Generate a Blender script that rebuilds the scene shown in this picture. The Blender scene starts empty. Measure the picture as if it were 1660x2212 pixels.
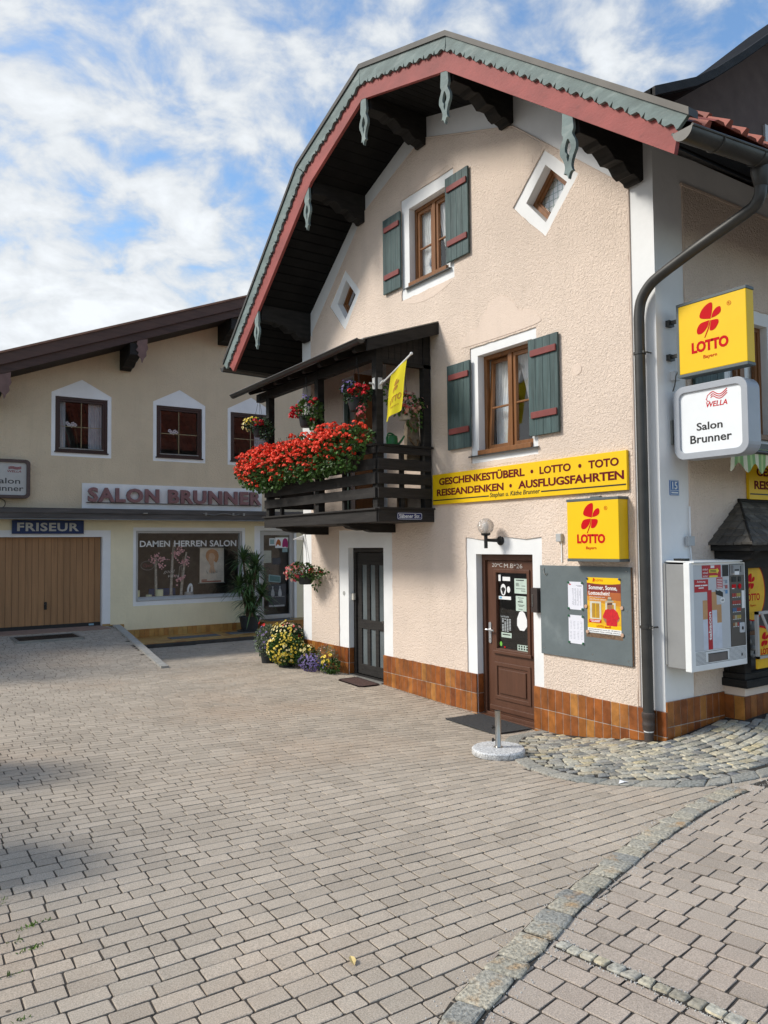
import bpy, bmesh, math, random
import numpy as np
from mathutils import Vector, Matrix
from mathutils.geometry import tessellate_polygon
random.seed(7); np.random.seed(7)
R = random.uniform
SC = bpy.context.scene
COL = SC.collection

# ------------------------------------------------------------------ camera, sky, sun, exposure
CAM_M = np.array([[.83075998, .01500901, .55642841], [-.55654203, .04024991, .82984391], [-.00994106, -.99907691, .04179116]])
cd = bpy.data.cameras.new('camera'); cam = bpy.data.objects.new('camera', cd); COL.objects.link(cam)
cd.sensor_width = 36; cd.lens = 36 * 1670 / 2212; cd.clip_start = .05; cd.clip_end = 2000
r_, d_, f_ = CAM_M[:, 0], CAM_M[:, 1], CAM_M[:, 2]
cam.matrix_world = Matrix(((r_[0], -d_[0], -f_[0], 0), (r_[1], -d_[1], -f_[1], 0), (r_[2], -d_[2], -f_[2], 1.9), (0, 0, 0, 1)))
SC.camera = cam
SUN = Vector((-1.0, .58, .92)).normalized()
w = bpy.data.worlds.new('World'); SC.world = w; w.use_nodes = True
def sky():
    t = w.node_tree; t.nodes.clear(); N = t.nodes.new; Lk = t.links.new
    out = N('ShaderNodeOutputWorld'); bg = N('ShaderNodeBackground'); bg.inputs[1].default_value = .1
    sk = N('ShaderNodeTexSky'); sk.sky_type = 'NISHITA'; sk.sun_disc = False
    sk.sun_elevation = math.asin(SUN.z); sk.sun_rotation = math.atan2(SUN.x, SUN.y); sk.air_density = 1.3; sk.dust_density = .6; sk.ozone_density = 2.0
    tc = N('ShaderNodeTexCoord'); sp = N('ShaderNodeSeparateXYZ'); Lk(tc.outputs['Generated'], sp.inputs[0])
    def mth(op, a, b=None, c=None):
        n = N('ShaderNodeMath'); n.operation = op
        for i, q in enumerate((a, b, c)):
            if q is None: continue
            if isinstance(q, (int, float)): n.inputs[i].default_value = q
            else: Lk(q, n.inputs[i])
        return n.outputs[0]
    zz = mth('ADD', mth('MAXIMUM', sp.outputs[2], 0.0), .42)
    cb = N('ShaderNodeCombineXYZ'); Lk(mth('DIVIDE', sp.outputs[0], zz), cb.inputs[0]); Lk(mth('DIVIDE', sp.outputs[1], zz), cb.inputs[1])
    def noise(scale, detail, rough, off, dist=0.0, sy=1.0):
        mp = N('ShaderNodeMapping'); mp.inputs['Location'].default_value = off; mp.inputs['Scale'].default_value = (1, sy, 1); mp.inputs['Rotation'].default_value = (0, 0, .5)
        Lk(cb.outputs[0], mp.inputs[0])
        n = N('ShaderNodeTexNoise'); n.inputs['Scale'].default_value = scale; n.inputs['Detail'].default_value = detail; n.inputs['Roughness'].default_value = rough; n.inputs['Distortion'].default_value = dist
        Lk(mp.outputs[0], n.inputs['Vector']); return n.outputs[0]
    big = noise(1.25, 3, .5, (3.4, 1.2, 0)); mid = noise(9.0, 9, .56, (1.3, 7.7, 0), .3, 1.1); fine = noise(20, 5, .6, (5, 2, 0), .2)
    s = mth('ADD', mth('ADD', mth('MULTIPLY', big, .36), mth('MULTIPLY', mid, 1.08)), mth('MULTIPLY', fine, .22))
    left = mth('MULTIPLY', mth('SUBTRACT', mth('MULTIPLY', sp.outputs[1], .8), mth('MULTIPLY', sp.outputs[0], .62)), .19)
    left = mth('MAXIMUM', left, -.05)
    s = mth('ADD', s, mth('ADD', left, mth('MULTIPLY', sp.outputs[2], -.14)))
    cr = N('ShaderNodeMapRange'); cr.interpolation_type = 'SMOOTHSTEP'; cr.inputs[1].default_value = .62; cr.inputs[2].default_value = .93; Lk(s, cr.inputs[0])
    shade = N('ShaderNodeMapRange'); shade.inputs[1].default_value = .74; shade.inputs[2].default_value = 1.08; shade.inputs[3].default_value = 3.0; shade.inputs[4].default_value = 4.3; Lk(s, shade.inputs[0])
    cc = N('ShaderNodeCombineColor'); Lk(mth('MULTIPLY', shade.outputs[0], .93), cc.inputs[0]); Lk(mth('MULTIPLY', shade.outputs[0], .975), cc.inputs[1]); Lk(mth('MULTIPLY', shade.outputs[0], 1.02), cc.inputs[2])
    sg = N('ShaderNodeMix'); sg.data_type = 'RGBA'; sg.blend_type = 'MULTIPLY'; sg.inputs[0].default_value = 1; Lk(sk.outputs[0], sg.inputs[6]); sg.inputs[7].default_value = (.68, .79, .88, 1)
    mx = N('ShaderNodeMix'); mx.data_type = 'RGBA'; Lk(cr.outputs[0], mx.inputs[0]); Lk(sg.outputs[2], mx.inputs[6]); Lk(cc.outputs[0], mx.inputs[7])
    Lk(mx.outputs[2], bg.inputs[0]); Lk(bg.outputs[0], out.inputs[0])
sky()
sd = bpy.data.lights.new('sun', 'SUN'); sun = bpy.data.objects.new('sun', sd); COL.objects.link(sun)
sd.energy = 1.5; sd.angle = math.radians(15); sd.color = (1, .955, .88)
sun.rotation_euler = SUN.to_track_quat('Z', 'Y').to_euler(); sun.location = (-10, 10, 20)
SC.view_settings.view_transform = 'Standard'; SC.view_settings.look = 'None'; SC.view_settings.exposure = 1.25; SC.view_settings.gamma = 1
SC.render.engine = 'CYCLES'; SC.cycles.transparent_max_bounces = 12; SC.cycles.max_bounces = 8

# ------------------------------------------------------------------ materials
def lin(h):
    h = h.lstrip('#'); o = []
    for i in (0, 2, 4):
        c = int(h[i:i + 2], 16) / 255; o.append(c / 12.92 if c <= .04045 else ((c + .055) / 1.055) ** 2.4)
    return tuple(o)
MATS = {}
def M(name, rgb, rough=.6, var=.12, vs=5, bump=0, bs=60, metal=0, st=(1, 1, 1), island=0, ramp=None, spec=.4, bd=.01, dirt=None, coat=0):
    if name in MATS: return MATS[name]
    if isinstance(rgb, str): rgb = lin(rgb)
    m = bpy.data.materials.new(name); m.use_nodes = True; t = m.node_tree; N = t.nodes.new; Lk = t.links.new
    b = t.nodes['Principled BSDF']; b.inputs['Roughness'].default_value = rough; b.inputs['Metallic'].default_value = metal; b.inputs['Specular IOR Level'].default_value = spec
    if coat: b.inputs['Coat Weight'].default_value = coat; b.inputs['Coat Roughness'].default_value = .1
    tc = N('ShaderNodeTexCoord'); mp = N('ShaderNodeMapping'); mp.inputs['Scale'].default_value = st; Lk(tc.outputs['Object'], mp.inputs[0])
    def noise(s, d=5, r=.6):
        n = N('ShaderNodeTexNoise'); n.inputs['Scale'].default_value = s; n.inputs['Detail'].default_value = d; n.inputs['Roughness'].default_value = r; Lk(mp.outputs[0], n.inputs['Vector']); return n.outputs[0]
    def rng(x, lo, hi, a=0., c=1.):
        n = N('ShaderNodeMapRange'); n.inputs[1].default_value = a; n.inputs[2].default_value = c; n.inputs[3].default_value = lo; n.inputs[4].default_value = hi; Lk(x, n.inputs[0]); return n.outputs[0]
    def mix(kind, f, a, c):
        n = N('ShaderNodeMix'); n.data_type = 'RGBA'; n.blend_type = kind
        for i, q in ((0, f), (6, a), (7, c)):
            if isinstance(q, (int, float)): n.inputs[i].default_value = q
            elif isinstance(q, tuple): n.inputs[i].default_value = (*q, 1)
            else: Lk(q, n.inputs[i])
        return n.outputs[2]
    col = rgb
    if ramp or island: geo = N('ShaderNodeNewGeometry')
    if ramp:
        cr = N('ShaderNodeValToRGB'); Lk(geo.outputs['Random Per Island'], cr.inputs[0]); e = cr.color_ramp.elements
        while len(e) < len(ramp): e.new(.5)
        for i, c in enumerate(ramp):
            e[i].position = i / max(1, len(ramp) - 1); e[i].color = (*(lin(c) if isinstance(c, str) else c), 1)
        col = cr.outputs[0]
    if island: col = mix('MULTIPLY', 1., col, rng(geo.outputs['Random Per Island'], 1 - island, 1 + island))
    if dirt: col = mix('MIX', rng(noise(dirt[1], 6), 0, dirt[3] if len(dirt) > 3 else .8, dirt[2], dirt[2] + .15), col, dirt[0])
    if var: col = mix('MULTIPLY', 1., col, rng(noise(vs), 1 - 2 * var, 1 + 2 * var, .2, .8))
    if isinstance(col, tuple): b.inputs['Base Color'].default_value = (*col, 1)
    else: Lk(col, b.inputs['Base Color'])
    if bump:
        bp = N('ShaderNodeBump'); bp.inputs['Strength'].default_value = bump; bp.inputs['Distance'].default_value = bd; Lk(noise(bs, 4), bp.inputs['Height']); Lk(bp.outputs[0], b.inputs['Normal'])
    MATS[name] = m; return m
def roughcast(name, rgb, sc, strength, var=.06):
    m = M(name, rgb, .9, var, .8, spec=.2); t = m.node_tree; N = t.nodes.new; Lk = t.links.new; b = t.nodes['Principled BSDF']
    tc = N('ShaderNodeTexCoord')
    n1 = N('ShaderNodeTexNoise'); n1.inputs['Scale'].default_value = sc; n1.inputs['Detail'].default_value = 4; n1.inputs['Roughness'].default_value = .62; n1.inputs['Distortion'].default_value = .9; Lk(tc.outputs['Object'], n1.inputs['Vector'])
    n2 = N('ShaderNodeTexVoronoi'); n2.feature = 'SMOOTH_F1'; n2.inputs['Scale'].default_value = sc * 1.9; n2.inputs['Randomness'].default_value = 1; Lk(tc.outputs['Object'], n2.inputs['Vector'])
    mp = N('ShaderNodeMapping'); mp.inputs['Scale'].default_value = (3.2, 3.2, .35); Lk(tc.outputs['Object'], mp.inputs[0])
    n3 = N('ShaderNodeTexNoise'); n3.inputs['Scale'].default_value = 1.1; n3.inputs['Detail'].default_value = 6; n3.inputs['Roughness'].default_value = .7; Lk(mp.outputs[0], n3.inputs['Vector'])
    m3 = N('ShaderNodeMapRange'); m3.inputs[1].default_value = .52; m3.inputs[2].default_value = .78; m3.inputs[3].default_value = 0; m3.inputs[4].default_value = .30; Lk(n3.outputs[0], m3.inputs[0])
    src = b.inputs['Base Color'].links[0].from_socket; mx = N('ShaderNodeMix'); mx.data_type = 'RGBA'; Lk(m3.outputs[0], mx.inputs[0]); Lk(src, mx.inputs[6]); mx.inputs[7].default_value = (rgb[0] * .72, rgb[1] * .73, rgb[2] * .72, 1); Lk(mx.outputs[2], b.inputs['Base Color'])
    ad = N('ShaderNodeMath'); ad.operation = 'MULTIPLY_ADD'; Lk(n2.outputs[0], ad.inputs[0]); ad.inputs[1].default_value = -.35; Lk(n1.outputs[0], ad.inputs[2])
    bp = N('ShaderNodeBump'); bp.inputs['Strength'].default_value = strength; bp.inputs['Distance'].default_value = .02; Lk(ad.outputs[0], bp.inputs['Height']); Lk(bp.outputs[0], b.inputs['Normal'])
    return m
def glass(name, tint=(1, 1, 1), ior=1.5):
    m = bpy.data.materials.new(name); m.use_nodes = True; t = m.node_tree; t.nodes.clear(); N = t.nodes.new
    o = N('ShaderNodeOutputMaterial'); mx = N('ShaderNodeMixShader'); fr = N('ShaderNodeFresnel'); fr.inputs[0].default_value = ior
    tr = N('ShaderNodeBsdfTransparent'); tr.inputs[0].default_value = (*tint, 1); gl = N('ShaderNodeBsdfGlossy'); gl.inputs['Roughness'].default_value = .01
    nz = N('ShaderNodeTexNoise'); nz.inputs['Scale'].default_value = 1.3; bp = N('ShaderNodeBump'); bp.inputs['Strength'].default_value = .05; bp.inputs['Distance'].default_value = .02
    ge = N('ShaderNodeNewGeometry'); ir = N('ShaderNodeMapRange'); ir.inputs[3].default_value = ior; ir.inputs[4].default_value = 1 / ior; t.links.new(ge.outputs['Backfacing'], ir.inputs[0]); t.links.new(ir.outputs[0], fr.inputs[0])
    tcx = N('ShaderNodeTexCoord'); t.links.new(tcx.outputs['Object'], nz.inputs['Vector']); t.links.new(nz.outputs[0], bp.inputs['Height']); t.links.new(bp.outputs[0], gl.inputs['Normal'])
    t.links.new(fr.outputs[0], mx.inputs[0]); t.links.new(tr.outputs[0], mx.inputs[1]); t.links.new(gl.outputs[0], mx.inputs[2]); t.links.new(mx.outputs[0], o.inputs[0])
    MATS[name] = m; return m
PL = roughcast('rose_roughcast', (.78, .64, .53), 32, 1.0)
PLS = roughcast('rose_smooth_relief', (.765, .625, .52), 50, .45)
SPL = roughcast('yellow_roughcast', (.66, .54, .38), 32, .9)
SPL2 = roughcast('yellow_smooth_plaster', (.80, .715, .50), 9, .35)
WHITE = M('white_lime_paint', (.80, .80, .79), .85, .05, 1.5, .25, 14, bd=.01)
WHITE2 = M('white_reveal_paint', (.78, .78, .78), .8, .03, 2)
TILE = M('brown_clinker_tile', (.3, .1, .03), .34, .24, 9, .2, 40, dirt=((.16, .10, .06), 6, .60, .55), ramp=['#864a1e', '#945725', '#743c1b', '#a2672e', '#874a22', '#ad7639', '#96521f'], spec=.5)
GROUT = M('grey_grout', (.40, .37, .33), .9, .3, 9)
STILE = M('yellow_clinker_tile', (.3, .2, .07), .45, .14, 7, ramp=['#a87f45', '#b38a4c', '#97642f', '#b18f55', '#a67a3e'])
DARK = M('black_stained_timber', (.020, .018, .016), .7, .35, 3, .4, 30, st=(1, 1, 6), spec=.25)
DARKX = M('black_stained_boards', (.024, .021, .019), .65, .35, 4, .5, 40, st=(.6, .6, 8), spec=.3)
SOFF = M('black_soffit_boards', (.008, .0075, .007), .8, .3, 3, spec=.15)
BROWNT = M('dark_brown_fascia', (.065, .034, .025), .6, .2, 3, .3, 25, st=(.5, 1, 5))
GREEN = M('weathered_green_paint', (.155, .20, .19), .7, .2, 4, .3, 40, dirt=((.27, .31, .29), 5, .52, .6), st=(2, .6, 2))
RED = M('faded_red_paint', (.29, .062, .053), .65, .16, 3, .25, 40, dirt=((.16, .04, .035), 9, .60, .7), st=(2, .6, 1.2))
SHUT = M('green_shutter_paint', (.050, .085, .083), .55, .3, 3, .3, 30, st=(8, 8, .5), dirt=((.14, .19, .18), 9, .56, .45))
SHUTR = M('red_shutter_batten', (.20, .045, .04), .6, .12, 8)
OAK = M('brown_window_timber', (.21, .085, .026), .42, .16, 6, .1, 40, st=(3, 3, .6))
DOORB = M('brown_painted_door', (.105, .046, .027), .40, .10, 5, .12, 30, st=(3, 3, .5))
SBROWN = M('salon_window_timber', (.045, .020, .013), .45, .15, 6)
METALG = M('galvanised_dark_metal', (.068, .066, .062), .42, .12, 5, metal=.55)
METALL = M('pale_zinc_sheet', (.26, .26, .24), .5, .12, 6, metal=.4)
STEEL = M('brushed_steel', (.45, .43, .40), .3, .1, 8, metal=1, st=(1, 1, .2))
BLACK = M('black_iron', (.012, .012, .012), .45, .1)
YEL = M('sign_yellow', (.84, .53, .006), .42, .03, 2, spec=.3)
SRED = M('sign_red', (.55, .004, .010), .6, 0, spec=.12)
SMAR = M('sign_maroon', (.13, .006, .014), .6, 0, spec=.12)
SBLK = M('print_black', (.015, .015, .015), .5, 0)
SWHT = M('print_white', (.80, .80, .79), .5, 0)
SGREY = M('sign_frame_grey', (.095, .115, .12), .45, .05)
FLASH = M('verge_flashing_metal', (.055, .050, .043), .5, .15, 5, metal=.3)
RTILE = M('red_clay_tile', (.30, .075, .045), .55, .2, 3, island=.22)
GLS = glass('window_glass', ior=1.85)
GLD = glass('shop_glass', (.92, .93, .93), 1.6)
LEAF = M('leaf_green', (.055, .115, .022), .5, .3, 6, island=.45, spec=.3)
LEAFD = M('leaf_dark_green', (.028, .060, .022), .5, .3, 6, island=.45, spec=.3)
LEAFG = M('leaf_grey_green', (.16, .20, .12), .6, .25, 6, island=.35)
POT = M('black_plastic_pot', (.025, .028, .030), .5, .1)
CURT = M('white_net_curtain', (.82, .83, .81), .85, .06, 6)
WOODG = M('garage_larch', (.34, .18, .08), .55, .14, 2.5, .15, 30, st=(5, 5, .35), island=.05)
DARKI = M('dark_interior', (.13, .115, .10), .8, .3, 2)
# ------------------------------------------------------------------ mesh builder
GX, SY, LY = 6.425, 4.746, 19.5
G = lambda a, b, n: (GX - n, a, b)          # gable wall: a = y, b = z, n = outward
S = lambda a, b, n: (a, SY - n, b)          # side wall: a = x
L = lambda a, b, n: (a, LY - n, b)          # salon facade: a = x
def PX(x0): return lambda a, b, n: (x0 - n, a, b)
def PY(y0): return lambda a, b, n: (a, y0 - n, b)
def PZ(z0): return lambda a, b, n: (a, b, z0 + n)
def smooth_closed(p, n=5, sharp=()):
    o = []; k = len(p)
    for i in range(k):
        p0, p1, p2, p3 = (np.array(p[(i + j) % k], float) for j in (-1, 0, 1, 2))
        if i in sharp: p0 = p1
        if (i + 1) % k in sharp: p3 = p2
        for j in range(n):
            t = j / n; o.append(tuple(.5 * ((2 * p1) + (p2 - p0) * t + (2 * p0 - 5 * p1 + 4 * p2 - p3) * t * t + (3 * p1 - p0 - 3 * p2 + p3) * t ** 3)))
    return o
def smooth_open(p, n=6):
    q = [p[0]] + list(p) + [p[-1]]; o = []
    for i in range(1, len(q) - 2):
        p0, p1, p2, p3 = (np.array(q[i + j], float) for j in (-1, 0, 1, 2))
        for j in range(n):
            t = j / n; o.append(tuple(.5 * ((2 * p1) + (p2 - p0) * t + (2 * p0 - 5 * p1 + 4 * p2 - p3) * t * t + (3 * p1 - p0 - 3 * p2 + p3) * t ** 3)))
    o.append(tuple(map(float, p[-1]))); return o
def wloc(o):
    v = Vector((0, 0, 0))
    while o is not None: v += o.location; o = o.parent
    return v
WORDS = {'window_lettering', 'red_print', 'lettering', 'print'}
SPLIT = WORDS | {'clinker_plinth', 'plinth_grout', 'bay_plinth', 'stucco_relief', 'housing_rail', 'batten', 'door_stickers', 'sticker', 'screw', 'drawing_pin', 'pane', 'net_curtain', 'curtain', 'button', 'glazing_bar', 'bracket', 'worn_edge', 'plaster_bead', 'roller', 'rear_wall', 'blossom_spray', 'clinker_base', 'lettering_line', 'cable', 'knob', 'rear_wing_wall', 'ridge', 'door_leaf', 'planter', 'front_print', 'hanger'}
class MB:
    def __init__(s, mat=None): s.v = []; s.f = []; s.mi = []; s.mats = []; s.c = 0; mat and s.use(mat)
    def use(s, m):
        if m not in s.mats: s.mats.append(m)
        s.c = s.mats.index(m); return s
    def add(s, vs, fs):
        o = len(s.v); s.v += [tuple(map(float, q)) for q in vs]
        for f in fs: s.f.append([i + o for i in f]); s.mi.append(s.c)
    def box(s, fr, a0, a1, b0, b1, n0, n1):
        s.add([fr(a, b, n) for n in (n0, n1) for b in (b0, b1) for a in (a0, a1)], [(0, 1, 3, 2), (4, 6, 7, 5), (0, 4, 5, 1), (2, 3, 7, 6), (0, 2, 6, 4), (1, 5, 7, 3)]); return s
    def poly(s, fr, pts, n0, n1):
        k = len(pts); s.add([fr(a, b, n0) for a, b in pts] + [fr(a, b, n1) for a, b in pts], [list(range(k))[::-1], list(range(k, 2 * k))] + [(i, (i + 1) % k, k + (i + 1) % k, k + i) for i in range(k)]); return s
    def flat(s, fr, pts, n): s.add([fr(a, b, n) for a, b in pts], [list(range(len(pts)))]); return s
    def holed(s, fr, outer, holes, n0, n1):
        loops = [outer] + holes; P = [q for l in loops for q in l]; k = len(P)
        tri = tessellate_polygon([[Vector((a, b, 0)) for a, b in l] for l in loops])
        fs = [tuple(t) for t in tri] + [tuple(i + k for i in t) for t in tri]; o = 0
        for l in loops:
            m = len(l); fs += [(o + i, o + (i + 1) % m, k + o + (i + 1) % m, k + o + i) for i in range(m)]; o += m
        s.add([fr(a, b, n0) for a, b in P] + [fr(a, b, n1) for a, b in P], fs); return s
    def frame(s, fr, a0, a1, b0, b1, w, n0, n1, wb=None):
        wb = w if wb is None else wb
        return s.holed(fr, [(a0, b0), (a1, b0), (a1, b1), (a0, b1)], [[(a0 + w, b0 + wb), (a1 - w, b0 + wb), (a1 - w, b1 - w), (a0 + w, b1 - w)]], n0, n1)
    def tube(s, pts, r, seg=8, r1=None):
        pts = [Vector(p) for p in pts]; k = len(pts); vs = []; pu = None
        for i, p in enumerate(pts):
            d = (pts[min(i + 1, k - 1)] - pts[max(i - 1, 0)]).normalized()
            if pu is None: pu = d.orthogonal().normalized()
            pu = (pu - d * pu.dot(d)).normalized(); q = d.cross(pu); rr = r if r1 is None else r + (r1 - r) * i / (k - 1)
            vs += [p + (pu * math.cos(2 * math.pi * j / seg) + q * math.sin(2 * math.pi * j / seg)) * rr for j in range(seg)]
        fs = [(i * seg + j, i * seg + (j + 1) % seg, (i + 1) * seg + (j + 1) % seg, (i + 1) * seg + j) for i in range(k - 1) for j in range(seg)]
        s.add(vs, fs + [list(range(seg))[::-1], list(range((k - 1) * seg, k * seg))]); return s
    def lathe(s, c, prof, seg=24, ax=None):
        A = Vector(ax).normalized() if ax else Vector((0, 0, 1)); u = A.orthogonal().normalized(); q = A.cross(u); c = Vector(c); vs = []
        for r, z in prof: vs += [c + A * z + (u * math.cos(2 * math.pi * j / seg) + q * math.sin(2 * math.pi * j / seg)) * max(r, .0004) for j in range(seg)]
        k = len(prof); fs = [(i * seg + j, i * seg + (j + 1) % seg, (i + 1) * seg + (j + 1) % seg, (i + 1) * seg + j) for i in range(k - 1) for j in range(seg)]
        s.add(vs, fs + [list(range(seg))[::-1], list(range((k - 1) * seg, k * seg))]); return s
    def text(s, fr, body, a0, a1, b0, b1, n, depth=.002, bold=0., shear=0., sp=1.):
        cu = bpy.data.curves.new('t', 'FONT'); cu.body = body; cu.offset = bold; cu.shear = shear; cu.extrude = .5; cu.resolution_u = 3; cu.space_character = sp
        ob = bpy.data.objects.new('t', cu); COL.objects.link(ob); dg = bpy.context.evaluated_depsgraph_get(); me = bpy.data.meshes.new_from_object(ob.evaluated_get(dg))
        P = np.array([v.co[:] for v in me.vertices]); lo, hi = P.min(0), P.max(0); q = (P - lo) / np.maximum(hi - lo, 1e-6)
        s.add([fr(a0 + (a1 - a0) * x, b0 + (b1 - b0) * y, n + depth * z) for x, y, z in q], [tuple(p.vertices) for p in me.polygons])
        bpy.data.objects.remove(ob); bpy.data.curves.remove(cu); bpy.data.meshes.remove(me); return s
    def pieces(s, gap):
        n = len(s.v); par = list(range(n))
        def find(i):
            while par[i] != i: par[i] = par[par[i]]; i = par[i]
            return i
        for f in s.f:
            for i in f[1:]: par[find(i)] = find(f[0])
        root = [find(i) for i in range(n)]; V = np.array(s.v); ids = {}
        for i, r in enumerate(root): ids.setdefault(r, []).append(i)
        bx = [(V[q].min(0) - gap, V[q].max(0) + gap, k) for k, q in ids.items()]; grp = {k: k for _, _, k in bx}
        def g(k):
            while grp[k] != k: grp[k] = grp[grp[k]]; k = grp[k]
            return k
        lo = np.array([b[0] for b in bx]); hi = np.array([b[1] for b in bx])
        for i in range(len(bx)):
            for j in np.nonzero(np.all(lo <= hi[i], 1) & np.all(hi >= lo[i], 1))[0]: grp[g(bx[j][2])] = g(bx[i][2])
        out = {}
        for f, mi in zip(s.f, s.mi): out.setdefault(g(root[f[0]]), []).append((f, mi))
        res = []
        for fl in out.values():
            used = sorted({i for f, _ in fl for i in f}); mp = {i: k for k, i in enumerate(used)}; q = MB(); q.mats = s.mats; q.v = [s.v[i] for i in used]; q.f = [[mp[i] for i in f] for f, _ in fl]; q.mi = [m for _, m in fl]; res.append(q)
        return res
    def build(s, name, parent=None, smooth=False, bevel=0, loc=None, recalc=True, whole=False):
        if parent and name in SPLIT and not whole:
            one = {'door_stickers': 'sticker', 'front_print': 'printed_label'}.get(name, name); out = [q.build(one, parent, smooth, bevel, loc, recalc, True) for q in s.pieces(.008 if name == 'print' else .02 if name in WORDS else .004)]
            return out[0]
        o0 = wloc(parent) if parent else Vector(loc or (0, 0, 0))
        me = bpy.data.meshes.new(name); V = np.array(s.v) - np.array(o0)
        me.from_pydata(V.tolist(), [], s.f)
        for m in s.mats: me.materials.append(m)
        me.polygons.foreach_set('material_index', s.mi)
        if smooth: me.polygons.foreach_set('use_smooth', [True] * len(me.polygons))
        if recalc:
            bm = bmesh.new(); bm.from_mesh(me); bmesh.ops.recalc_face_normals(bm, faces=bm.faces); bm.to_mesh(me); bm.free()
        me.update(); ob = bpy.data.objects.new(name, me); COL.objects.link(ob)
        if parent: ob.parent = parent
        else: ob.location = o0
        if smooth == 'auto':
            md = ob.modifiers.new('edge', 'EDGE_SPLIT'); md.split_angle = math.radians(40)
        if bevel:
            md = ob.modifiers.new('bevel', 'BEVEL'); md.width = bevel; md.segments = 2; md.limit_method = 'ANGLE'; md.angle_limit = math.radians(50)
        return ob
def tag(o, label, cat, group=None):
    o['label'] = label; o['category'] = cat
    if group: o['group'] = group
    return o
def thing(name, label, cat, loc=(0, 0, 0), group=None):
    o = bpy.data.objects.new(name, None); COL.objects.link(o); o.location = loc; o.empty_display_size = .2
    return tag(o, label, cat, group)
def struct(o, kind='structure'): o['kind'] = kind; return o
def rect(a0, a1, b0, b1): return [(a0, b0), (a1, b0), (a1, b1), (a0, b1)]
# ------------------------------------------------------------------ the ground
CP = np.array([(6.4, 5.05, -.07), (6.4, 4.7, -.01), (6.9, 4.6, .05), (7.4, 4.5, .10), (8.5, 4.4, .15), (10, 4, .17), (7.4, 3.9, .08), (6.4, 4.1, .0), (6.4, 5.7, -.17), (6.4, 6.5, -.255), (6.4, 7.5, -.235), (6.4, 8.6, -.205), (6.4, 9.6, -.175), (6.4, 10.5, -.15), (6.4, 11.5, -.17), (6.2, 12.5, -.19),
    (5.1, 5.2, -.1), (5, 5.9, -.135), (5, 7, -.17), (5, 8.5, -.165), (5, 10.5, -.155), (4.8, 4.2, -.03), (5.4, 3.6, 0), (7, 3.4, .05), (3, 3, 0), (2, 2, 0), (0, 0, 0), (0, 4, 0), (2, 6, -.04), (3, 9, -.11), (0, 9, -.07), (-3, 5, 0), (-3, 12, -.1),
    (2, 12, -.15), (4.4, 13.6, -.2), (3, -3, 0), (8, 0, .05), (-5, -5, 0), (7, 14, -.21), (9, 13, -.2), (1, 13.5, -.16), (10, -3, .05), (10, 14, -.2), (-5, 14, -.12)])
def _tps(d2): return .5 * d2 * np.log(d2 + 1e-9)
def _fit():
    n = len(CP); d2 = ((CP[:, None, :2] - CP[None, :, :2]) ** 2).sum(-1); A = np.zeros((n + 3, n + 3)); A[:n, :n] = _tps(d2) + np.eye(n) * .08; A[:n, n] = 1; A[:n, n + 1:] = CP[:, :2]; A[n, :n] = 1; A[n + 1:, :n] = CP[:, :2].T
    return np.linalg.solve(A, np.concatenate([CP[:, 2], [0, 0, 0]]))
TW = _fit()
def sst(x): x = np.clip(x, 0, 1); return x * x * (3 - 2 * x)
def gz(x, y):
    x = np.clip(np.asarray(x, float), -5, 10); y = np.asarray(y, float); yc = np.clip(y, -4, 14)
    d2 = (x[..., None] - CP[:, 0]) ** 2 + (yc[..., None] - CP[:, 1]) ** 2; n = len(CP)
    z = _tps(d2) @ TW[:n] + TW[n] + TW[n + 1] * x + TW[n + 2] * yc
    t = sst((y - 12.6) / 1.2); xk = 4.35 + (y - 13.5) * .125
    lo = -.2 - .25 * sst((y - 13.3) / 3.2); hi = -.2 + .185 * np.clip((y - 13.5) / 5.3, 0, 1)
    return z * (1 - t) + t * np.where(x > xk, lo, hi)
def gz1(x, y): return float(gz(np.array([x]), np.array([y]))[0])
JOINT = M('sandy_joint', (.06, .05, .04), .95, .3, 12, .3, 60)
def axis(c0, c1, step, far):
    a = list(np.arange(c0, c1 + 1e-6, step)); g = 1.5; x = c1
    while x < far: x += g; g *= 1.7; a.append(x)
    g = 1.5; x = c0
    while x > -far: x -= g; g *= 1.7; a.insert(0, x)
    return np.array(a)
ax_, ay_ = axis(-5, 12, .1, 300), axis(-2, 21, .1, 300)
XX, YY = np.meshgrid(ax_, ay_); ZZ = gz(XX, YY) - .0055; ZZ[(np.abs(XX) > 40) | (np.abs(YY) > 50)] = -.1
nx, ny = len(ax_), len(ay_); mb = MB(JOINT)
mb.add(np.stack([XX.ravel(), YY.ravel(), ZZ.ravel()], 1).tolist(), [(j * nx + i, j * nx + i + 1, (j + 1) * nx + i + 1, (j + 1) * nx + i) for j in range(ny - 1) for i in range(nx - 1)])
struct(mb.build('ground', recalc=False, smooth=True))

STRIPC = np.array(smooth_open([(1.0, 1.75), (1.6, 2.16), (2.02, 2.48), (2.35, 2.62), (2.68, 2.75), (3.06, 2.9), (3.58, 3.06), (4.16, 3.23), (4.62, 3.33), (5.04, 3.42), (5.45, 3.47), (6.0, 3.46)], 8))
def side_of_strip(x, y):        # > 0 on the courtyard side
    yy = np.interp(x, STRIPC[:, 0], STRIPC[:, 1], left=np.nan, right=3.45)
    yy = np.where(np.isnan(yy), 1.75 + (np.asarray(x) - 1.0) * .68, yy); return y - yy
FC = np.array([6.9, 5.0])
FAN = np.array(smooth_open([(6.42, 6.42), (5.95, 6.40), (5.58, 6.12), (5.30, 5.75), (5.02, 5.38), (4.84, 4.98), (4.80, 4.5), (5.02, 4.06), (5.38, 3.70), (5.72, 3.58), (6.05, 3.52), (6.6, 3.46), (7.4, 3.44), (8.6, 3.5), (10.5, 3.6)], 8))
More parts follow.
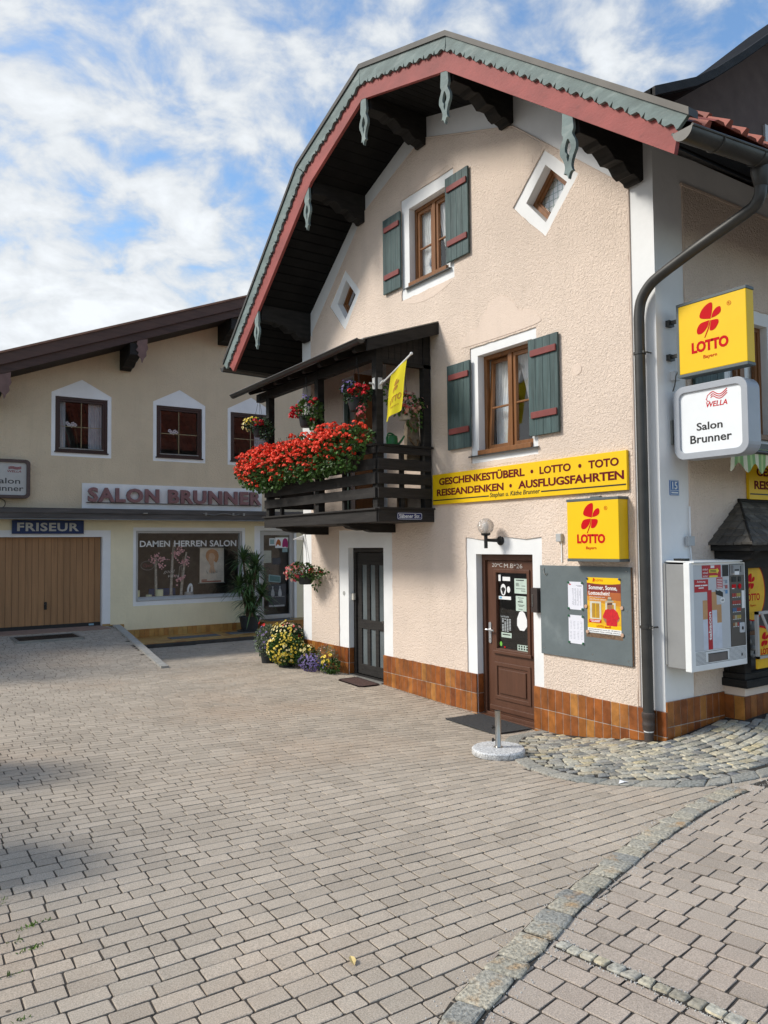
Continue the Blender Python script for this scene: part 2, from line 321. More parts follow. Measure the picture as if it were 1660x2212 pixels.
_t = np.arctan2(FAN[:, 1] - FC[1], FAN[:, 0] - FC[0]); _t = np.where(_t < 0, _t + 2 * math.pi, _t); FT = _t; FR = np.hypot(FAN[:, 0] - FC[0], FAN[:, 1] - FC[1])
_o = np.argsort(FT); FT, FR = FT[_o], FR[_o]
def in_cobbles(x, y):
    th = np.arctan2(y - FC[1], x - FC[0]); th = np.where(th < 0, th + 2 * math.pi, th)
    return np.hypot(x - FC[0], y - FC[1]) < np.interp(th, FT, FR) - .06

def paver_material(name, base, red, amt):
    m = M(name, base, .92, .03, 2.2, .6, 120, island=.11, spec=.2, bd=.004, dirt=(red, .35, .50, amt))
    t = m.node_tree; N = t.nodes.new; Lk = t.links.new; b = t.nodes['Principled BSDF']; src = b.inputs['Base Color'].links[0].from_socket
    tc = N('ShaderNodeTexCoord')
    n = N('ShaderNodeTexNoise'); n.inputs['Scale'].default_value = 150; n.inputs['Detail'].default_value = 4; n.inputs['Roughness'].default_value = .75; Lk(tc.outputs['Object'], n.inputs['Vector'])
    mr = N('ShaderNodeMapRange'); mr.inputs[1].default_value = .3; mr.inputs[2].default_value = .7; mr.inputs[3].default_value = .60; mr.inputs[4].default_value = 1.40; Lk(n.outputs[0], mr.inputs[0])
    n2 = N('ShaderNodeTexNoise'); n2.inputs['Scale'].default_value = .9; n2.inputs['Detail'].default_value = 7; n2.inputs['Roughness'].default_value = .65; Lk(tc.outputs['Object'], n2.inputs['Vector'])
    m2 = N('ShaderNodeMapRange'); m2.inputs[1].default_value = .35; m2.inputs[2].default_value = .65; m2.inputs[3].default_value = .90; m2.inputs[4].default_value = 1.06; Lk(n2.outputs[0], m2.inputs[0])
    mu = N('ShaderNodeMath'); mu.operation = 'MULTIPLY'; Lk(mr.outputs[0], mu.inputs[0]); Lk(m2.outputs[0], mu.inputs[1])
    mx = N('ShaderNodeMix'); mx.data_type = 'RGBA'; mx.blend_type = 'MULTIPLY'; mx.inputs[0].default_value = 1; Lk(src, mx.inputs[6]); Lk(mu.outputs[0], mx.inputs[7]); Lk(mx.outputs[2], b.inputs['Base Color'])
    # tar spots and trodden chewing gum
    v = N('ShaderNodeTexVoronoi'); v.inputs['Scale'].default_value = 2.6; Lk(tc.outputs['Object'], v.inputs['Vector'])
    lt = N('ShaderNodeMapRange'); lt.inputs[1].default_value = .022; lt.inputs[2].default_value = .034; lt.inputs[3].default_value = .30; lt.inputs[4].default_value = 1; Lk(v.outputs['Distance'], lt.inputs[0])
    my = N('ShaderNodeMix'); my.data_type = 'RGBA'; my.blend_type = 'MULTIPLY'; my.inputs[0].default_value = 1; Lk(mx.outputs[2], my.inputs[6]); Lk(lt.outputs[0], my.inputs[7]); Lk(my.outputs[2], b.inputs['Base Color'])
    return m
def pavers(name, ang, row, lens, org, su, sv, keep, mat, gap, seed):
    rnd = np.random.RandomState(seed); c, s_ = math.cos(ang), math.sin(ang); Q = []
    for j in range(int(sv[0] / row), int(sv[1] / row)):
        u = su[0] - rnd.rand() * .2
        while u < su[1]:
            l = lens[rnd.randint(len(lens))]; Q.append((u, u + l, j * row, (j + 1) * row)); u += l
    Q = np.array(Q); Q[:, 0] += gap / 2; Q[:, 1] -= gap / 2; Q[:, 2] += gap / 2; Q[:, 3] -= gap / 2
    cu, cv = (Q[:, 0] + Q[:, 1]) / 2, (Q[:, 2] + Q[:, 3]) / 2; bend = lambda u, v: v + .05 * np.sin(u * .6 + v * .35) + .012 * np.sin(u * 2.3 + v * 1.7)
    wx = lambda u, v: org[0] + u * c - bend(u, v) * s_; wy = lambda u, v: org[1] + u * s_ + bend(u, v) * c
    k = keep(wx(cu, cv), wy(cu, cv)); Q = Q[k]; n = len(Q)
    def ring(ins, cut):
        a0, a1, b0, b1 = Q[:, 0] + ins, Q[:, 1] - ins, Q[:, 2] + ins, Q[:, 3] - ins
        j = rnd.normal(0, .0016, (n, 8)); P = [(a0 + cut, b0), (a1 - cut, b0), (a1, b0 + cut), (a1, b1 - cut), (a1 - cut, b1), (a0 + cut, b1), (a0, b1 - cut), (a0, b0 + cut)]
        return np.stack([np.stack([u + j[:, i], v + j[:, (i + 3) % 8]], 1) for i, (u, v) in enumerate(P)], 1)
    outer, inner = ring(0, .0055), ring(.0015, .005); tilt = rnd.normal(0, .0007, (n, 2)); dz = rnd.normal(0, .0004, (n, 1)); cu, cv = (Q[:, 0] + Q[:, 1]) / 2, (Q[:, 2] + Q[:, 3]) / 2
    def to3(r, h):
        x, y = wx(r[..., 0], r[..., 1]), wy(r[..., 0], r[..., 1])
        z = gz(x, y) + dz + h + (r[..., 0] - cu[:, None]) * tilt[:, :1] + (r[..., 1] - cv[:, None]) * tilt[:, 1:]
        return np.stack([x, y, z], -1)
    V = np.concatenate([to3(outer, -.03), to3(outer, -.0022), to3(inner, 0)], 1).reshape(-1, 3); base = np.arange(n)[:, None] * 24; F = []
    quads = np.array([[i, (i + 1) % 8, 8 + (i + 1) % 8, 8 + i] for i in range(8)] + [[8 + i, 8 + (i + 1) % 8, 16 + (i + 1) % 8, 16 + i] for i in range(8)])
    fq = (quads[None] + base[:, :, None]).reshape(-1, 4); ft = np.arange(16, 24)[None] + base
    me = bpy.data.meshes.new(name); me.vertices.add(len(V)); me.vertices.foreach_set('co', V.ravel()); nl = fq.size + ft.size; me.loops.add(nl); me.polygons.add(len(fq) + len(ft))
    me.loops.foreach_set('vertex_index', np.concatenate([fq.ravel(), ft.ravel()])); st = np.concatenate([np.arange(len(fq)) * 4, len(fq) * 4 + np.arange(len(ft)) * 8]); me.polygons.foreach_set('loop_start', st)
    me.materials.append(mat); me.update(calc_edges=True); me.validate(); me.shade_flat(); o = bpy.data.objects.new(name, me); COL.objects.link(o); return struct(o)
PAV1 = paver_material('courtyard_paver', (.44, .374, .298), (.455, .34, .245), .55)
PAV2 = paver_material('street_paver', (.43, .362, .295), (.44, .338, .27), .35)
kp1 = lambda x, y: (side_of_strip(x, y) > -.02) & ~in_cobbles(x, y) & (x < 6.5 + 10 * (y > 12.3)) & ~((y > 17.95) & (x > 5.15)) & (y < 19.45)
kp2 = lambda x, y: (side_of_strip(x, y) <= .02) & ~in_cobbles(x, y) & (y < 4.2)
pavers('courtyard_pavement', math.radians(-1), .109, (.122, .174, .174, .212), (0, 2), (-3, 11.5), (-1.6, 18.2), kp1, PAV1, .0100, 3)
pavers('street_pavement', math.radians(-80), .132, (.12, .158, .158, .21), (4, 2), (-2.6, 4.5), (-5, 7.5), kp2, PAV2, .0115, 4)

def stone(mb, quad, z0, h, rnd, cut=.22, jit=.006):
    q = np.array(quad, float); q = q + rnd.normal(0, jit, q.shape); c = q.mean(0); P = []
    for i in range(4):
        a, b, d = q[i - 1], q[i], q[(i + 1) % 4]; ct = cut * rnd.uniform(.6, 1.3); P += [b + (a - b) * ct * .6, b + ((a + d) / 2 - b) * ct * .5, b + (d - b) * ct * .6]
    P = np.array(P); rings = []
    for sc, dz in ((1, -.03), (1, h * .45), (.93, h * .85), (.78, h)):
        r = c + (P - c) * sc; t = rnd.normal(0, h * .10, len(r)); zz = gz(r[:, 0], r[:, 1]) + z0 + dz + t * (dz > 0); rings.append(np.column_stack([r, zz]))
    n = 12; fs = [(k * n + i, k * n + (i + 1) % n, (k + 1) * n + (i + 1) % n, (k + 1) * n + i) for k in range(3) for i in range(n)] + [list(range(3 * n, 4 * n))]
    mb.add(np.concatenate(rings).tolist(), fs)
COB = M('cobble_granite', (.3, .3, .28), .85, .3, 45, .7, 55, ramp=['#858379', '#b5ae9a', '#a8a59a', '#c0b28e', '#737476', '#bab5a4', '#aea188', '#93918b', '#c2b79c', '#686969', '#b2afa1'], spec=.35)
SETT = M('sett_granite', (.3, .3, .28), .9, .42, 60, .9, 60, ramp=['#9f9a8b', '#aca491', '#92918a', '#b3ab98', '#8b8a84'], dirt=((.45, .25, .09), 6, .55, .8), bd=.012)
SETT2 = M('band_granite', (.3, .3, .28), .9, .35, 50, .8, 60, ramp=['#8f8d84', '#9f9b90', '#868781', '#a9a295'])
rnd = np.random.RandomState(5)
# bedding under the cobbles and setts
bed = MB(M('dark_bedding_grit', (.040, .035, .028), .95, .35, 30, .6, 90)); ring = [tuple(p) for p in FAN] + [(10.5, 4.9), (6.3, 4.9), (6.35, 6.42)]
tri = tessellate_polygon([[Vector((a, b, 0)) for a, b in ring]])
gx_, gy_ = np.meshgrid(np.arange(4.7, 10.4, .12), np.arange(3.38, 6.6, .12)); okm = in_cobbles(gx_, gy_); idx = {}; vs = []; fs = []
for j in range(gx_.shape[0] - 1):
    for i in range(gx_.shape[1] - 1):
        if okm[j, i] and okm[j + 1, i] and okm[j, i + 1] and okm[j + 1, i + 1]:
            f = []
            for jj, ii in ((j, i), (j, i + 1), (j + 1, i + 1), (j + 1, i)):
                if (jj, ii) not in idx: idx[(jj, ii)] = len(vs); vs.append((gx_[jj, ii], gy_[jj, ii], gz1(gx_[jj, ii], gy_[jj, ii]) + .003))
                f.append(idx[(jj, ii)])
            fs.append(f)
bed.add(vs, fs); struct(bed.build('cobble_bedding', recalc=False))
cob = MB(COB); band = MB(SETT2)
def arclen(P): return np.concatenate([[0], np.cumsum(np.hypot(*np.diff(P, axis=0).T))])
def resample(P, s): a = arclen(P); return np.column_stack([np.interp(s, a, P[:, 0]), np.interp(s, a, P[:, 1])])
def blocked(p): return (p[0] > GX - .07 and p[1] > SY - .07) or (p[0] > 7.3 and p[1] > 4.45)
FCR = np.array([6.7, 7.1]); d0 = FAN - FC; R0 = np.hypot(*d0.T)
P1, P2 = FAN, FC + d0 * (1 - .165 / R0)[:, None]; L1, L2 = arclen(P1)[-1], arclen(P2)[-1]; s_ = 0.
while s_ < L1 - .05:
    ln = R(.22, .34); a, b = s_ / L1, min(1, (s_ + ln) / L1); q = [resample(P1, [a * L1])[0], resample(P1, [b * L1])[0], resample(P2, [b * L2])[0], resample(P2, [a * L2])[0]]; c = sum(q) / 4; s_ += ln
    if not blocked(c): stone(band, [p + (c - p) / np.linalg.norm(c - p) * .004 for p in q], .001, .014, rnd, .12, .003)
def in_fan(p, m):
    th = math.atan2(p[1] - FC[1], p[0] - FC[0]); th += 2 * math.pi * (th < 0); return math.hypot(p[0] - FC[0], p[1] - FC[1]) < np.interp(th, FT, FR) - m
r_row = .7
while r_row < 5.2:
    wr = R(.088, .108); th = 2.6 + R(0, .05)
    while th < 5.7:
        ln = R(.085, .145); th1 = th + ln / r_row; wb = lambda t: .03 * math.sin(t * 7 + r_row * 2)
        q = [FCR + (r_row + dr_ + wb(t)) * np.array([math.cos(t), math.sin(t)]) for t, dr_ in ((th, 0), (th1, 0), (th1, wr), (th, wr))]; c = sum(q) / 4; th = th1
        if blocked(c): continue
        if min(in_fan(p, .165) for p in q) and True:
            stone(cob, [p + (c - p) / np.linalg.norm(c - p) * .0095 for p in q], .002, R(.011, .016), rnd, .11, .0055)
        elif in_fan(c, .18):
            q = [c + (p - c) * .72 for p in q]; stone(cob, q, .001, .010, rnd, .2, .005)
    r_row += wr
struct(cob.build('cobblestones', smooth='auto')); struct(band.build('cobble_edging', smooth='auto'))
# the curved line of granite setts and the thin line of small ones that leaves it
st = MB(SETT); bd = MB(M('dark_bedding_grit', (.1, .09, .08))); tot = arclen(STRIPC)[-1]; s_ = 0.; ti = lambda P: np.gradient(P, axis=0)
while resample(STRIPC, [s_])[0][0] < 5.5:
    ln = R(.115, .15); p0, p1 = resample(STRIPC, [s_])[0], resample(STRIPC, [s_ + ln])[0]; t = (p1 - p0) / np.linalg.norm(p1 - p0); nrm = np.array([-t[1], t[0]]); hw = .076 + R(-.008, .008)
    q = [p0 + t * .003 - nrm * hw, p1 - t * .003 - nrm * hw, p1 - t * .003 + nrm * hw, p0 + t * .003 + nrm * hw]; stone(st, q, .003, .013, rnd, .16, .007)
    e = [p0 - nrm * .083, p1 - nrm * .083, p1 + nrm * .083, p0 + nrm * .083]; bd.add([(x, y, gz1(x, y) + .0035) for x, y in e], [(0, 1, 2, 3)]); s_ += ln
a, b = np.array([2.75, 2.66]), np.array([3.03, .9]); t = (b - a) / np.linalg.norm(b - a); nrm = np.array([-t[1], t[0]]); s_ = 0.
sm = MB(COB)
while s_ < 1.75:
    ln = R(.062, .085); p0, p1 = a + t * s_, a + t * (s_ + ln); hw = R(.028, .034); q = [p0 + t * .004 - nrm * hw, p1 - t * .004 - nrm * hw, p1 - t * .004 + nrm * hw, p0 + t * .004 + nrm * hw]; stone(sm, q, .004, .010, rnd, .2, .004)
    e = [p0 - nrm * .042, p1 - nrm * .042, p1 + nrm * .042, p0 + nrm * .042]; bd.add([(x, y, gz1(x, y) + .0035) for x, y in e], [(0, 1, 2, 3)]); s_ += ln
struct(st.build('granite_sett_strip', smooth='auto')); struct(sm.build('small_sett_strip', smooth='auto')); struct(bd.build('sett_bedding', recalc=False))
# light grit swept into the joints beside the setts
gr = MB(M('pale_grit', (.55, .53, .49), .9, .2, 40))
for i in range(2600):
    s = R(0, tot); p = resample(STRIPC, [s])[0]; x, y = p[0] + random.gauss(0, .07) + .02, p[1] + random.gauss(0, .04) - random.choice((0, .085, -.085))
    if random.random() < .25: q = a + t * R(0, 1.7); x, y = q[0] + random.choice((-.04, .04)) + random.gauss(0, .01), q[1]
    r = R(.0015, .004); z = gz1(x, y) + .004; gr.lathe((x, y, z - .004), [(r, 0), (r * .8, r * 1.2), (0, r * 1.6)], 5)
gr.use(M('wall_foot_dirt', (.09, .075, .055), .95, .3, 30))
for i in range(900):
    y = R(4.85, 12.1); x = 6.40 - abs(random.gauss(0, .035)); r = R(.003, .009); gr.lathe((x, y, gz1(x, y) - .003), [(r, 0), (r * .8, r * .6), (0, r * .8)], 5)
o = gr.build('loose_grit'); o['kind'] = 'stuff'
# kerb of the garage ramp, threshold and drain grating
KERB = M('weathered_concrete', (.40, .38, .34), .9, .15, 6, .4, 50)
kb = MB(KERB); ys = np.linspace(13.3, 19.25, 14)
for i in range(13):
    vs = []
    for y in (ys[i], ys[i + 1]):
        xk = 4.35 + (y - 13.5) * .125; ww = .065 + .02 * (y - 13.3) / 6; zt = gz1(xk - .12, y) + .035
        vs += [(xk - ww, y, zt), (xk + ww, y, zt), (xk - ww, y, -.7), (xk + ww, y, -.7)]
    kb.add(vs, [(0, 1, 5, 4), (0, 4, 6, 2), (1, 3, 7, 5)] + ([(0, 2, 3, 1)] if i == 0 else []))
struct(kb.build('ramp_kerb'))
th = MB(M('pink_concrete', (.30, .20, .15), .9, .15, 6)); th.box(PZ(0), -2.5, 4.82, 18.72, 19.66, -.3, -.005); struct(th.build('garage_threshold'))
dr = MB(METALL); dr.frame(PZ(0), 2.6, 3.92, 17.42, 18.4, .06, -.1, .012); dr.use(BLACK)
for i in range(20): dr.box(PZ(0), 2.66, 3.86, 17.48 + i * .043, 17.50 + i * .043, -.09, .006)
dr.use(M('drain_pit', (.01, .01, .01))); dr.flat(PZ(0), rect(2.62, 3.9, 17.44, 18.38), -.08)
o = dr.build('drain_grating', loc=(3.25, 17.9, -.03)); o.location.z += gz1(3.25, 17.9) + .02
tag(o, 'rectangular drain grating set in the paving before the garage door', 'drain grating')
DM = M('grey_doormat', (.055, .055, .055), .95, .2, 40, .8, 220)
m_ = MB(DM); pts = [(5.86, 7.45), (6.42, 7.45), (6.42, 6.56), (5.86, 6.56)]; m_.poly(lambda a, b, n: (a, b, gz1(a, b) + n), pts, .002, .014); tag(m_.build('doormat', loc=(6.1, 7, -.24)), 'dark grey doormat before the brown glazed door', 'doormat')
m_ = MB(M('brown_doormat', (.10, .055, .045), .95, .25, 40, .8, 220)); pts = [(5.98, 10.2), (6.03, 10.24), (6.28, 10.24), (6.33, 10.2), (6.33, 9.62), (6.28, 9.58), (6.03, 9.58), (5.98, 9.62)]; m_.poly(lambda a, b, n: (a, b, gz1(a, b) + n), pts, .002, .016)
m_.use(M('mat_rim', (.05, .03, .028), .8)); m_.holed(lambda a, b, n: (a, b, gz1(a, b) + n), pts, [[(6.155 + (a - 6.155) * .88, 9.91 + (b - 9.91) * .93) for a, b in pts]], .004, .019); tag(m_.build('doormat', loc=(6.15, 9.9, -.15)), 'small reddish brown doormat before the narrow black door', 'doormat')
# ------------------------------------------------------------------ the corner house
H = thing('village_house', 'rose roughcast village house with green and red verge boards, balcony and shutters', 'house', (9, 8.4, 0))
U = [(13.15, 4.93), (12.95, 5.08), (10.03, 7.36), (8.54, 7.90), (6.73, 7.36), (3.78, 5.10), (3.60, 4.97)]      # underside of the boarding (y, z)
T = [(13.27, 5.25), (10.36, 7.70), (8.53, 8.29), (6.68, 7.70), (3.62, 5.32)]                                  # top of the tiles
def uz(y):
    P = sorted(U); return float(np.interp(y, [p[0] for p in P], [p[1] for p in P]))
D1 = rect(6.50, 7.50, -.34, 1.765); D2 = rect(9.61, 10.62, -.30, 1.85); W1 = rect(7.97, 8.86, 5.60, 6.72); W2 = rect(6.45, 7.41, 3.04, 4.28); BD = rect(9.60, 10.52, 2.25, 4.50)
DL, DR = [(10.90, 5.88), (10.62, 6.20), (10.33, 5.88), (10.65, 5.56)], [(6.50, 5.91), (6.18, 6.24), (5.86, 5.91), (6.19, 5.57)]
gable = [(SY, -.5), (12.15, -.5), (12.15, uz(12.15)), (10.03, 7.36), (8.54, 7.90), (6.73, 7.36), (SY, uz(SY))]
mb = MB(WHITE); mb.holed(G, gable, [D1, D2, W1, W2, DL, DR, BD], 0, -.24)
mb.build('gable_wall', H)
# roughcast field inside the white bands
field = [(5.05, .262), (11.81, .262), (11.79, 5.2), (11.74, 5.58), (10.01, 7.10), (8.52, 7.585), (6.69, 6.91), (5.04, 5.52)]
def wavy(pts, amp, step=.09, seed=1):
    q = random.Random(seed); o = []
    for i in range(len(pts)):
        a, b = np.array(pts[i]), np.array(pts[(i + 1) % len(pts)]); n = max(1, int(np.linalg.norm(b - a) / step))
        for j in range(n): o.append(tuple(a + (b - a) * j / n + (0 if j == 0 else 1) * np.array([q.gauss(0, amp), q.gauss(0, amp)])))
    return o
sd1 = [(6.34, .258), (7.68, .258), (7.665, 1.98), (7.35, 1.945), (6.95, 1.98), (6.6, 1.945), (6.34, 1.97)]
sd2 = rect(9.36, 10.90, .258, 2.13); sw1 = rect(7.83, 9.04, 5.42, 6.90); sw2 = [(6.36, 2.92), (6.36, 4.40), (7.545, 4.40), (7.545, 2.92)]
sdl, sdr = [(11.14, 5.89), (10.63, 6.37), (10.17, 5.89), (10.65, 5.38)], [(6.71, 5.93), (6.19, 6.42), (5.68, 5.93), (6.19, 5.40)]
sbd = rect(9.46, 10.74, 2.3, 4.60)
mb = MB(PL); field2 = [(5.05, .258)] + [(6.334, .258), (6.334, 1.97)] + [(6.6, 1.945), (6.95, 1.98), (7.35, 1.945), (7.68, 1.98), (7.68, .258)] + [(9.354, .258), (9.354, 2.13), (10.906, 2.13), (10.906, .258)] + field[1:]
mb.holed(G, wavy(field2, .0035), [wavy(h, .003, seed=k) for k, h in enumerate((sw1, sw2, sdl, sdr, sbd))], 0, .016)
mb.build('roughcast_field', H)
mb = MB(PLS)      # smooth stucco ornaments round the windows
mb.poly(G, smooth_closed([(7.72, 4.47), (7.55, 4.62), (7.38, 4.63), (7.22, 4.80), (6.98, 4.93), (6.74, 4.80), (6.62, 4.66), (6.45, 4.62), (6.3, 4.5), (6.4, 4.43), (7.5, 4.43)], 5), .01, .021)
mb.poly(G, smooth_closed([(7.9, 5.38), (8.2, 5.30), (8.5, 5.28), (8.8, 5.32), (9.0, 5.39), (8.8, 5.40), (8.1, 5.41)], 4), .01, .019)
mb.poly(G, smooth_closed([(8.9, 7.0), (8.7, 7.12), (8.43, 7.22), (8.15, 7.12), (7.95, 6.98), (8.4, 6.96)], 4), .01, .019)
mb.poly(G, [(6.15 - .06 * math.cos(t) - .4, 3.78 + .06 * math.sin(t)) for t in np.linspace(0, 2 * math.pi, 20)[:-1]], .01, .021)
mb.poly(G, smooth_closed([(7.5, 2.9), (7.2, 2.85), (6.9, 2.87), (6.5, 2.86), (6.4, 2.89), (6.6, 2.91), (7.2, 2.915)], 4), .01, .019)
mb.build('stucco_relief', H)
# side wall towards the street, with its white corner band and top band
side_top = 5.62
mb = MB(WHITE); mb.holed(S, [(GX + .24, -.3), (13, -.3), (13, 5.86), (GX + .24, 5.86)], [rect(7.62, 8.40, 3.04, 4.30), rect(7.6, 10.6, .5, 1.75)], 0, -.24)
mb.build('side_wall', H)
mb = MB(PL); mb.holed(S, wavy([(6.88, .36), (13, .36), (13, 5.535), (6.88, 5.535)], .003, seed=9), [wavy(rect(7.48, 8.56, 2.95, 4.45), .003), rect(7.38, 10.8, .37, 2.02)], 0, .016); mb.build('roughcast_field', H)
mb = MB(PLS); mb.box(S, 6.862, 13, 5.535, 5.562, 0, .022); mb.build('plaster_bead', H)
mb = MB(PLS)
for (a0, b0), (a1, b1) in (((5.035, .27), (5.035, 5.52)), ((5.035, 5.52), (6.69, 6.925)), ((6.69, 6.925), (8.52, 7.60)), ((8.52, 7.6), (10.01, 7.115)), ((10.01, 7.115), (11.75, 5.59)), ((11.8, 5.55), (11.82, .27))):
    mb.tube([G(a0, b0, .006), G(a1, b1, .006)], .013, 6)
mb.build('plaster_bead', H)
# closing walls, floor
mb = MB(PL); mb.box(lambda a, b, n: (a, n, b), 6.67, 13, -.5, 5.9, 11.92, 12.15); mb.poly(PX(13), gable, -.24, 0); mb.box(PZ(0), 6.67, 12.9, 4.99, 11.9, 5.3, 5.4); mb.build('rear_wall', H)
# clinker plinth: every tile an island on grey grout
tl = MB(TILE); gb = MB(GROUT)
def plinth(fr, a0, a1, top, low, n=.022, wt=.108):
    k = max(1, round((a1 - a0) / wt)); wd = (a1 - a0) / k; gb.box(fr, a0 + .006, a1 - .006, low, top - .004, -.02, n - .004)
    for i in range(k):
        b = top
        for h in (.243, .243, .243):
            if b - h < low - .3: break
            tl.box(fr, a0 + i * wd + .003, a0 + (i + 1) * wd - .003, b - h + .003, b - .003, 0, n); b -= h
plinth(G, SY - .022, 6.50, .262, -.5); plinth(G, 7.50, 9.61, .262, -.5); plinth(G, 10.62, 12.15, .262, -.5)
plinth(S, GX - .0, 7.37, .355, -.3, .02)
JR = lambda y0: (lambda a, b, n: (GX + .09 - a, y0 - n, b)); plinth(JR(7.50), 0, .09, .262, -.5, .012, .09); plinth(JR(10.62), 0, .09, .262, -.5, .012, .09)
p_ = tl.build('clinker_plinth', H, bevel=.003); gb.build('plinth_grout', H)
# roof: boarded underside, clay tiles, verge boards
back = 13.0
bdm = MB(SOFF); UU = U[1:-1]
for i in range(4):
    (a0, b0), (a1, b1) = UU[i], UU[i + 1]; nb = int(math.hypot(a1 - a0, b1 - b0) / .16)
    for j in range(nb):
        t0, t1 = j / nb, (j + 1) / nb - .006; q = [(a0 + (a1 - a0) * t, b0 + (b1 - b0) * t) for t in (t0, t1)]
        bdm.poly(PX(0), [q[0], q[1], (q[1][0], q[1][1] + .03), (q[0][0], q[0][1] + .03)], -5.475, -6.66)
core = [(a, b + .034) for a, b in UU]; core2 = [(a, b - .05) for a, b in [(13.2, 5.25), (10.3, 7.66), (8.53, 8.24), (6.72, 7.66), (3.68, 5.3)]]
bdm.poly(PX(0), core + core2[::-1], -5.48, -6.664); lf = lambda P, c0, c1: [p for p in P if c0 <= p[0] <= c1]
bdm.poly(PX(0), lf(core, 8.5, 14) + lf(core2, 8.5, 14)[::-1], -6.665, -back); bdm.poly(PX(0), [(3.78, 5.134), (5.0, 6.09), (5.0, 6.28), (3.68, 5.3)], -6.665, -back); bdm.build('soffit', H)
rt = MB(RTILE)
for i in range(4):
    (a0, b0), (a1, b1) = T[i], T[i + 1]; ln = math.hypot(a1 - a0, b1 - b0); d = np.array([(a1 - a0), (b1 - b0)]) / ln; nrm = np.array([-d[1], d[0]]); nrm = nrm if nrm[1] > 0 else -nrm; eave = i == 0
    course = .30; nc = int(ln / course) + 1
    if i < 2: d = -d; s0 = np.array([a1, b1])
    else: s0 = np.array([a0, b0])
    for c_ in range(nc):
        for x in np.arange(5.47, back, .235):
            if x > 6.55 and (i == 2 or (i == 3 and a0 + d[0] * c_ * course > 5.1)): continue
            e = min(ln, (c_ + 1) * course + .04); p0, p1 = s0 + d * c_ * course, s0 + d * e
            for x0, x1, h in ((x, x + .16, .022), (x + .155, x + .24, .062)):
                q = [(x0, 0), (x0 + (x1 - x0) * .25, h), (x0 + (x1 - x0) * .75, h), (x1, 0)]; V = []
                for (p, lift) in ((p0, -.03), (p1, .0)):
                    for xx, hh in q: w_ = p + nrm * (hh + lift - (.062 if i < 3 or c_ < nc - 2 or x < 5.6 else -.012)); V.append((xx, w_[0], w_[1]))
                rt.add(V, [(0, 1, 5, 4), (1, 2, 6, 5), (2, 3, 7, 6), (4, 5, 6, 7)])
rt.build('roof_tiles', H)
def along(P, s):
    a = arclen(P); return resample(P, [min(max(s, 0), a[-1])])[0]
def board(mat, top, low, x0, x1, name, teeth=None):
    m = MB(mat)
    for i in range(4):
        t0, t1, l0, l1 = map(np.array, (top[i], top[i + 1], low[i], low[i + 1])); P = [tuple(t0), tuple(t1)]
        if teeth:
            n = max(2, round(np.linalg.norm(l1 - l0) / teeth)); e = (l1 - l0) / n; nn = np.array([e[1], -e[0]]); nn = nn / np.linalg.norm(nn); nn = nn if nn[1] < 0 else -nn; low_pts = []
            for j in range(n):
                b = l0 + e * j
                for u, h in ((0, .035), (.03, .02), (.10, -.012), (.3, -.02), (.42, -.004), (.55, .016), (.72, .012), (.86, -.004), (.93, -.016)): low_pts.append(tuple(b + e * u - nn * h))
            P += [tuple(l1)] + low_pts[::-1]
        else: P += [tuple(l1), tuple(l0)]
        m.poly(PX(0), P, -x0, -x1)
    return m.build(name, H)
gt = [(13.26, 5.22), (10.35, 7.675), (8.53, 8.265), (6.69, 7.675), (3.64, 5.30)]; gl_ = [(13.12, 5.10), (10.12, 7.47), (8.535, 8.015), (6.725, 7.49), (3.75, 5.21)]
gl_ = [(13.15, 5.11), (10.17, 7.53), (8.535, 8.06), (6.71, 7.53), (3.73, 5.23)]
board(GREEN, gt, gl_, 5.395, 5.43, 'scalloped_verge_board', .205)
rtop = [(13.12, 5.19), (10.14, 7.56), (8.53, 8.10), (6.7, 7.56), (3.75, 5.27)]; rlow = [(12.91, 5.03), (9.98, 7.31), (8.54, 7.86), (6.75, 7.31), (3.80, 5.06)]
board(RED, rtop, rlow, 5.432, 5.478, 'red_barge_board')
mb = MB(FLASH)
for i in range(4):
    (a0, b0), (a1, b1) = T[i], T[i + 1]; mb.poly(PX(0), [(a0, b0 - .035), (a1, b1 - .035), (a1, b1 + .03), (a0, b0 + .03)], -5.375, -5.50)
mb.build('verge_flashing', H)
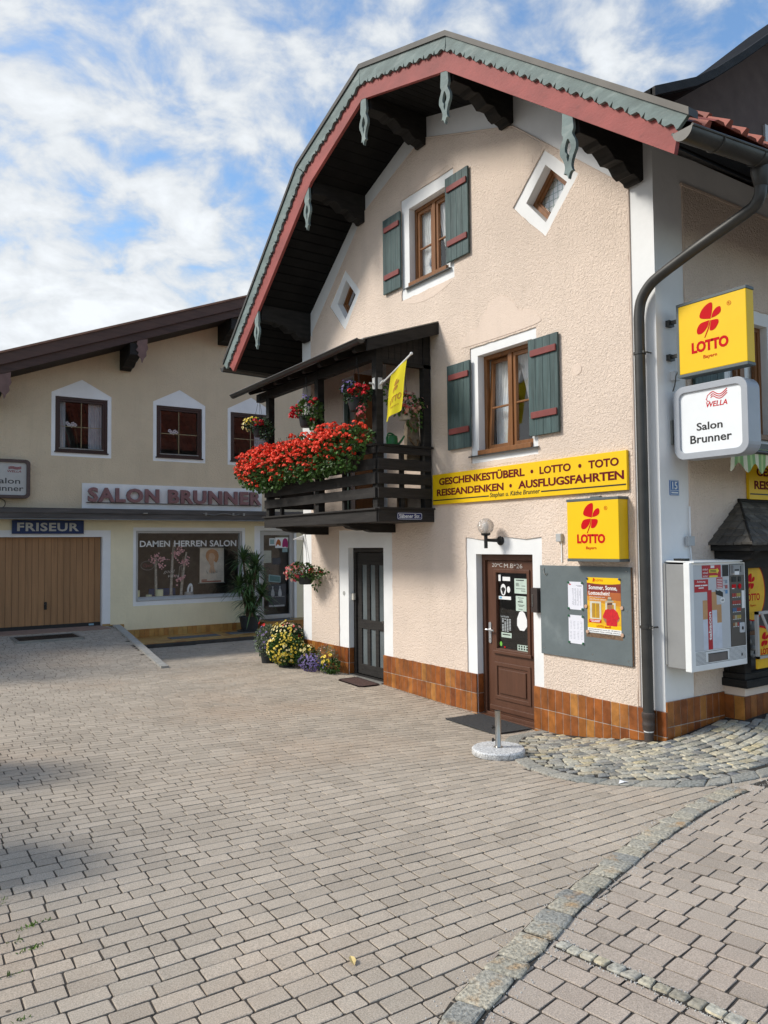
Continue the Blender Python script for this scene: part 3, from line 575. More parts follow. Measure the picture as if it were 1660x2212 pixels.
# purlins with carved consoles and pierced pendants
pend = smooth_closed([(-.055, 0), (-.06, -.12), (-.066, -.2), (-.05, -.24), (-.062, -.28), (-.085, -.33), (-.088, -.40), (-.058, -.46), (-.036, -.53), (-.04, -.575), (-.05, -.60), (-.03, -.60), (-.012, -.625), (0, -.66), (.012, -.625), (.03, -.6), (.05, -.6), (.04, -.575), (.036, -.53), (.058, -.46), (.088, -.40), (.085, -.33), (.062, -.28), (.05, -.24), (.066, -.2), (.06, -.12), (.055, 0)], 3, sharp=(0, 26))
hole = smooth_closed([(0, -.275), (.03, -.34), (.032, -.39), (.012, -.42), (.016, -.45), (0, -.50), (-.016, -.45), (-.012, -.42), (-.032, -.39), (-.03, -.34)], 3)
for y0, zb, zt in ((4.85, 5.50, 5.92), (6.69, 6.95, 7.32), (8.42, 7.46, 7.93), (10.02, 6.93, 7.36), (11.83, 5.46, 5.98)):
    dp = zt - zb; w_ = .19; prof = [(5.50, zt), (6.43, zt), (6.43, zb + .03), (6.40, zb), (6.36, zb), (6.34, zb + .03), (6.28, zb + .05), (6.24, zb + .03), (6.18, zb + .06), (6.12, zb + .13), (6.06, zb + .13), (6.0, zb + .12), (5.95, zb + .17), (5.88, zb + .22), (5.82, zb + .20), (5.78, zb + .21), (5.74, zb + .24), (5.50, zb + .24)]
    m = MB(DARK); m.poly(lambda a, b, n: (a, n, b), prof, y0, y0 + w_); c_ = m.build('carved_purlin', H, bevel=.006)
    m = MB(GREEN); zp = uz(y0 + .09) - .01; m.holed(PX(0), [(y0 + .09 + a * 1.12, zp + b) for a, b in pend], [[(y0 + .09 + a * 1.12, zp + b) for a, b in hole]], -5.436, -5.472)
    m.build('pierced_pendant', H)
# gutters and the downpipe at the corner
def gutter(m, p0, p1, r):
    p0, p1 = Vector(p0), Vector(p1); d = (p1 - p0).normalized(); sx = d.cross(Vector((0, 0, 1))).normalized(); k = 11; V = []
    for p in (p0, p1):
        for rr in (r, r - .006):
            for i in range(k): t = math.pi + math.pi * i / (k - 1); V.append(p + sx * math.cos(t) * rr + Vector((0, 0, 1)) * math.sin(t) * rr)
    F = []
    for i in range(k - 1): F += [(i, i + 1, 2 * k + i + 1, 2 * k + i), (k + i, k + i + 1, 3 * k + i + 1, 3 * k + i)]
    F += [(0, k, 3 * k, 2 * k), (k - 1, 2 * k - 1, 4 * k - 1, 3 * k - 1), list(range(k)), list(range(2 * k, 3 * k))]
    m.add(V, F); m.tube([p0 + sx * r, p1 + sx * r], .012, 8); m.tube([p0 - sx * r, p1 - sx * r], .012, 8)
m = MB(METALG); gutter(m, (5.20, 3.56, 5.085), (9.6, 3.52, 5.40), .088)
for x in (5.62, 6.2, 6.9): m.tube([Vector((x, 3.555, 5.09 + (x - 5.2) * .0716)) + Vector((0, math.cos(t) * .093, math.sin(t) * .093)) for t in np.linspace(math.pi, 2 * math.pi, 9)], .008, 6)
m.build('street_gutter', H, smooth='auto')
m = MB(METALG); gutter(m, (5.36, 13.26, 5.15), (9.6, 13.26, 5.05), .075); m.build('courtyard_gutter', H, smooth='auto')
m = MB(METALG); path = [(6.33, 3.585, 5.06), (6.33, 3.588, 4.95), (6.33, 3.60, 4.86), (6.33, 3.65, 4.79), (6.33, 3.76, 4.745), (6.33, 4.2, 4.61), (6.33, 4.62, 4.465), (6.33, 4.76, 4.385), (6.33, 4.845, 4.27), (6.33, 4.872, 4.12), (6.33, 4.872, 3.0), (6.33, 4.872, .22)]
m.tube(smooth_open(path[:10], 3) + path[10:], .052, 16); m.lathe((6.33, 3.585, 4.93), [(.052, 0), (.058, .01), (.085, .13), (.085, .17)], 16)
for z in (3.76, 1.07): m.lathe((6.33, 4.872, z - .015), [(.052, 0), (.060, .003), (.060, .027), (.052, .03)], 16); m.tube([(6.33, 4.82, z), (6.33, 4.80, z), (6.41, 4.80, z)], .008, 6); m.lathe((6.30, 4.80, z), [(.012, -.012), (.012, .012)], 8, (1, 0, 0))
m.build('downpipe', H, smooth='auto')
m = MB(M('cast_iron_brown', (.06, .045, .038), .55, .15)); m.lathe((6.33, 4.872, -.2), [(.044, 0), (.044, .27), (.058, .28), (.058, .31), (.062, .32), (.062, .34), (.058, .35), (.058, .39), (.064, .40), (.064, .44), (.053, .45)], 16); m.use(WHITE); m.lathe((6.33, 4.872, .06), [(.0455, 0), (.0465, .005), (.0465, .02), (.0455, .024)], 16); m.build('drain_socket', H, smooth='auto')

# ---- windows
def window(fr, a0, a1, b0, b1, rec, mats, mull=True, tilt=0, cross=.46, sill=True, curtain='sides', parent=None, fw=.05, name='window'):
    parent = parent or H; m = MB(mats); d = fr
    m.frame(d, a0, a1, b0, b1, fw, -rec, -rec - .06)
    c = (a0 + a1) / 2
    if mull: m.box(d, c - .035, c + .035, b0 + fw, b1 - fw, -rec + .004, -rec - .055)
    if sill: m.box(d, a0 + .01, a1 - .01, b0 - .03, b0 + .028, -rec - .02, .035)
    wn = m.build(name, parent, bevel=.004); g = MB(GLS)
    spans = [(a0 + fw, c - .035), (c + .035, a1 - fw)] if mull else [(a0 + fw, a1 - fw)]
    for k_, (s0, s1) in enumerate(spans):
        q = MB(mats); ft = fr
        if tilt and k_ == tilt - 1: ft = lambda a, b, n, s0=s0: fr(a, b, n - (b - b0 - fw) * .055)
        q.frame(ft, s0 + .002, s1 - .002, b0 + fw + .002, b1 - fw - .002, .045, -rec - .015, -rec - .062)
        if cross: zc = b0 + (b1 - b0) * cross; q.box(ft, s0 + .045, s1 - .045, zc - .011, zc + .011, -rec - .02, -rec - .05)
        q.build('sash', wn, bevel=.003); g.flat(ft, rect(s0 + .04, s1 - .04, b0 + fw + .04, b1 - fw - .04), -rec - .04)
    g.build('pane', wn)
    if curtain:
        cu = MB(CURT); nb = 60; zs = np.linspace(b0 + .03, b1 - .04, 14)
        def drape(f0, f1, keep):
            V = []; 
            for z in zs:
                for i in range(nb):
                    t = i / (nb - 1); aa = f0(z) + (f1(z) - f0(z)) * t; V.append(fr(aa, z, -rec - (.19 if tilt else .10) + .018 * math.sin(t * 46 + z * 2)))
            cu.add(V, [(j * nb + i, j * nb + i + 1, (j + 1) * nb + i + 1, (j + 1) * nb + i) for j in range(len(zs) - 1) for i in range(nb - 1)])
        h = b1 - b0; cur = lambda z: .22 + .22 * max(0, ((z - b0) / h - .25) / .75) ** 1.3 - .06 * math.exp(-(((z - b0) / h - .27) / .05) ** 2)
        if curtain == 'sides':
            wd = a1 - a0; drape(lambda z: a0 + .03, lambda z: a0 + .03 + wd * cur(z) * 1.25, 0); drape(lambda z: a1 - .03, lambda z: a1 - .03 - wd * cur(z) * 1.25, 0)
        elif curtain == 'full': drape(lambda z: a0 + .03, lambda z: a1 - .03, 0)
        else: wd = a1 - a0; drape(lambda z: a0 + .03, lambda z: a0 + .03 + wd * .2, 0); drape(lambda z: a1 - .03, lambda z: a1 - .03 - wd * .25, 0)
        cu.build('net_curtain', wn, smooth=True)
    return wn
window(G, 7.97, 8.86, 5.60, 6.72, .10, OAK); window(G, 6.45, 7.41, 3.04, 4.28, .10, OAK, tilt=2)
window(S, 7.62, 8.40, 3.04, 4.30, .08, OAK)
for nm, q, n in (('d', DL, 0), ('d', DR, 1)):
    m = MB(OAK); c = np.mean(q, 0); inn = [tuple(c + (np.array(p) - c) * .80) for p in q]; in2 = [tuple(c + (np.array(p) - c) * .70) for p in q]
    m.holed(G, q, [inn], -.11, -.17); m.holed(G, inn, [in2], -.125, -.16); dw = m.build('diamond_window', H); g = MB(GLS); g.flat(G, inn, -.145); g.build('pane', dw)
    if n:
        cu = MB(CURT); inn3 = [tuple(c + (np.array(p) - c) * .98) for p in q]; cu.flat(G, inn3, -.2); cu.use(M('curtain_stripe', (.35, .42, .36)))
        for k_ in range(-3, 4): cu.box(G, c[0] + k_ * .07 - .006, c[0] + k_ * .07 + .006, c[1] - .3 + abs(k_) * .07, c[1] + .3 - abs(k_) * .07, -.199, -.197); cu.box(G, c[0] - .28 + abs(k_) * .07, c[0] + .28 - abs(k_) * .07, c[1] + k_ * .07 - .004, c[1] + k_ * .07 + .004, -.199, -.1965)
        cu.build('net_curtain', dw)
# little coats of paint and the metal sills
for a0, a1, b in ((6.34, 7.56, 3.015), (7.9, 8.95, 5.575)):
    m = MB(METALG); m.poly(lambda a, b_, n: G(n, b + b_, a), [(-.12, .014), (.05, -.008), (.05, -.024), (.044, -.024), (.044, -.012), (-.12, .006)], a0, a1); m.build('window_sill', H)
def shutter(a0, a1, b0, b1, fr=G, lab=None, ang=0):
    m = MB(SHUT); k_ = 4; wd = (a1 - a0) / k_
    for i in range(k_): m.box(fr, a0 + i * wd + .0015, a0 + (i + 1) * wd - .0015, b0, b1, .032, .062)
    m.box(fr, a0 + .01, a1 - .01, b0 + .01, b1 - .01, .03, .055); s_ = m.build('shutter', H, bevel=.003); t = MB(SHUTR)
    for z in (b0 + (b1 - b0) * .175, b0 + (b1 - b0) * .815): t.box(fr, a0 + .015, a1 - .05, z, z + .075, .0625, .085)
    t.build('batten', s_, bevel=.004); q = MB(BLACK); q.tube([fr(a0 + .02, b0 + .1, .02), fr(a0 + .02, b0 + .1, .05)], .008, 6); q.build('hinge', s_)
shutter(9.01, 9.455, 5.615, 6.735); shutter(7.49, 7.955, 5.63, 6.77); shutter(7.505, 7.965, 3.13, 4.245); shutter(5.995, 6.455, 3.13, 4.25); shutter(6.95, 7.46, 3.1, 4.28, S)

# ---- brown door with a glazed panel
m = MB(DOORB); fr = G
m.holed(fr, [(6.505, -.26), (6.505, 1.76), (7.495, 1.76), (7.495, -.26)], [[(6.565, -.20), (6.565, 1.69), (7.44, 1.69), (7.44, -.20)]], -.09, -.17)
m.box(fr, 6.51, 7.49, -.30, -.225, .0, -.2)
dr1 = m.build('glazed_door', H, bevel=.004)
m = MB(DOORB); gl1 = rect(6.72, 7.255, .60, 1.53); m.holed(fr, rect(6.568, 7.437, -.20, 1.687), [gl1], -.125, -.165); m.frame(fr, 6.67, 7.30, .55, 1.58, .045, -.105, -.13)
m.box(fr, 6.65, 7.32, .535, .575, -.09, -.125); m.frame(fr, 6.68, 7.31, -.03, .43, .05, -.11, -.13); m.box(fr, 6.76, 7.23, .05, .35, -.108, -.13); m.box(fr, 6.6, 7.4, -.17, -.11, -.105, -.13)
m.build('door_leaf', dr1, bevel=.006)
g = MB(GLS); g.flat(fr, gl1, -.14); g.build('pane', dr1); m = MB(M('dark_hall', (.018, .017, .016), .8)); m.box(fr, 6.3, 7.7, -.3, 1.9, -.62, -.60); m.build('hall_darkness_panel', dr1)  # near-black panel behind the pane stands in for the darkness of the hall
h = MB(M('satin_aluminium', (.6, .6, .6), .35, .05, metal=.7)); h.poly(fr, [(7.385 + .022 * math.cos(t), .78 + (.11 if math.sin(t) > 0 else -.11) + .022 * math.sin(t)) for t in np.linspace(0, 2 * math.pi, 25)[:-1]], -.122, -.112)
h.tube([fr(7.385, .82, -.115), fr(7.385, .82, -.07), fr(7.35, .82, -.062), fr(7.27, .815, -.062)], .011, 8); h.tube([fr(7.385, .82, -.07), fr(7.41, .82, -.06)], .012, 8); h.use(BLACK); h.lathe(fr(7.385, .70, -.116), [(.007, 0), (.007, .006)], 8, (-1, 0, 0)); h.build('handle', dr1)
c = MB(M('chalk', (.62, .60, .56), .9, .2, 60)); c.text(fr, '20*C', 7.34, 7.15, 1.605, 1.655, -.1245, .0006, -.01); c.text(fr, 'M.B*26', 7.12, 6.80, 1.595, 1.652, -.1245, .0006, -.01); c.build('chalk_mark', dr1)
sk = MB(SWHT); n = -.1375
sk.flat(fr, rect(7.20, 7.24, 1.43, 1.51), n); sk.flat(fr, rect(7.03, 7.165, 1.435, 1.485), n)
sk.flat(fr, [(7.155 + .048 * math.cos(t), 1.325 + .072 * math.sin(t)) for t in np.linspace(0, 6.28, 25)[:-1]], n); sk.flat(fr, [(7.06 + .028 * math.cos(t), 1.33 + .04 * math.sin(t)) for t in np.linspace(0, 6.28, 17)[:-1]], n)
sk.flat(fr, rect(7.02, 7.24, 1.205, 1.245), n); sk.flat(fr, [(6.835 + .088 * math.cos(t) - .01 * math.sin(2 * t), .965 + .125 * math.sin(t)) for t in np.linspace(.2, 6.48, 10)[:-1]], n)
sk.use(M('pale_green_paper', (.50, .60, .52), .8)); sk.flat(fr, rect(6.745, 6.955, 1.29, 1.47), n); sk.flat(fr, rect(6.755, 6.935, 1.08, 1.26), n); sk.flat(fr, rect(7.02, 7.20, .74, .80), n); sk.flat(fr, rect(6.73, 6.92, .605, .675), n)
sk.use(SBLK)
for i, (a0, a1, z) in enumerate(((6.79, 6.93, 1.445), (6.88, 6.93, 1.41), (6.88, 6.93, 1.395), (6.87, 6.93, 1.38), (6.77, 6.83, 1.38), (6.77, 6.93, 1.345), (6.77, 6.84, 1.32), (6.80, 6.90, 1.235), (6.82, 6.88, 1.21), (6.81, 6.90, 1.185), (6.79, 6.9, 1.15), (6.81, 6.88, 1.135), (6.82, 6.89, 1.10), (7.04, 7.18, .77))): sk.box(fr, a0, a1, z, z + (.012 if i in (0, 9, 13) else .006), n, n + .0012)
sk.flat(fr, [(7.155 + .03 * math.cos(t) * (1 + .4 * math.sin(3 * t)), 1.315 + .045 * math.sin(t)) for t in np.linspace(0, 6.28, 19)[:-1]], n + .001)
for i in range(2):
    for j in range(4): sk.box(fr, 6.745 + j * .044, 6.77 + j * .044, .617 + i * .03, .638 + i * .03, n, n + .0012)
sk.use(M('shelf_label_grey', (.42, .45, .46)))
for r_i in range(9):
    for c_i in range(4):
        if (r_i * 7 + c_i * 3) % 11: sk.flat(fr, rect(7.03 + c_i * .042, 7.06 + c_i * .042, .815 + r_i * .018, .826 + r_i * .018), n)
sk.text(fr, 'Geschäftszeiten', 7.21, 7.06, .985, 1.01, n, .0006); sk.use(M('sticker_blue', (.12, .40, .62))); sk.flat(fr, rect(7.18, 7.225, 1.215, 1.238), n + .001); sk.use(M('sticker_green', (.16, .45, .07))); sk.flat(fr, [(7.21 + .022 * math.cos(t), .655 + .03 * math.sin(t)) for t in np.linspace(0, 6.28, 17)[:-1]], n); sk.use(SRED); sk.flat(fr, rect(7.13, 7.155, .61, .63), n)
sk.build('door_stickers', dr1)
# ---- black panelled door beneath the balcony
m = MB(DARKX); m.holed(G, rect(9.615, 10.615, -.28, 1.845), [rect(9.68, 10.55, -.14, 1.78)], -.09, -.16); m.box(G, 9.62, 10.61, -.30, -.14, -.01, -.2); dr2 = m.build('panelled_door', H, bevel=.004)
m = MB(DARKX); cols = [(9.79, 9.94), (10.03, 10.18), (10.27, 10.42)]; hs = [rect(a, b, .72, 1.58) for a, b in cols] + [rect(a, b, .02, .58) for a, b in cols]; m.holed(G, rect(9.685, 10.545, -.138, 1.775), hs, -.12, -.15); m.build('door_leaf', dr2, bevel=.005)
g = MB(M('obscured_door_glass', (.13, .15, .155), .25, .15, 3, spec=.7)); [g.flat(G, q, -.14) for q in hs]; g.build('pane', dr2)
h = MB(STEEL); h.lathe(G(9.72, .73, -.12), [(.028, 0), (.028, .02), (.01, .03), (.01, .05), (.02, .06), (.02, .075)], 12, (-1, 0, 0)); h.build('door_knob', dr2, smooth='auto')
m = MB(M('concrete_step', (.22, .21, .19), .9)); m.box(G, 9.62, 10.61, -.4, -.15, -.02, .05); m.build('door_step', H)
m = MB(M('bell_push', (.55, .52, .46), .5)); m.box(G, 10.55, 10.615, 1.02, 1.12, -.085, -.045); m.use(M('lock_plate', (.4, .4, .38), .4)); m.lathe(G(10.76, 1.12, 0), [(.035, 0), (.035, .006)], 16, (-1, 0, 0)); m.build('bell_push', H)

# ---- balcony
m = MB(DARKX); X0 = 5.50; y0b, y1b = 8.35, 11.73
m.box(PX(X0), y0b + .02, y1b, 2.20, 2.235, -.06, -.925); m.box(PX(X0), y0b, y1b, 2.195, 2.36, .02, -.05); m.box(PY(y0b), X0 + .0, GX, 2.195, 2.36, .018, -.03); m.box(PY(y1b), X0, GX, 2.195, 2.36, .0, -.05)
m.box(PX(X0), y0b - .02, y1b + .04, 2.35, 2.375, .05, -.07); m.box(PY(y0b), X0 - .0, GX - .01, 2.36, 2.385, .045, -.05)
bal = m.build('balcony', H, bevel=.004)
levels = ((2.505, 2.645), (2.69, 2.835), (2.875, 3.025), (3.09, 3.185))
for b0, b1 in levels:
    m = MB(DARKX); m.box(PX(X0), y0b + .015, y1b - .02, b0 + R(-.004, .004), b1 + R(-.004, .004), .03, 0); m.build('railing_board', bal, bevel=.004)
    m = MB(DARKX); m.box(PY(y0b), X0 + .005, GX - .06, b0 + R(-.004, .004), b1 + R(-.004, .004), .022, -.008); m.build('railing_board', bal, bevel=.004)
    m = MB(DARKX); m.box(PY(y1b), X0 + .03, GX - .02, b0, b1, 0, -.03); m.build('railing_board', bal, bevel=.004)
m = MB(DARK); m.box(PX(X0), y0b - .01, y1b + .01, 3.186, 3.215, .05, -.09); m.build('handrail', bal, bevel=.004); m = MB(DARK); m.box(PY(y0b), X0 + .09, GX - .03, 3.186, 3.213, .045, -.07); m.build('handrail', bal, bevel=.004)
for y in (y0b + .012, 9.93, y1b - .125):
    m = MB(DARK); m.box(PX(X0), y, y + .11, 2.22, 4.47, -.005, -.115); m.build('post', bal, bevel=.006)
m = MB(DARK); m.box(PX(X0), 8.36, 8.46, 2.36, 4.75, -.775, -.895); m.build('post', bal, bevel=.006)
for y in (9.2, 11.15):
    m = MB(DARK); m.box(PX(X0), y, y + .06, 2.36, 3.18, -.005, -.06); m.build('baluster', bal, bevel=.004)
m = MB(DARK); m.box(PY(y0b), X0 + .38, X0 + .44, 2.38, 3.18, -.012, -.06); m.build('baluster', bal, bevel=.004)
for y in (9.26, 11.22):      # carved console under the floor
    m = MB(DARK); prof = [(6.43, 2.193), (5.50, 2.193), (5.53, 2.175), (5.62, 2.16), (5.66, 2.13), (5.74, 2.115), (5.84, 2.10), (5.92, 2.115), (5.98, 2.09), (6.06, 2.075), (6.43, 2.07)]; m.poly(lambda a, b, n: (a, n, b), prof, y, y + .17); m.build('console', bal, bevel=.006)
m = MB(DARK); bl = lambda x: 4.47 + (x - 5.22) * .335
m.poly(lambda a, b, n: (a, n, b), [(5.22, bl(5.22)), (6.42, bl(6.42)), (6.42, bl(6.42) + .035), (5.22, bl(5.22) + .035)], 8.22, 12.24)
for y in np.arange(8.45, 12.2, .47): m.poly(lambda a, b, n: (a, n, b), [(5.27, bl(5.27) - .09), (6.42, bl(6.42) - .09), (6.42, bl(6.42)), (5.24, bl(5.24)), (5.24, bl(5.24) - .06)], y, y + .08)
m.box(PX(X0), 8.36, 12.1, 4.34, 4.47, -.01, -.11)
rf = m.build('balcony_roof', bal); m = MB(METALL)
m.poly(lambda a, b, n: (a, n, b), [(5.20, bl(5.2) + .04), (6.42, bl(6.42) + .037), (6.42, bl(6.42) + .052), (5.20, bl(5.2) + .055)], 8.19, 12.27); m.build('roof_sheet', bal)
m = MB(DARK); m.poly(lambda a, b, n: (a, n, b), [(5.26, bl(5.26) - .12), (6.415, bl(6.415) - .13), (6.415, bl(6.415) + .03), (5.26, bl(5.26) + .03)], 8.18, 8.215); m.build('verge_board', bal)
m = MB(METALG); gutter(m, (5.17, 8.2, 4.50), (5.17, 12.3, 4.46), .055); m.build('balcony_gutter', bal, smooth='auto')
for i in range(7):
    x = 5.62 + i * .10
    m = MB(DARKX); m.box(PY(8.36), x, x + .094, 4.30, bl(x) - .02, -.02, -.045); m.build('gable_board', bal)
m = MB(DARK); m.box(PY(8.36), 5.55, 6.4, 4.29, 4.34, -.0, -.08); m.build('tie_beam', bal)
# balcony door in the wall
m = MB(OAK); m.frame(G, 9.60, 10.52, 2.25, 4.50, .07, -.1, -.16); m.box(G, 9.67, 9.74, 2.3, 4.45, -.09, -.2); bdv = m.build('balcony_door', H); m = MB(OAK); m.box(lambda a, b, n: (GX - a, 9.68 + n, b), -.10, .42, 2.30, 4.44, 0, .04); m.build('door_leaf', bdv)
g = MB(GLS); g.flat(G, rect(9.75, 10.45, 2.4, 4.42), -.13); g.build('pane', bdv)
m = MB(M('dark_green_jamb', (.03, .055, .045), .6)); m.box(G, 10.50, 10.62, 2.3, 4.52, .03, .06); m.build('door_shutter', bdv)
# ------------------------------------------------------------------ signs and fittings on the house
CL = dict(ul=[(0, 0), (-.155, .045), (-.135, .14), (-.055, .205), (.022, .215), (.028, .12)], ur=[(.012, .008), (.035, .08), (.09, .13), (.145, .13), (.148, .06), (.085, .02)], ll=[(-.018, -.014), (-.15, -.03), (-.205, -.10), (-.195, -.165), (-.125, -.165), (-.05, -.10)], lr=[(.008, -.02), (.105, -.03), (.11, -.085), (.055, -.15), (-.012, -.155), (-.008, -.09)])
def clover(m, fr, ca, cb, s, n, mir=1, d=.0015):
    for k_, p in CL.items(): m.poly(fr, [(ca + mir * a * s, cb + b * s) for a, b in smooth_closed(p, 5, sharp=(0,))], n, n + d)
    m.poly(fr, [(ca + mir * a * s, cb + b * s) for a, b in [(-.01, -.02), (-.04, -.11), (-.10, -.235), (-.085, -.235), (-.025, -.12), (.002, -.02)]], n, n + d)
def lottery_face(m, fr, a0, a1, b0, b1, n):     # a0 = reader's left
    q = lambda u, v: (a0 + (a1 - a0) * u, b0 + (b1 - b0) * v); W_ = a1 - a0; sgn = 1 if W_ > 0 else -1
    m.use(SRED); clover(m, fr, *q(.495, .70), abs(W_), n, sgn)
    (u0, v0), (u1, v1) = q(.20, .275), q(.745, .43); m.text(fr, 'LOTTO', u0, u1, v0, v1, n, .0015, .05, 0, .95)
    (u0, v0), (u1, v1) = q(.375, .165), q(.575, .225); m.text(fr, 'Bayern', u0, u1, v0, v1, n, .0015, .012)
    c = q(.765, .845); r = .03 * abs(W_); ring = [(c[0] + r * math.cos(t), c[1] + r * math.sin(t)) for t in np.linspace(0, 2 * math.pi, 21)[:-1]]; m.holed(fr, ring, [[(c[0] + (a - c[0]) * .82, c[1] + (b - c[1]) * .82) for a, b in ring]], n, n + .0015)
    m.text(fr, 'R', c[0] - sgn * r * .35, c[0] + sgn * r * .4, c[1] - r * .45, c[1] + r * .45, n, .0015)
def light_box(name, label, fr, a0, a1, b0, b1, n0, n1, body=True):
    t = thing(name, label, 'sign', fr((a0 + a1) / 2, b0, n0)); lo, hi = min(a0, a1), max(a0, a1)
    m = MB(SGREY); m.box(fr, lo - .004, hi + .004, b1 - .012, b1 + .016, n0, n1 + .004); m.box(fr, lo - .004, hi + .004, b0 - .016, b0 + .012, n0, n1 + .004); m.build('housing_rail', t, bevel=.003)
    m = MB(YEL); m.box(fr, lo, hi, b0 + .0125, b1 - .0125, n0 + .003, n1); m.build('yellow_casing', t, bevel=.006)
    m = MB(SRED); lottery_face(m, fr, a0, a1, b0, b1, n1 + .0005); m.build('red_print', t); return t
t = light_box('illuminated_sign', 'yellow box sign with red clover on the gable wall above the noticeboard', G, 5.80, 5.115, 1.715, 2.345, .02, .17)
m = MB(SGREY); m.box(G, 5.40, 5.52, 2.362, 2.378, .07, .12); m.build('vent_cap', t)
m = MB(M('grey_junction_box', (.42, .43, .43), .6, .05)); m.box(G, 6.0, 6.075, 1.91, 2.0, .017, .06); m.use(WHITE2); m.box(G, 6.015, 6.03, 1.68, 1.91, .017, .03); tag(m.build('junction_box', bevel=.006, loc=G(6.04, 1.95, 0)), 'small grey junction box left of the yellow box sign on the gable wall', 'junction box')
# projecting signs on the side wall (they face the courtyard)
fx = PX(6.60); t = light_box('projecting_sign', 'yellow square sign with red clover projecting from the side wall, above the white one', fx, 4.585, 3.885, 3.50, 4.19, -.075, .05)
m = MB(SGREY); m.box(fx, 4.58, 4.605, 3.49, 4.205, -.075, .052); m.build('housing_side', t)
m = MB(METALG)
for z in (3.72, 4.06): m.box(fx, 4.60, 4.73, z - .012, z + .022, -.02, .01); m.box(fx, 4.70, 4.745, z - .03, z + .03, -.05, .03)
m.tube([fx(4.60, 3.60, .02), fx(4.64, 3.52, .03), fx(4.66, 3.44, .02), fx(4.70, 3.38, 0)], .006, 6); m.build('bracket', t)
t = thing('projecting_sign', 'white rounded sign in a grey frame projecting from the side wall', 'sign', (6.65, 4.3, 2.69)); SF = M('silver_plastic_frame', (.36, .38, .41), .35, .04)
def rrect(a0, a1, b0, b1, r, k=7): return [(cx + r * math.cos(q + math.pi / 2 * i / (k - 1) ), cy + r * math.sin(q + math.pi / 2 * i / (k - 1))) for cx, cy, q in ((a1 - r, b0 + r, -math.pi / 2), (a1 - r, b1 - r, 0), (a0 + r, b1 - r, math.pi / 2), (a0 + r, b0 + r, math.pi)) for i in range(k)]
fx = PX(6.66); m = MB(SF); yo = (3.915, 4.685, 2.69, 3.40)
m.holed(fx, rrect(*yo, .11), [rrect(yo[0] + .062, yo[1] - .062, yo[2] + .062, yo[3] - .062, .06)], -.12, .08); m.build('frame', t, bevel=.028)
m = MB(M('sign_white_acrylic', (.80, .82, .83), .3, .02)); m.poly(fx, rrect(3.965, 4.635, 2.74, 3.35, .06), -.08, .058); m.build('sign_face', t)
m = MB(SBLK); yl = lambda u: 4.605 - .60 * u; n = .0585
m.text(fx, 'Salon', yl(.26), yl(.71), 2.955, 3.03, n, .0015, .018); m.text(fx, 'Brunner', yl(.14), yl(.86), 2.835, 2.915, n, .0015, .018)
m.use(SRED); m.text(fx, 'WELLA', yl(.44), yl(.80), 3.165, 3.215, n, .0015, .012, .2)
def ribbon(m, fr, pts, wd, n, taper=True):
    P = np.array(smooth_open(pts, 6)); d = np.gradient(P, axis=0); d /= np.linalg.norm(d, axis=1)[:, None]; nr = np.column_stack([-d[:, 1], d[:, 0]]); w_ = np.full(len(P), wd / 2)
    m.poly(fr, [tuple(q) for q in P + nr * w_[:, None]] + [tuple(q) for q in (P - nr * w_[:, None])[::-1]], n, n + .0015)
for dz in (0, -.020, -.040): ribbon(m, fx, [(yl(.50 + (.02 if dz else 0)), 3.29 + dz), (yl(.56), 3.305 + dz), (yl(.63), 3.28 + dz), (yl(.70), 3.275 + dz), (yl(.80), 3.315 + dz)], .008, n)
ribbon(m, fx, [(yl(.50), 3.29), (yl(.465), 3.275), (yl(.455), 3.255), (yl(.44), 3.243), (yl(.455), 3.236), (yl(.457), 3.222), (yl(.50), 3.222)], .006, n); m.build('lettering', t)
m = MB(METALL); m.box(fx, 4.66, 4.73, 2.93, 3.02, -.06, .02); m.box(fx, 4.725, 4.746, 2.86, 3.10, -.09, .05); m.build('bracket', t)
m = MB(M('white_plastic_socket', (.62, .63, .63), .5, .04)); m.box(S, 6.63, 6.72, 3.50, 3.59, 0, .05); m.tube([S(6.675, 3.5, .02), S(6.67, 3.35, .012), S(6.66, 3.28, .012)], .006, 6); tag(m.build('cable_box', bevel=.006, loc=S(6.67, 3.54, 0)), 'white cable socket on the side wall between the two projecting signs', 'cable box')
m = MB(M('house_number_blue', (.03, .13, .36), .35, .1, 20)); m.poly(S, rrect(6.57, 6.715, 2.355, 2.505, .008), 0, .008); m.use(M('enamel_white', (.7, .74, .76), .4, .1)); m.frame(S, 6.574, 6.711, 2.359, 2.501, .004, .008, .0095); m.text(S, '15', 6.605, 6.685, 2.415, 2.49, .008, .002, .02); m.box(S, 6.58, 6.705, 2.402, 2.406, .008, .0095); m.box(S, 6.59, 6.695, 2.375, 2.39, .008, .0095); tag(m.build('house_number', loc=S(6.64, 2.35, 0)), 'small blue enamel house number plate on the white corner band', 'house number')
m = MB(M('grey_junction_box', (.4, .4, .4))); m.box(S, 6.775, 6.875, 1.855, 1.95, .018, .06); m.use(WHITE2); m.tube([S(6.85, 1.95, .025), S(6.85, 2.25, .025)], .01, 6); m.tube([S(6.85, 1.86, .025), S(6.86, 1.70, .025)], .008, 6); tag(m.build('junction_box', bevel=.006, loc=S(6.82, 1.9, 0)), 'grey junction box on the side wall above the cigarette machine', 'junction box')
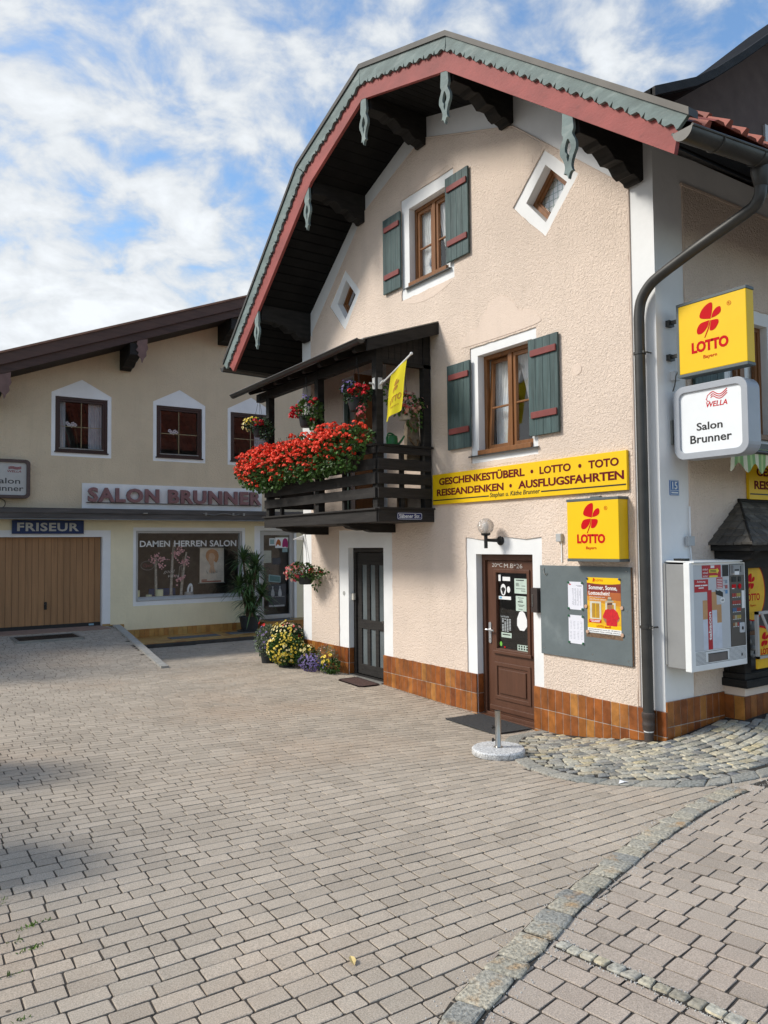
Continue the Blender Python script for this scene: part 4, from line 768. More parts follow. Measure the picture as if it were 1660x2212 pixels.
# the long yellow shop sign, on the gable and again over the bay
def long_sign(fr, a0, a1, b0, b1, n, label):
    t = thing('shop_sign', label, 'sign', fr((a0 + a1) / 2, b0, n)); W_, h = a1 - a0, b1 - b0; q = lambda u, v: (a0 + W_ * u, b0 + h * v); m = MB(YEL); m.box(fr, min(a0, a1), max(a0, a1), b0, b1, n, n + .035); m.build('panel', t, bevel=.003); n += .0355
    m = MB(SMAR)
    def tx(s_, u0, u1, v0, v1, **k): (x0, y0), (x1, y1) = q(u0, v0), q(u1, v1); m.text(fr, s_, x0, x1, y0, y1, n, .002, **k)
    tx('GESCHENKESTÜBERL', .045, .548, .63, .915, bold=.03, sp=.97); tx('LOTTO', .623, .769, .63, .845, bold=.03); tx('TOTO', .846, .970, .63, .845, bold=.03)
    tx('REISEANDENKEN', .03, .436, .275, .505, bold=.03, sp=.97); tx('AUSFLUGSFAHRTEN', .514, .989, .275, .505, bold=.03, sp=.97)
    for u, v in ((.585, .735), (.809, .735), (.474, .39)): c = q(u, v); m.poly(fr, [(c[0] + .022 * math.cos(t_), c[1] + .022 * math.sin(t_)) for t_ in np.linspace(0, 6.28, 17)[:-1]], n, n + .002)
    m.use(SBLK); lo = lambda u0, u1, v0, v1: m.box(fr, *sorted((q(u0, 0)[0], q(u1, 0)[0])), q(0, v0)[1], q(0, v1)[1], n, n + .002); lo(.004, .353, .125, .16); lo(.629, .996, .125, .16); tx('Stephan u. Käthe Brunner', .359, .623, .055, .235, shear=.18, bold=.004); m.build('lettering', t); return t
long_sign(G, 8.315, 5.095, 2.425, 2.83, .018, 'long yellow sign with maroon lettering on the gable wall, right of the balcony')
long_sign(S, 7.87, 11.1, 2.345, 2.75, .018, 'yellow sign with maroon lettering over the shingled bay, cut off by the picture edge')
# globe lamp over the brown door
t = thing('wall_lamp', 'clear glass globe lamp on a black bracket over the brown door', 'wall lamp', G(7.06, 1.93, 0)); lx = G(7.08, 1.93, .2)
m = MB(BLACK); m.lathe(G(7.03, 1.93, 0), [(.055, 0), (.055, .02), (.045, .03), (.02, .035)], 20, (-1, 0, 0)); m.tube([G(7.03, 1.93, .03), G(7.05, 1.935, .12), G(7.08, 1.94, .2)], .02, 10); m.tube([(lx[0], lx[1], 1.84), (lx[0], lx[1], 2.0)], .022, 12); m.lathe((lx[0], lx[1], 1.99), [(.03, 0), (.055, .01), (.058, .03), (.04, .035)], 20); m.build('bracket', t, smooth='auto')
gm = bpy.data.materials.new('ribbed_globe_glass'); gm.use_nodes = True; nt = gm.node_tree; b_ = nt.nodes['Principled BSDF']; b_.inputs['Base Color'].default_value = (.92, .86, .80, 1); b_.inputs['Roughness'].default_value = .12; b_.inputs['Transmission Weight'].default_value = .75
wv = nt.nodes.new('ShaderNodeTexVoronoi'); wv.inputs['Scale'].default_value = 55; tcx = nt.nodes.new('ShaderNodeTexCoord'); nt.links.new(tcx.outputs['Object'], wv.inputs['Vector']); bp_ = nt.nodes.new('ShaderNodeBump'); bp_.inputs['Strength'].default_value = .8; bp_.inputs['Distance'].default_value = .01; nt.links.new(wv.outputs['Distance'], bp_.inputs['Height']); nt.links.new(bp_.outputs[0], b_.inputs['Normal'])
m = MB(gm); m.lathe((lx[0], lx[1], 2.105), [(.10 * math.cos(a), .10 * math.sin(a)) for a in np.linspace(-1.35, 1.56, 20)], 32); m.build('globe', t, smooth=True)
m = MB(SWHT); m.lathe((lx[0], lx[1], 2.02), [(.02, 0), (.03, .05), (.028, .10), (.01, .12)], 14); m.build('bulb', t, smooth=True)
# dark letter box beside the door, grey noticeboard with papers
m = MB(M('brown_steel', (.045, .032, .028), .5, .15)); m.box(G, 6.362, 6.465, 1.105, 1.385, .017, .075); m.use(STEEL); m.tube([G(6.435, 1.17, .08), G(6.435, 1.31, .08)], .005, 6); tag(m.build('letter_box', bevel=.004, loc=G(6.41, 1.1, 0)), 'narrow dark brown letter box between the brown door and the grey noticeboard', 'letter box')
BRD = M('grey_painted_board', (.125, .15, .155), .6, .10, 3, .1, 30, dirt=((.22, .25, .25), 2.2, .58, .5)); t = thing('noticeboard', 'large flat grey noticeboard mounted on the wall right of the brown door', 'noticeboard', G(5.72, .65, 0))
m = MB(BRD); m.box(G, 5.09, 6.345, .65, 1.645, .018, .04); m.build('panel', t, bevel=.003); m = MB(M('rusty_edge', (.16, .10, .06), .9, .3, 40)); m.box(G, 5.083, 5.0895, .655, 1.64, .016, .036); m.box(G, 5.2, 5.68, .90, .944, .0385, .0405); m.build('worn_edge', t)
m = MB(STEEL); m.tube([G(6.28, 1.62, .045), G(6.275, 1.56, .05), G(6.25, 1.535, .05), G(6.225, 1.56, .05)], .004, 6)
for a, b in ((6.3, 1.6), (5.14, 1.6), (5.14, .7), (6.3, .72), (5.14, 1.2), (5.6, .72)): m.lathe(G(a, b, .04), [(.006, 0), (.006, .003)], 8, (-1, 0, 0))
m.build('screw', t)
def pins(p, pts, mat, r=.013):
    m = MB(mat); [m.lathe(G(a, b, .046), [(r, 0), (r * .9, .008), (.0, .010)], 10, (-1, 0, 0)) for a, b in pts]; return m.build('drawing_pin', p, smooth='auto')
PAPER = M('white_paper', (.72, .72, .78), .85, .02)
for (b0, b1, lab, rows) in ((1.175, 1.475, 'white printed table pinned to the grey noticeboard, upper of two', 1), (.81, 1.115, 'white printed sheet of small diagrams pinned to the grey noticeboard, lower of two', 2)):
    t = thing('paper_notice', lab, 'notice', G(5.81, b0, .04)); m = MB(PAPER); m.box(G, 5.71, 5.925, b0, b1, .0405, .0425); m.build('sheet', t); m = MB(M('print_grey', (.30, .31, .36), .8)); q = random.Random(rows)
    if rows == 1:
        for k_ in range(16):
            for c0 in (5.74, 5.775, 5.81, 5.845): m.box(G, c0, c0 + q.uniform(.01, .027), b0 + .05 + k_ * .0115, b0 + .054 + k_ * .0115, .0426, .0432)
        m.box(G, 5.73, 5.81, b1 - .04, b1 - .036, .0426, .0432); m.box(G, 5.73, 5.79, b1 - .05, b1 - .046, .0426, .0432); m.use(SRED); m.box(G, 5.88, 5.91, b1 - .035, b1 - .025, .0426, .0432)
    else:
        for gy in (b0 + .16, b0 + .05):
            for gx_ in (5.73, 5.78, 5.83, 5.88):
                for k_ in range(6): m.box(G, gx_, gx_ + q.uniform(.015, .03), gy + k_ * .015, gy + k_ * .015 + .003, .0426, .0432)
    m.build('print', t); pins(t, ((5.72, b1 - .01), (5.915, b1 - .01), (5.72, b0 + .01), (5.915, b0 + .01)), M('pin_green', (.02, .11, .05), .4))
# the summer poster
t = thing('poster', 'yellow and red summer poster with a man in a hat, pinned to the grey noticeboard', 'poster', G(5.43, .95, .04)); p0, p1, z0_, z1_ = 5.655, 5.215, .95, 1.53; q = lambda u, v: (p0 + (p1 - p0) * u, z0_ + (z1_ - z0_) * v)
YO = M('poster_yellow', (.72, .40, .02), .45, .15, 9); m = MB(YO); m.box(G, p1, p0, z0_, z1_, .0405, .0425); m.build('sheet', t); m = MB(YEL); N_ = [.0427]
def pp(mat, pts, s_=False):
    m.use(mat); N_[0] += .00009; m.flat(G, [q(*p) for p in (smooth_closed(pts, 4) if s_ else pts)], N_[0])
def pt(mat, s_, u0, u1, v0, v1, bold=0, **k): m.use(mat); N_[0] += .00009; (x0, y0), (x1, y1) = q(u0, v0), q(u1, v1); m.text(G, s_, x0, x1, y0, y1, N_[0], .0002, bold, **k)
pp(M('poster_maroon', (.20, .03, .02), .5, .12, 8), [(0, .905), (1, .905), (1, .72), (0, .72)]); pp(M('poster_rust', (.40, .11, .03), .5, .15, 8), [(0, .74), (1, .74), (1, .58), (.6, .60), (0, .66)]); pp(M('poster_amber', (.60, .25, .02), .5, .1, 8), [(0, .66), (.5, .62), (1, .60), (1, .50), (0, .58)])
pp(YEL, [(0, 1), (1, 1), (1, .90), (.75, .885), (.5, .88), (.25, .885), (0, .90)]); pp(YEL, [(0, .085), (1, .085), (1, .16), (0, .16)]); pp(SWHT, [(0, 0), (1, 0), (1, .087), (0, .087)])
pt(SRED, 'LOTTO', .27, .49, .93, .965, .03); m.use(SRED); clover(m, G, *q(.22, .952), .10, N_[0], -1, .0004); pt(SWHT, 'Sommer, Sonne,', .05, .90, .77, .86, .02); pt(SWHT, 'Lottoschein!', .05, .68, .685, .755, .02); pt(SWHT, 'Jetzt mitspielen und', .07, .53, .632, .66); pt(SWHT, 'viele Chancen sichern!', .07, .56, .592, .622)
GRY = M('poster_white_frame', (.62, .60, .50), .6); pp(GRY, [(.08, .25), (.42, .25), (.42, .57), (.08, .57)]); pp(M('poster_ochre', (.45, .24, .02), .6), [(.14, .27), (.37, .27), (.37, .535), (.14, .535)]); pp(YEL, [(.25, .27), (.265, .27), (.265, .535), (.25, .535)])
pp(GRY, [(.55, .40), (.85, .40), (.85, .56), (.55, .56)]); pp(M('poster_ochre', (0, 0, 0)), [(.60, .40), (.80, .40), (.80, .53), (.60, .53)])
SKIN = M('poster_skin', (.35, .16, .09), .6); pp(SKIN, [(.47, .29), (.55, .20), (.60, .22), (.55, .31)], 1); pp(SKIN, [(.86, .22), (.93, .25), (.96, .31), (.90, .31), (.85, .27)], 1)
pp(M('poster_sweater', (.55, .012, .018), .6, .15, 40), [(.57, .15), (.88, .15), (.89, .25), (.95, .30), (.90, .40), (.80, .455), (.66, .455), (.55, .43), (.47, .32), (.47, .29), (.53, .27), (.57, .27)]); pp(SKIN, [(.62, .47), (.67, .44), (.73, .45), (.74, .50), (.745, .56), (.61, .56)], 1); pp(M('poster_hat', (.42, .36, .26), .7), [(.54, .555), (.80, .575), (.79, .60), (.74, .60), (.72, .66), (.64, .665), (.61, .60), (.55, .58)]); pp(SBLK, [(.61, .60), (.745, .605), (.74, .62), (.615, .615)]); pp(SBLK, [(.61, .52), (.76, .535), (.76, .555), (.61, .545)])
pp(SRED, [(.05, .185), (.42, .19), (.42, .245), (.05, .24)]); m.use(SWHT); [m.flat(G, [q(*p) for p in ((x0, b), (x1, b + .003), (x1, b + .013), (x0, b + .010))], N_[0] + .0002) for x0, x1, b in ((.08, .2, .218), (.215, .39, .218), (.12, .37, .198))]
pt(SRED, 'LOTTO 6aus49', .28, .70, .105, .145, .02)
for i in range(2): pt(SBLK, 'Spielteilnahme erst ab 18 Jahren' if i == 0 else 'Glücksspiel kann süchtig machen', .03, .97, .05 - i * .036, .075 - i * .036)
m.build('print', t); pins(t, ((5.67, 1.22), (5.20, 1.23), (5.655, .955), (5.20, .955)), M('pin_wood', (.55, .35, .24), .6), .021); pins(t, ((5.65, 1.515), (5.225, 1.52)), M('pin_blue', (.03, .06, .18), .4), .012)
# street name plate on the balcony
m = MB(M('enamel_blue', (.010, .018, .11), .35, .05)); fy = PY(8.35 - .0185); m.poly(fy, rrect(5.79, 6.20, 2.222, 2.318, .02, 3), 0, .006); m.use(M('enamel_white', (0, 0, 0))); ro = rrect(5.797, 6.193, 2.229, 2.311, .018, 3); m.holed(fy, ro, [rrect(5.802, 6.188, 2.234, 2.306, .016, 3)], .006, .0075); m.text(fy, 'Säbener Str.', 5.825, 6.165, 2.246, 2.297, .006, .0015, .015); tag(m.build('street_sign', loc=fy(6, 2.27, 0)), 'blue enamel street name plate on the balcony beam', 'street sign')
# ------------------------------------------------------------------ cigarette machine
t = thing('cigarette_machine', 'wall mounted grey and white cigarette vending machine round the house corner', 'vending machine', (6.9, 4.6, .67)); GRYM = M('machine_grey_steel', (.27, .27, .265), .5, .08, 3); LG = M('machine_light_grey', (.52, .54, .56), .4, .03); MW = M('machine_white', (.76, .77, .76), .4, .03)
a0, a1, b0, b1, dpt = 6.435, 7.34, .672, 1.70, .30
m = MB(GRYM); m.box(S, a0 + .005, a1 - .01, b0 + .02, b1 - .02, .03, dpt - .075); m.box(S, a0, a1 - .02, b0 + .04, b1 - .01, .004, .028); m.build('casing', t, bevel=.004)
m = MB(MW); m.holed(S, rect(a0 - .005, a1, b0, b1 - .005), [rect(a0 + .055, a1 - .015, b0 + .055, b1 - .03)], dpt - .072, dpt - .004); m.build('door_frame', t, bevel=.006)
m = MB(LG); m.box(S, a0 + .05, a1 - .27, b0 + .19, b1 - .028, dpt - .07, dpt - .006); m.build('front_panel', t)
m = MB(MW); m.box(S, a0 + .05, a1 - .012, b0 + .05, b0 + .188, dpt - .07, dpt - .005); m.use(M('vent_shadow', (.08, .085, .10), .7))
for i in range(11): z = b0 + .06 + i * .0115; [m.box(S, x0, x1, z, z + .004, dpt - .0055, dpt - .004) for x0, x1 in ((a0 + .06, a0 + .22), (a0 + .60, a1 - .02))] if 1 < i < 10 else m.box(S, a0 + .06, a1 - .02, z, z + .004, dpt - .0055, dpt - .004)
m.use(M('tray_brown', (.14, .12, .11), .5)); m.box(S, a0 + .255, a0 + .565, b0 + .075, b0 + .155, dpt - .01, dpt - .002); m.use(SBLK); m.box(S, a0 + .255, a0 + .565, b0 + .15, b0 + .156, dpt - .01, dpt + .001); m.box(S, a0 + .556, a0 + .565, b0 + .075, b0 + .155, dpt - .01, dpt + .001); m.box(S, a1 - .10, a1 - .08, b0 + .09, b0 + .115, dpt - .01, dpt - .003); m.build('vent_panel', t)
m = MB(M('machine_brown_panel', (.095, .085, .075), .4, .05)); m.box(S, a1 - .265, a1 - .016, b0 + .19, b1 - .028, dpt - .07, dpt - .003); op = m.build('keypad_panel', t); m = MB(GRYM); m.box(S, a1 - .262, a1 - .02, b1 - .14, b1 - .032, dpt - .003, dpt); n = dpt + .0005
m.use(M('coin_grey', (.30, .31, .32), .4)); m.box(S, a1 - .235, a1 - .12, b1 - .115, b1 - .04, dpt - .003, dpt + .02); m.use(SWHT); m.box(S, a1 - .215, a1 - .14, b1 - .135, b1 - .10, dpt + .0, dpt + .021); m.use(SBLK); m.box(S, a1 - .215, a1 - .14, b1 - .095, b1 - .08, dpt, dpt + .0215); m.box(S, a1 - .085, a1 - .075, b1 - .11, b1 - .05, n, n + .002); m.box(S, a1 - .235, a1 - .165, b1 - .205, b1 - .155, n - .003, n + .002); m.box(S, a1 - .125, a1 - .08, b1 - .205, b1 - .155, n - .003, n + .002)
m.use(SRED); m.lathe(S(a1 - .105, b1 - .25, n), [(.026, 0), (.026, .003)], 16, (0, -1, 0)); m.box(S, a1 - .235, a1 - .17, b1 - .265, b1 - .23, n - .003, n + .001); m.use(SWHT); m.box(S, a1 - .075, a1 - .03, b1 - .47, b1 - .295, n - .003, n + .002); m.box(S, a1 - .235, a1 - .2, b1 - .275, b1 - .265, n - .003, n + .0015); m.use(LG); m.poly(S, rrect(a1 - .125, a1 - .04, b1 - .71, b1 - .61, .012), n - .003, n + .003); m.use(SBLK); m.box(S, a1 - .09, a1 - .075, b1 - .68, b1 - .65, n, n + .012)
pk = [M('pack_red', (.36, .05, .04), .5), M('pack_gold', (.42, .32, .08), .5), M('pack_blue', (.07, .14, .28), .5), M('pack_cream', (.45, .40, .28), .5), M('pack_brown', (.25, .13, .06), .5)]; q = random.Random(3)
for r_i in range(5):
    for c_i in range(4): m.use(pk[(0, 0, 1, 1, 0, 0, 0, 0, 2, 2, 0, 0, 4, 3, 1, 1, 4, 3, 0, 2)[r_i * 4 + c_i]]); x = a1 - .235 + c_i * .036; z = b1 - .33 - r_i * .072; m.box(S, x, x + .031, z - .022, z + .012, n - .003, n + .0015); m.use(SWHT); m.box(S, x + .005, x + .026, z - .030, z - .025, n - .003, n + .001)
m.build('button', op)
m = MB(SRED); n = dpt - .0055; PR = M('machine_print_red', (.44, .012, .022), .4)
m.mats.clear(); m.use(PR); m.box(S, a0 + .19, a0 + .495, b1 - .15, b1 - .032, n, n + .001); m.box(S, a0 + .065, a0 + .285, b1 - .285, b1 - .165, n, n + .001); m.box(S, a0 + .42, a0 + .52, b1 - .26, b1 - .155, n, n + .001); m.box(S, a0 + .265, a0 + .335, b0 + .192, b1 - .27, n, n + .0014)
m.use(M('filter_tan', (.52, .29, .13), .6)); m.box(S, a0 + .19, a0 + .264, 1.155, 1.335, n, n + .0008); m.box(S, a0 + .336, a0 + .415, 1.235, 1.41, n, n + .0008); m.box(S, a0 + .416, a0 + .49, 1.11, 1.285, n, n + .0008)
m.use(M('paper_blue_white', (.60, .64, .72), .6)); m.box(S, a0 + .19, a0 + .264, b0 + .192, 1.155, n, n + .0006); m.box(S, a0 + .336, a0 + .415, b0 + .192, 1.235, n, n + .0008); m.box(S, a0 + .416, a0 + .49, b0 + .192, 1.11, n, n + .0006)
m.use(SWHT); n += .0012
vert = lambda a, b, k_: S(a0 + .30 - b, b0 + .28 + a, k_); m.text(vert, 'tabacon', 0, .27, -.020, .026, n + .0003, .0006, .03)
m.text(S, 'Achtung', a0 + .105, a0 + .24, b1 - .20, b1 - .175, n, .0006, .012); [m.box(S, a0 + x0, a0 + x1, b1 - .228, b1 - .216, n, n + .0006) for x0, x1 in ((.075, .155), (.163, .185), (.193, .272))]; m.box(S, a0 + .13, a0 + .21, b1 - .25, b1 - .24, n, n + .0006)
for i, s_ in enumerate(('einfach', 'schnell', 'sicher')): m.text(S, s_, a0 + .20, a0 + .285, b1 - .08 - i * .032, b1 - .06 - i * .032, n, .0006, 0, .1)
for i in range(6): m.box(S, a0 + .43, a0 + .51, b1 - .175 - i * .016, b1 - .169 - i * .016, n, n + .0006)
m.box(S, a0 + .33, a0 + .39, b1 - .06, b1 - .035, n, n + .0004); m.poly(S, rrect(a0 + .475, a0 + .545, b1 - .40, b1 - .35, .02), n - .001, n + .0004)
m.use(M('arrow_yellow', (.75, .62, .05), .5)); m.poly(S, [(a0 + .305, b1 - .105), (a0 + .43, b1 - .105), (a0 + .43, b1 - .118), (a0 + .465, b1 - .088), (a0 + .43, b1 - .058), (a0 + .43, b1 - .072), (a0 + .305, b1 - .072)], n, n + .0006); m.box(S, a0 + .305, a0 + .44, b1 - .149, b1 - .132, n, n + .0006)
m.use(SBLK); m.box(S, a0 + .32, a0 + .42, b1 - .086, b1 - .079, n + .0006, n + .0009); m.box(S, a0 + .32, a0 + .42, b1 - .099, b1 - .092, n + .0006, n + .0009); m.box(S, a0 + .52, a0 + .615, b1 - .145, b1 - .035, n, n + .004); m.poly(S, [(a0 + .40, b1 - .27), (a0 + .44, b1 - .285), (a0 + .46, b1 - .278), (a0 + .52, b1 - .30), (a0 + .52, b1 - .345), (a0 + .40, b1 - .315)], n, n + .0004); m.text(S, 'AB', a0 + .49, a0 + .53, b1 - .385, b1 - .365, n + .0005, .0004, .03)
for i, c_ in enumerate(((.25, .30, .36), (.40, .10, .10), (.10, .25, .45))): m.use(M('pictogram_%s' % ('grey', 'red', 'blue')[i], c_, .5)); m.box(S, a0 + .56, a0 + .60, b1 - .215 - i * .05, b1 - .18 - i * .05, n, n + .0006); m.box(S, a0 + .537, a0 + .55, b1 - .19 - i * .05, b1 - .18 - i * .05, n, n + .0006)
m.build('front_print', t)
m = MB(MW); m.poly(lambda a, b, k_: S(k_, b, a), [(0, b1 + .002), (dpt + .02, b1 - .004), (dpt + .02, b1 + .008), (0, b1 + .016)], a0 + .03, a1 + .015); m.build('rain_cover', t); m = MB(BLACK); m.box(S, a0 + .06, a0 + .14, b1 + .012, b1 + .035, .08, .2); m.build('hood', t)
# ------------------------------------------------------------------ shop bay with shingle roof, awning, rear roof (parts of the house)
bx0, bx1, bo = 7.37, 10.8, .23
m = MB(PLS); m.box(S, bx0, bx1, .335, .42, 0, bo + .01); m.build('bay_sill_band', H)
tl = MB(TILE); gb = MB(GROUT); gb.box(S, bx0 + .01, bx1, -.2, .335, 0, bo - .02)
k_ = 15
for i in range(k_):
    for r_ in range(3): w_ = (bx1 - bx0) / k_ / 2; [tl.box(S, bx0 + (2 * i + j) * w_ + .003, bx0 + (2 * i + j + 1) * w_ - .003, .33 - .243 * (r_ + 1) + .003, .33 - .243 * r_ - .003, bo - .02, bo) for j in (0, 1)]
for j in range(2): [tl.box(lambda a, b, n: S(bx0 - n, b, a), .006 + j * .115, .115 + j * .115, .33 - .243 * (r_ + 1) + .003, .33 - .243 * r_ - .003, -.02, .0) for r_ in range(3)]
tl.build('bay_plinth', H, bevel=.003); gb.build('plinth_grout', H)
m = MB(DARK); m.box(S, bx0 - .04, bx1, .42, .50, -.01, bo + .06); m.box(S, bx0 - .02, bx1, .50, .56, 0, bo + .03)
for x in (bx0, 8.55, 9.75): m.box(S, x, x + .11, .56, 1.75, bo - .09, bo + .02)
m.box(S, bx0, bx0 + .06, .56, 1.75, -.01, .07); m.box(S, bx0 - .015, bx1, 1.62, 1.80, -.01, bo + .03)
m.poly(lambda a, b, n: S(n, b, a), [(0, 1.80), (0, 1.35), (.05, 1.42), (.07, 1.5), (.12, 1.52), (.16, 1.58), (.24, 1.6), (.28, 1.68), (.40, 1.72), (.46, 1.80)], bx0 - .11, bx0 - .005)
bay = m.build('bay_window', H, bevel=.006)
m = MB(DARKX); m.box(S, bx0 + .015, bx0 + .045, .56, 1.62, .07, bo - .09); m.build('side_panel', bay)
g = MB(GLD); g.flat(S, rect(bx0 + .11, 8.55, .56, 1.62), bo - .03); g.flat(S, rect(8.66, 9.75, .56, 1.62), bo - .03); g.build('pane', bay)
m = MB(OAK); m.box(S, bx0 + .11, 8.55, .93, .97, bo - .06, bo - .02); m.build('glazing_bar', bay); m = MB(DARKI); m.box(S, bx0 + .1, bx1, .56, 1.7, -.9, -.88); m.box(S, bx0 + .1, bx1, .52, .56, -.9, bo - .06); m.box(S, 7.37, 7.40, .5, 1.75, -.9, -.24); m.build('back_panel', bay)
SH = M('grey_wood_shingle', (.09, .085, .075), .8, .25, 8, .4, 40, st=(1, 1, 1), ramp=['#3b3733', '#57524b', '#4a453f', '#68635b', '#4f4a44'])
m = MB(SH); ap, ea, eo, ex = 2.31, 1.86, .46, 7.16      # apex z, eave z, eave offset, left eave x
axx = 7.72
rows_ = 6; q = random.Random(4)
for r_ in range(rows_):
    t0, t1 = r_ / rows_, min(1, (r_ + 1) / rows_ + .05)
    f = lambda t: (ea + (ap - ea) * t, eo * (1 - t) + .02, ex + (axx - ex) * t)
    (z0, n0, x0), (z1, n1, x1) = f(t0), f(t1)
    x = x0 - R(0, .06)
    while x < 10.9:
        w_ = q.uniform(.08, .14); a, b = max(x, x0), x + w_ - .006
        if b > a + .01:
            xa1, xb1 = max(a, x1) if a < x1 else a, max(b, x1 + .005); lift = .024; j = q.uniform(-.006, .006)
            m.add([S(a, z0 + j, n0 + .012), S(b, z0 + j, n0 + .012), S(xb1, z1, n1), S(xa1, z1, n1), S(a, z0 + j + lift, n0 + .014), S(b, z0 + j + lift, n0 + .014), S(xb1, z1 + .008, n1 + .002), S(xa1, z1 + .008, n1 + .002)], [(0, 1, 5, 4), (4, 5, 6, 7), (0, 4, 7, 3), (1, 2, 6, 5), (3, 2, 1, 0)])
        x += w_
    n = n0 + .012; nn = 0.
    while nn < n:           # hip side
        w_ = q.uniform(.08, .13); a, b = nn, min(n, nn + w_ - .006); sa, sb = min(a, n1), min(b, n1); j = q.uniform(-.006, .006)
        if b > a + .01: m.add([S(x0, z0 + j, a), S(x0, z0 + j, b), S(x1, z1, sb), S(x1, z1, sa), S(x0 - .004, z0 + j + .022, a), S(x0 - .004, z0 + j + .022, b), S(x1, z1 + .008, sb), S(x1, z1 + .008, sa)], [(0, 1, 5, 4), (4, 5, 6, 7), (0, 4, 7, 3), (1, 2, 6, 5), (3, 2, 1, 0)])
        nn += w_
m.build('shingle_roof', bay); m = MB(DARK); m.poly(lambda a, b, n: S(n, b, a), [(0, 1.80), (eo - .02, 1.80), (eo - .01, ea + .005), (0, ea + .005)], ex + .04, 10.9); m.tube([S(axx, ap + .015, .03), S(ex + .01, ea + .02, eo + .02)], .014, 6); m.tube([S(axx - .02, ap + .02, .025), S(10.9, ap + .02, .025)], .02, 6); m.build('eave_board', bay)
# round and square stickers in the bay
RY = M('sticker_yellow', (.72, .42, .01), .45)
m = MB(RY); fb = lambda a, b, n: S(a, b, bo - .028 + n); c = (7.62, 1.38)
m.use(SRED); m.flat(fb, [(c[0] + .235 * math.cos(t), c[1] + .31 * math.sin(t)) for t in np.linspace(0, 6.28, 40)[:-1]], 0); m.use(RY); m.flat(fb, [(c[0] + .222 * math.cos(t), c[1] + .297 * math.sin(t)) for t in np.linspace(0, 6.28, 40)[:-1]], .001); m.use(SRED); clover(m, fb, 7.60, 1.47, .42, .0015, 1, .001); m.text(fb, 'LOTTO', 7.49, 7.75, 1.28, 1.355, .0015, .001, .03); m.text(fb, 'Bayern', 7.575, 7.675, 1.215, 1.245, .0015, .001); tag(m.build('window_sticker', loc=S(7.62, 1.1, bo)), 'round yellow sticker with red clover in the bay window behind the cigarette machine', 'sticker')
# metal rack with a yellow panel at the picture edge, heap of pale soft toys behind the glass
m = MB(METALL); t = thing('leaning_sign', 'small yellow clover sign in a grey metal frame leaning by the bay window', 'sign', (7.55, 4.4, .2)); fs = PY(4.40); al = M('rack_grey', (.40, .39, .37), .5, .05)
m = MB(al); m.box(fs, 7.40, 7.43, .72, 1.19, 0, .03); m.box(fs, 7.40, 7.75, 1.16, 1.19, 0, .03); m.box(fs, 7.40, 7.75, .72, .745, 0, .03); m.tube([fs(7.46, 1.17, .04), fs(7.72, .25, .25)], .014, 8); m.build('frame', t)
m = MB(RY); m.box(fs, 7.41, 7.80, .62, .725, -.005, .012); m.flat(fs, [(7.432, .75)] + [(7.432 + .36 * math.sin(a), .75 + .28 * math.cos(a)) for a in np.linspace(0, 1.5, 12)] + [(7.80, .75)], .012); m.use(SRED); ar = [(7.432 + r * 1.286 * math.sin(a), .75 + r * math.cos(a)) for r, sgn in ((.28, 1), (.30, -1)) for a in (np.linspace(0, 1.5, 12) if sgn == 1 else np.linspace(1.5, 0, 12))]; m.flat(fs, ar, .013); clover(m, fs, 7.56, .90, .36, .0135, 1, .001); m.text(fs, 'LOTTO', 7.475, 7.72, .755, .815, .0135, .001, .03); m.build('panel', t)
TOY = M('pale_plush', (.42, .41, .39), .95, .15, 12, .6, 70); q = random.Random(8); spots = []
for i in range(16): spots.append((7.52 + q.random() * .9, .60 + q.random() * .16 + (i % 3) * .075, -.02 - q.random() * .3, q.uniform(.055, .095)))
for i, (x, z, n, r) in enumerate(spots):
    m = MB(TOY); m.lathe(S(x, z, n), [(r * math.cos(a), r * 1.15 * math.sin(a)) for a in np.linspace(-1.5, 1.5, 9)], 12); m.lathe(S(x + r * .2, z + r * 1.5, n + .01), [(r * .62 * math.cos(a), r * .62 * math.sin(a)) for a in np.linspace(-1.5, 1.5, 8)], 10)
    for sx in (-1, 1): m.lathe(S(x + r * .2 + sx * r * .45, z + r * 2.0, n), [(r * .2 * math.cos(a), r * .25 * math.sin(a)) for a in np.linspace(-1.5, 1.5, 5)], 8); m.lathe(S(x + sx * r * .7, z - r * .9, n + r * .5), [(r * .35 * math.cos(a), r * .35 * math.sin(a)) for a in np.linspace(-1.5, 1.5, 6)], 8)
    tag(m.build('soft_toy', smooth=True, loc=S(x, z, n)), 'pale plush toy in the heap behind the bay window glass', 'soft toy', 'pale soft toys heaped in the bay window')
# striped awning over the bay
AW = [M('awning_cream', (.62, .58, .40), .8), M('awning_green', (.20, .33, .12), .8), M('awning_lime', (.38, .47, .20), .8)]
t = thing('striped_awning', 'green and cream striped awning over the bay at the picture edge', 'awning', S(8.5, 2.6, .3)); m = MB(AW[0]); x = 6.83; i = 0
an, az = .50, 2.76
while x < 10.9:
    w_ = (.065, .05, .035, .05)[i % 4]; m.use(AW[(0, 1, 2, 1)[i % 4]]); nsub = 3
    for j in range(nsub):
        xa, xb = x + w_ * j / nsub, x + w_ * (j + 1) / nsub; low = lambda xx: 2.605 - .045 * math.cos((xx - 6.83) * 2 * math.pi / .26)
        m.add([S(xa, az, an), S(xb, az, an), S(xb, low(xb), an + .012 * math.sin(xb * 9)), S(xa, low(xa), an + .012 * math.sin(xa * 9))], [(0, 1, 2, 3)]); m.add([S(xa, az + .02, an - .02), S(xb, az + .02, an - .02), S(xb, 2.90, .06), S(xa, 2.90, .06)], [(0, 1, 2, 3)])
    x += w_; i += 1
m.build('cloth', t); m = MB(METALG); m.tube([S(6.83, az + .012, an), S(10.9, az + .012, an)], .022, 10); m.box(S, 6.83, 10.9, 2.86, 2.95, .018, .10); m.build('roller', t, smooth='auto')
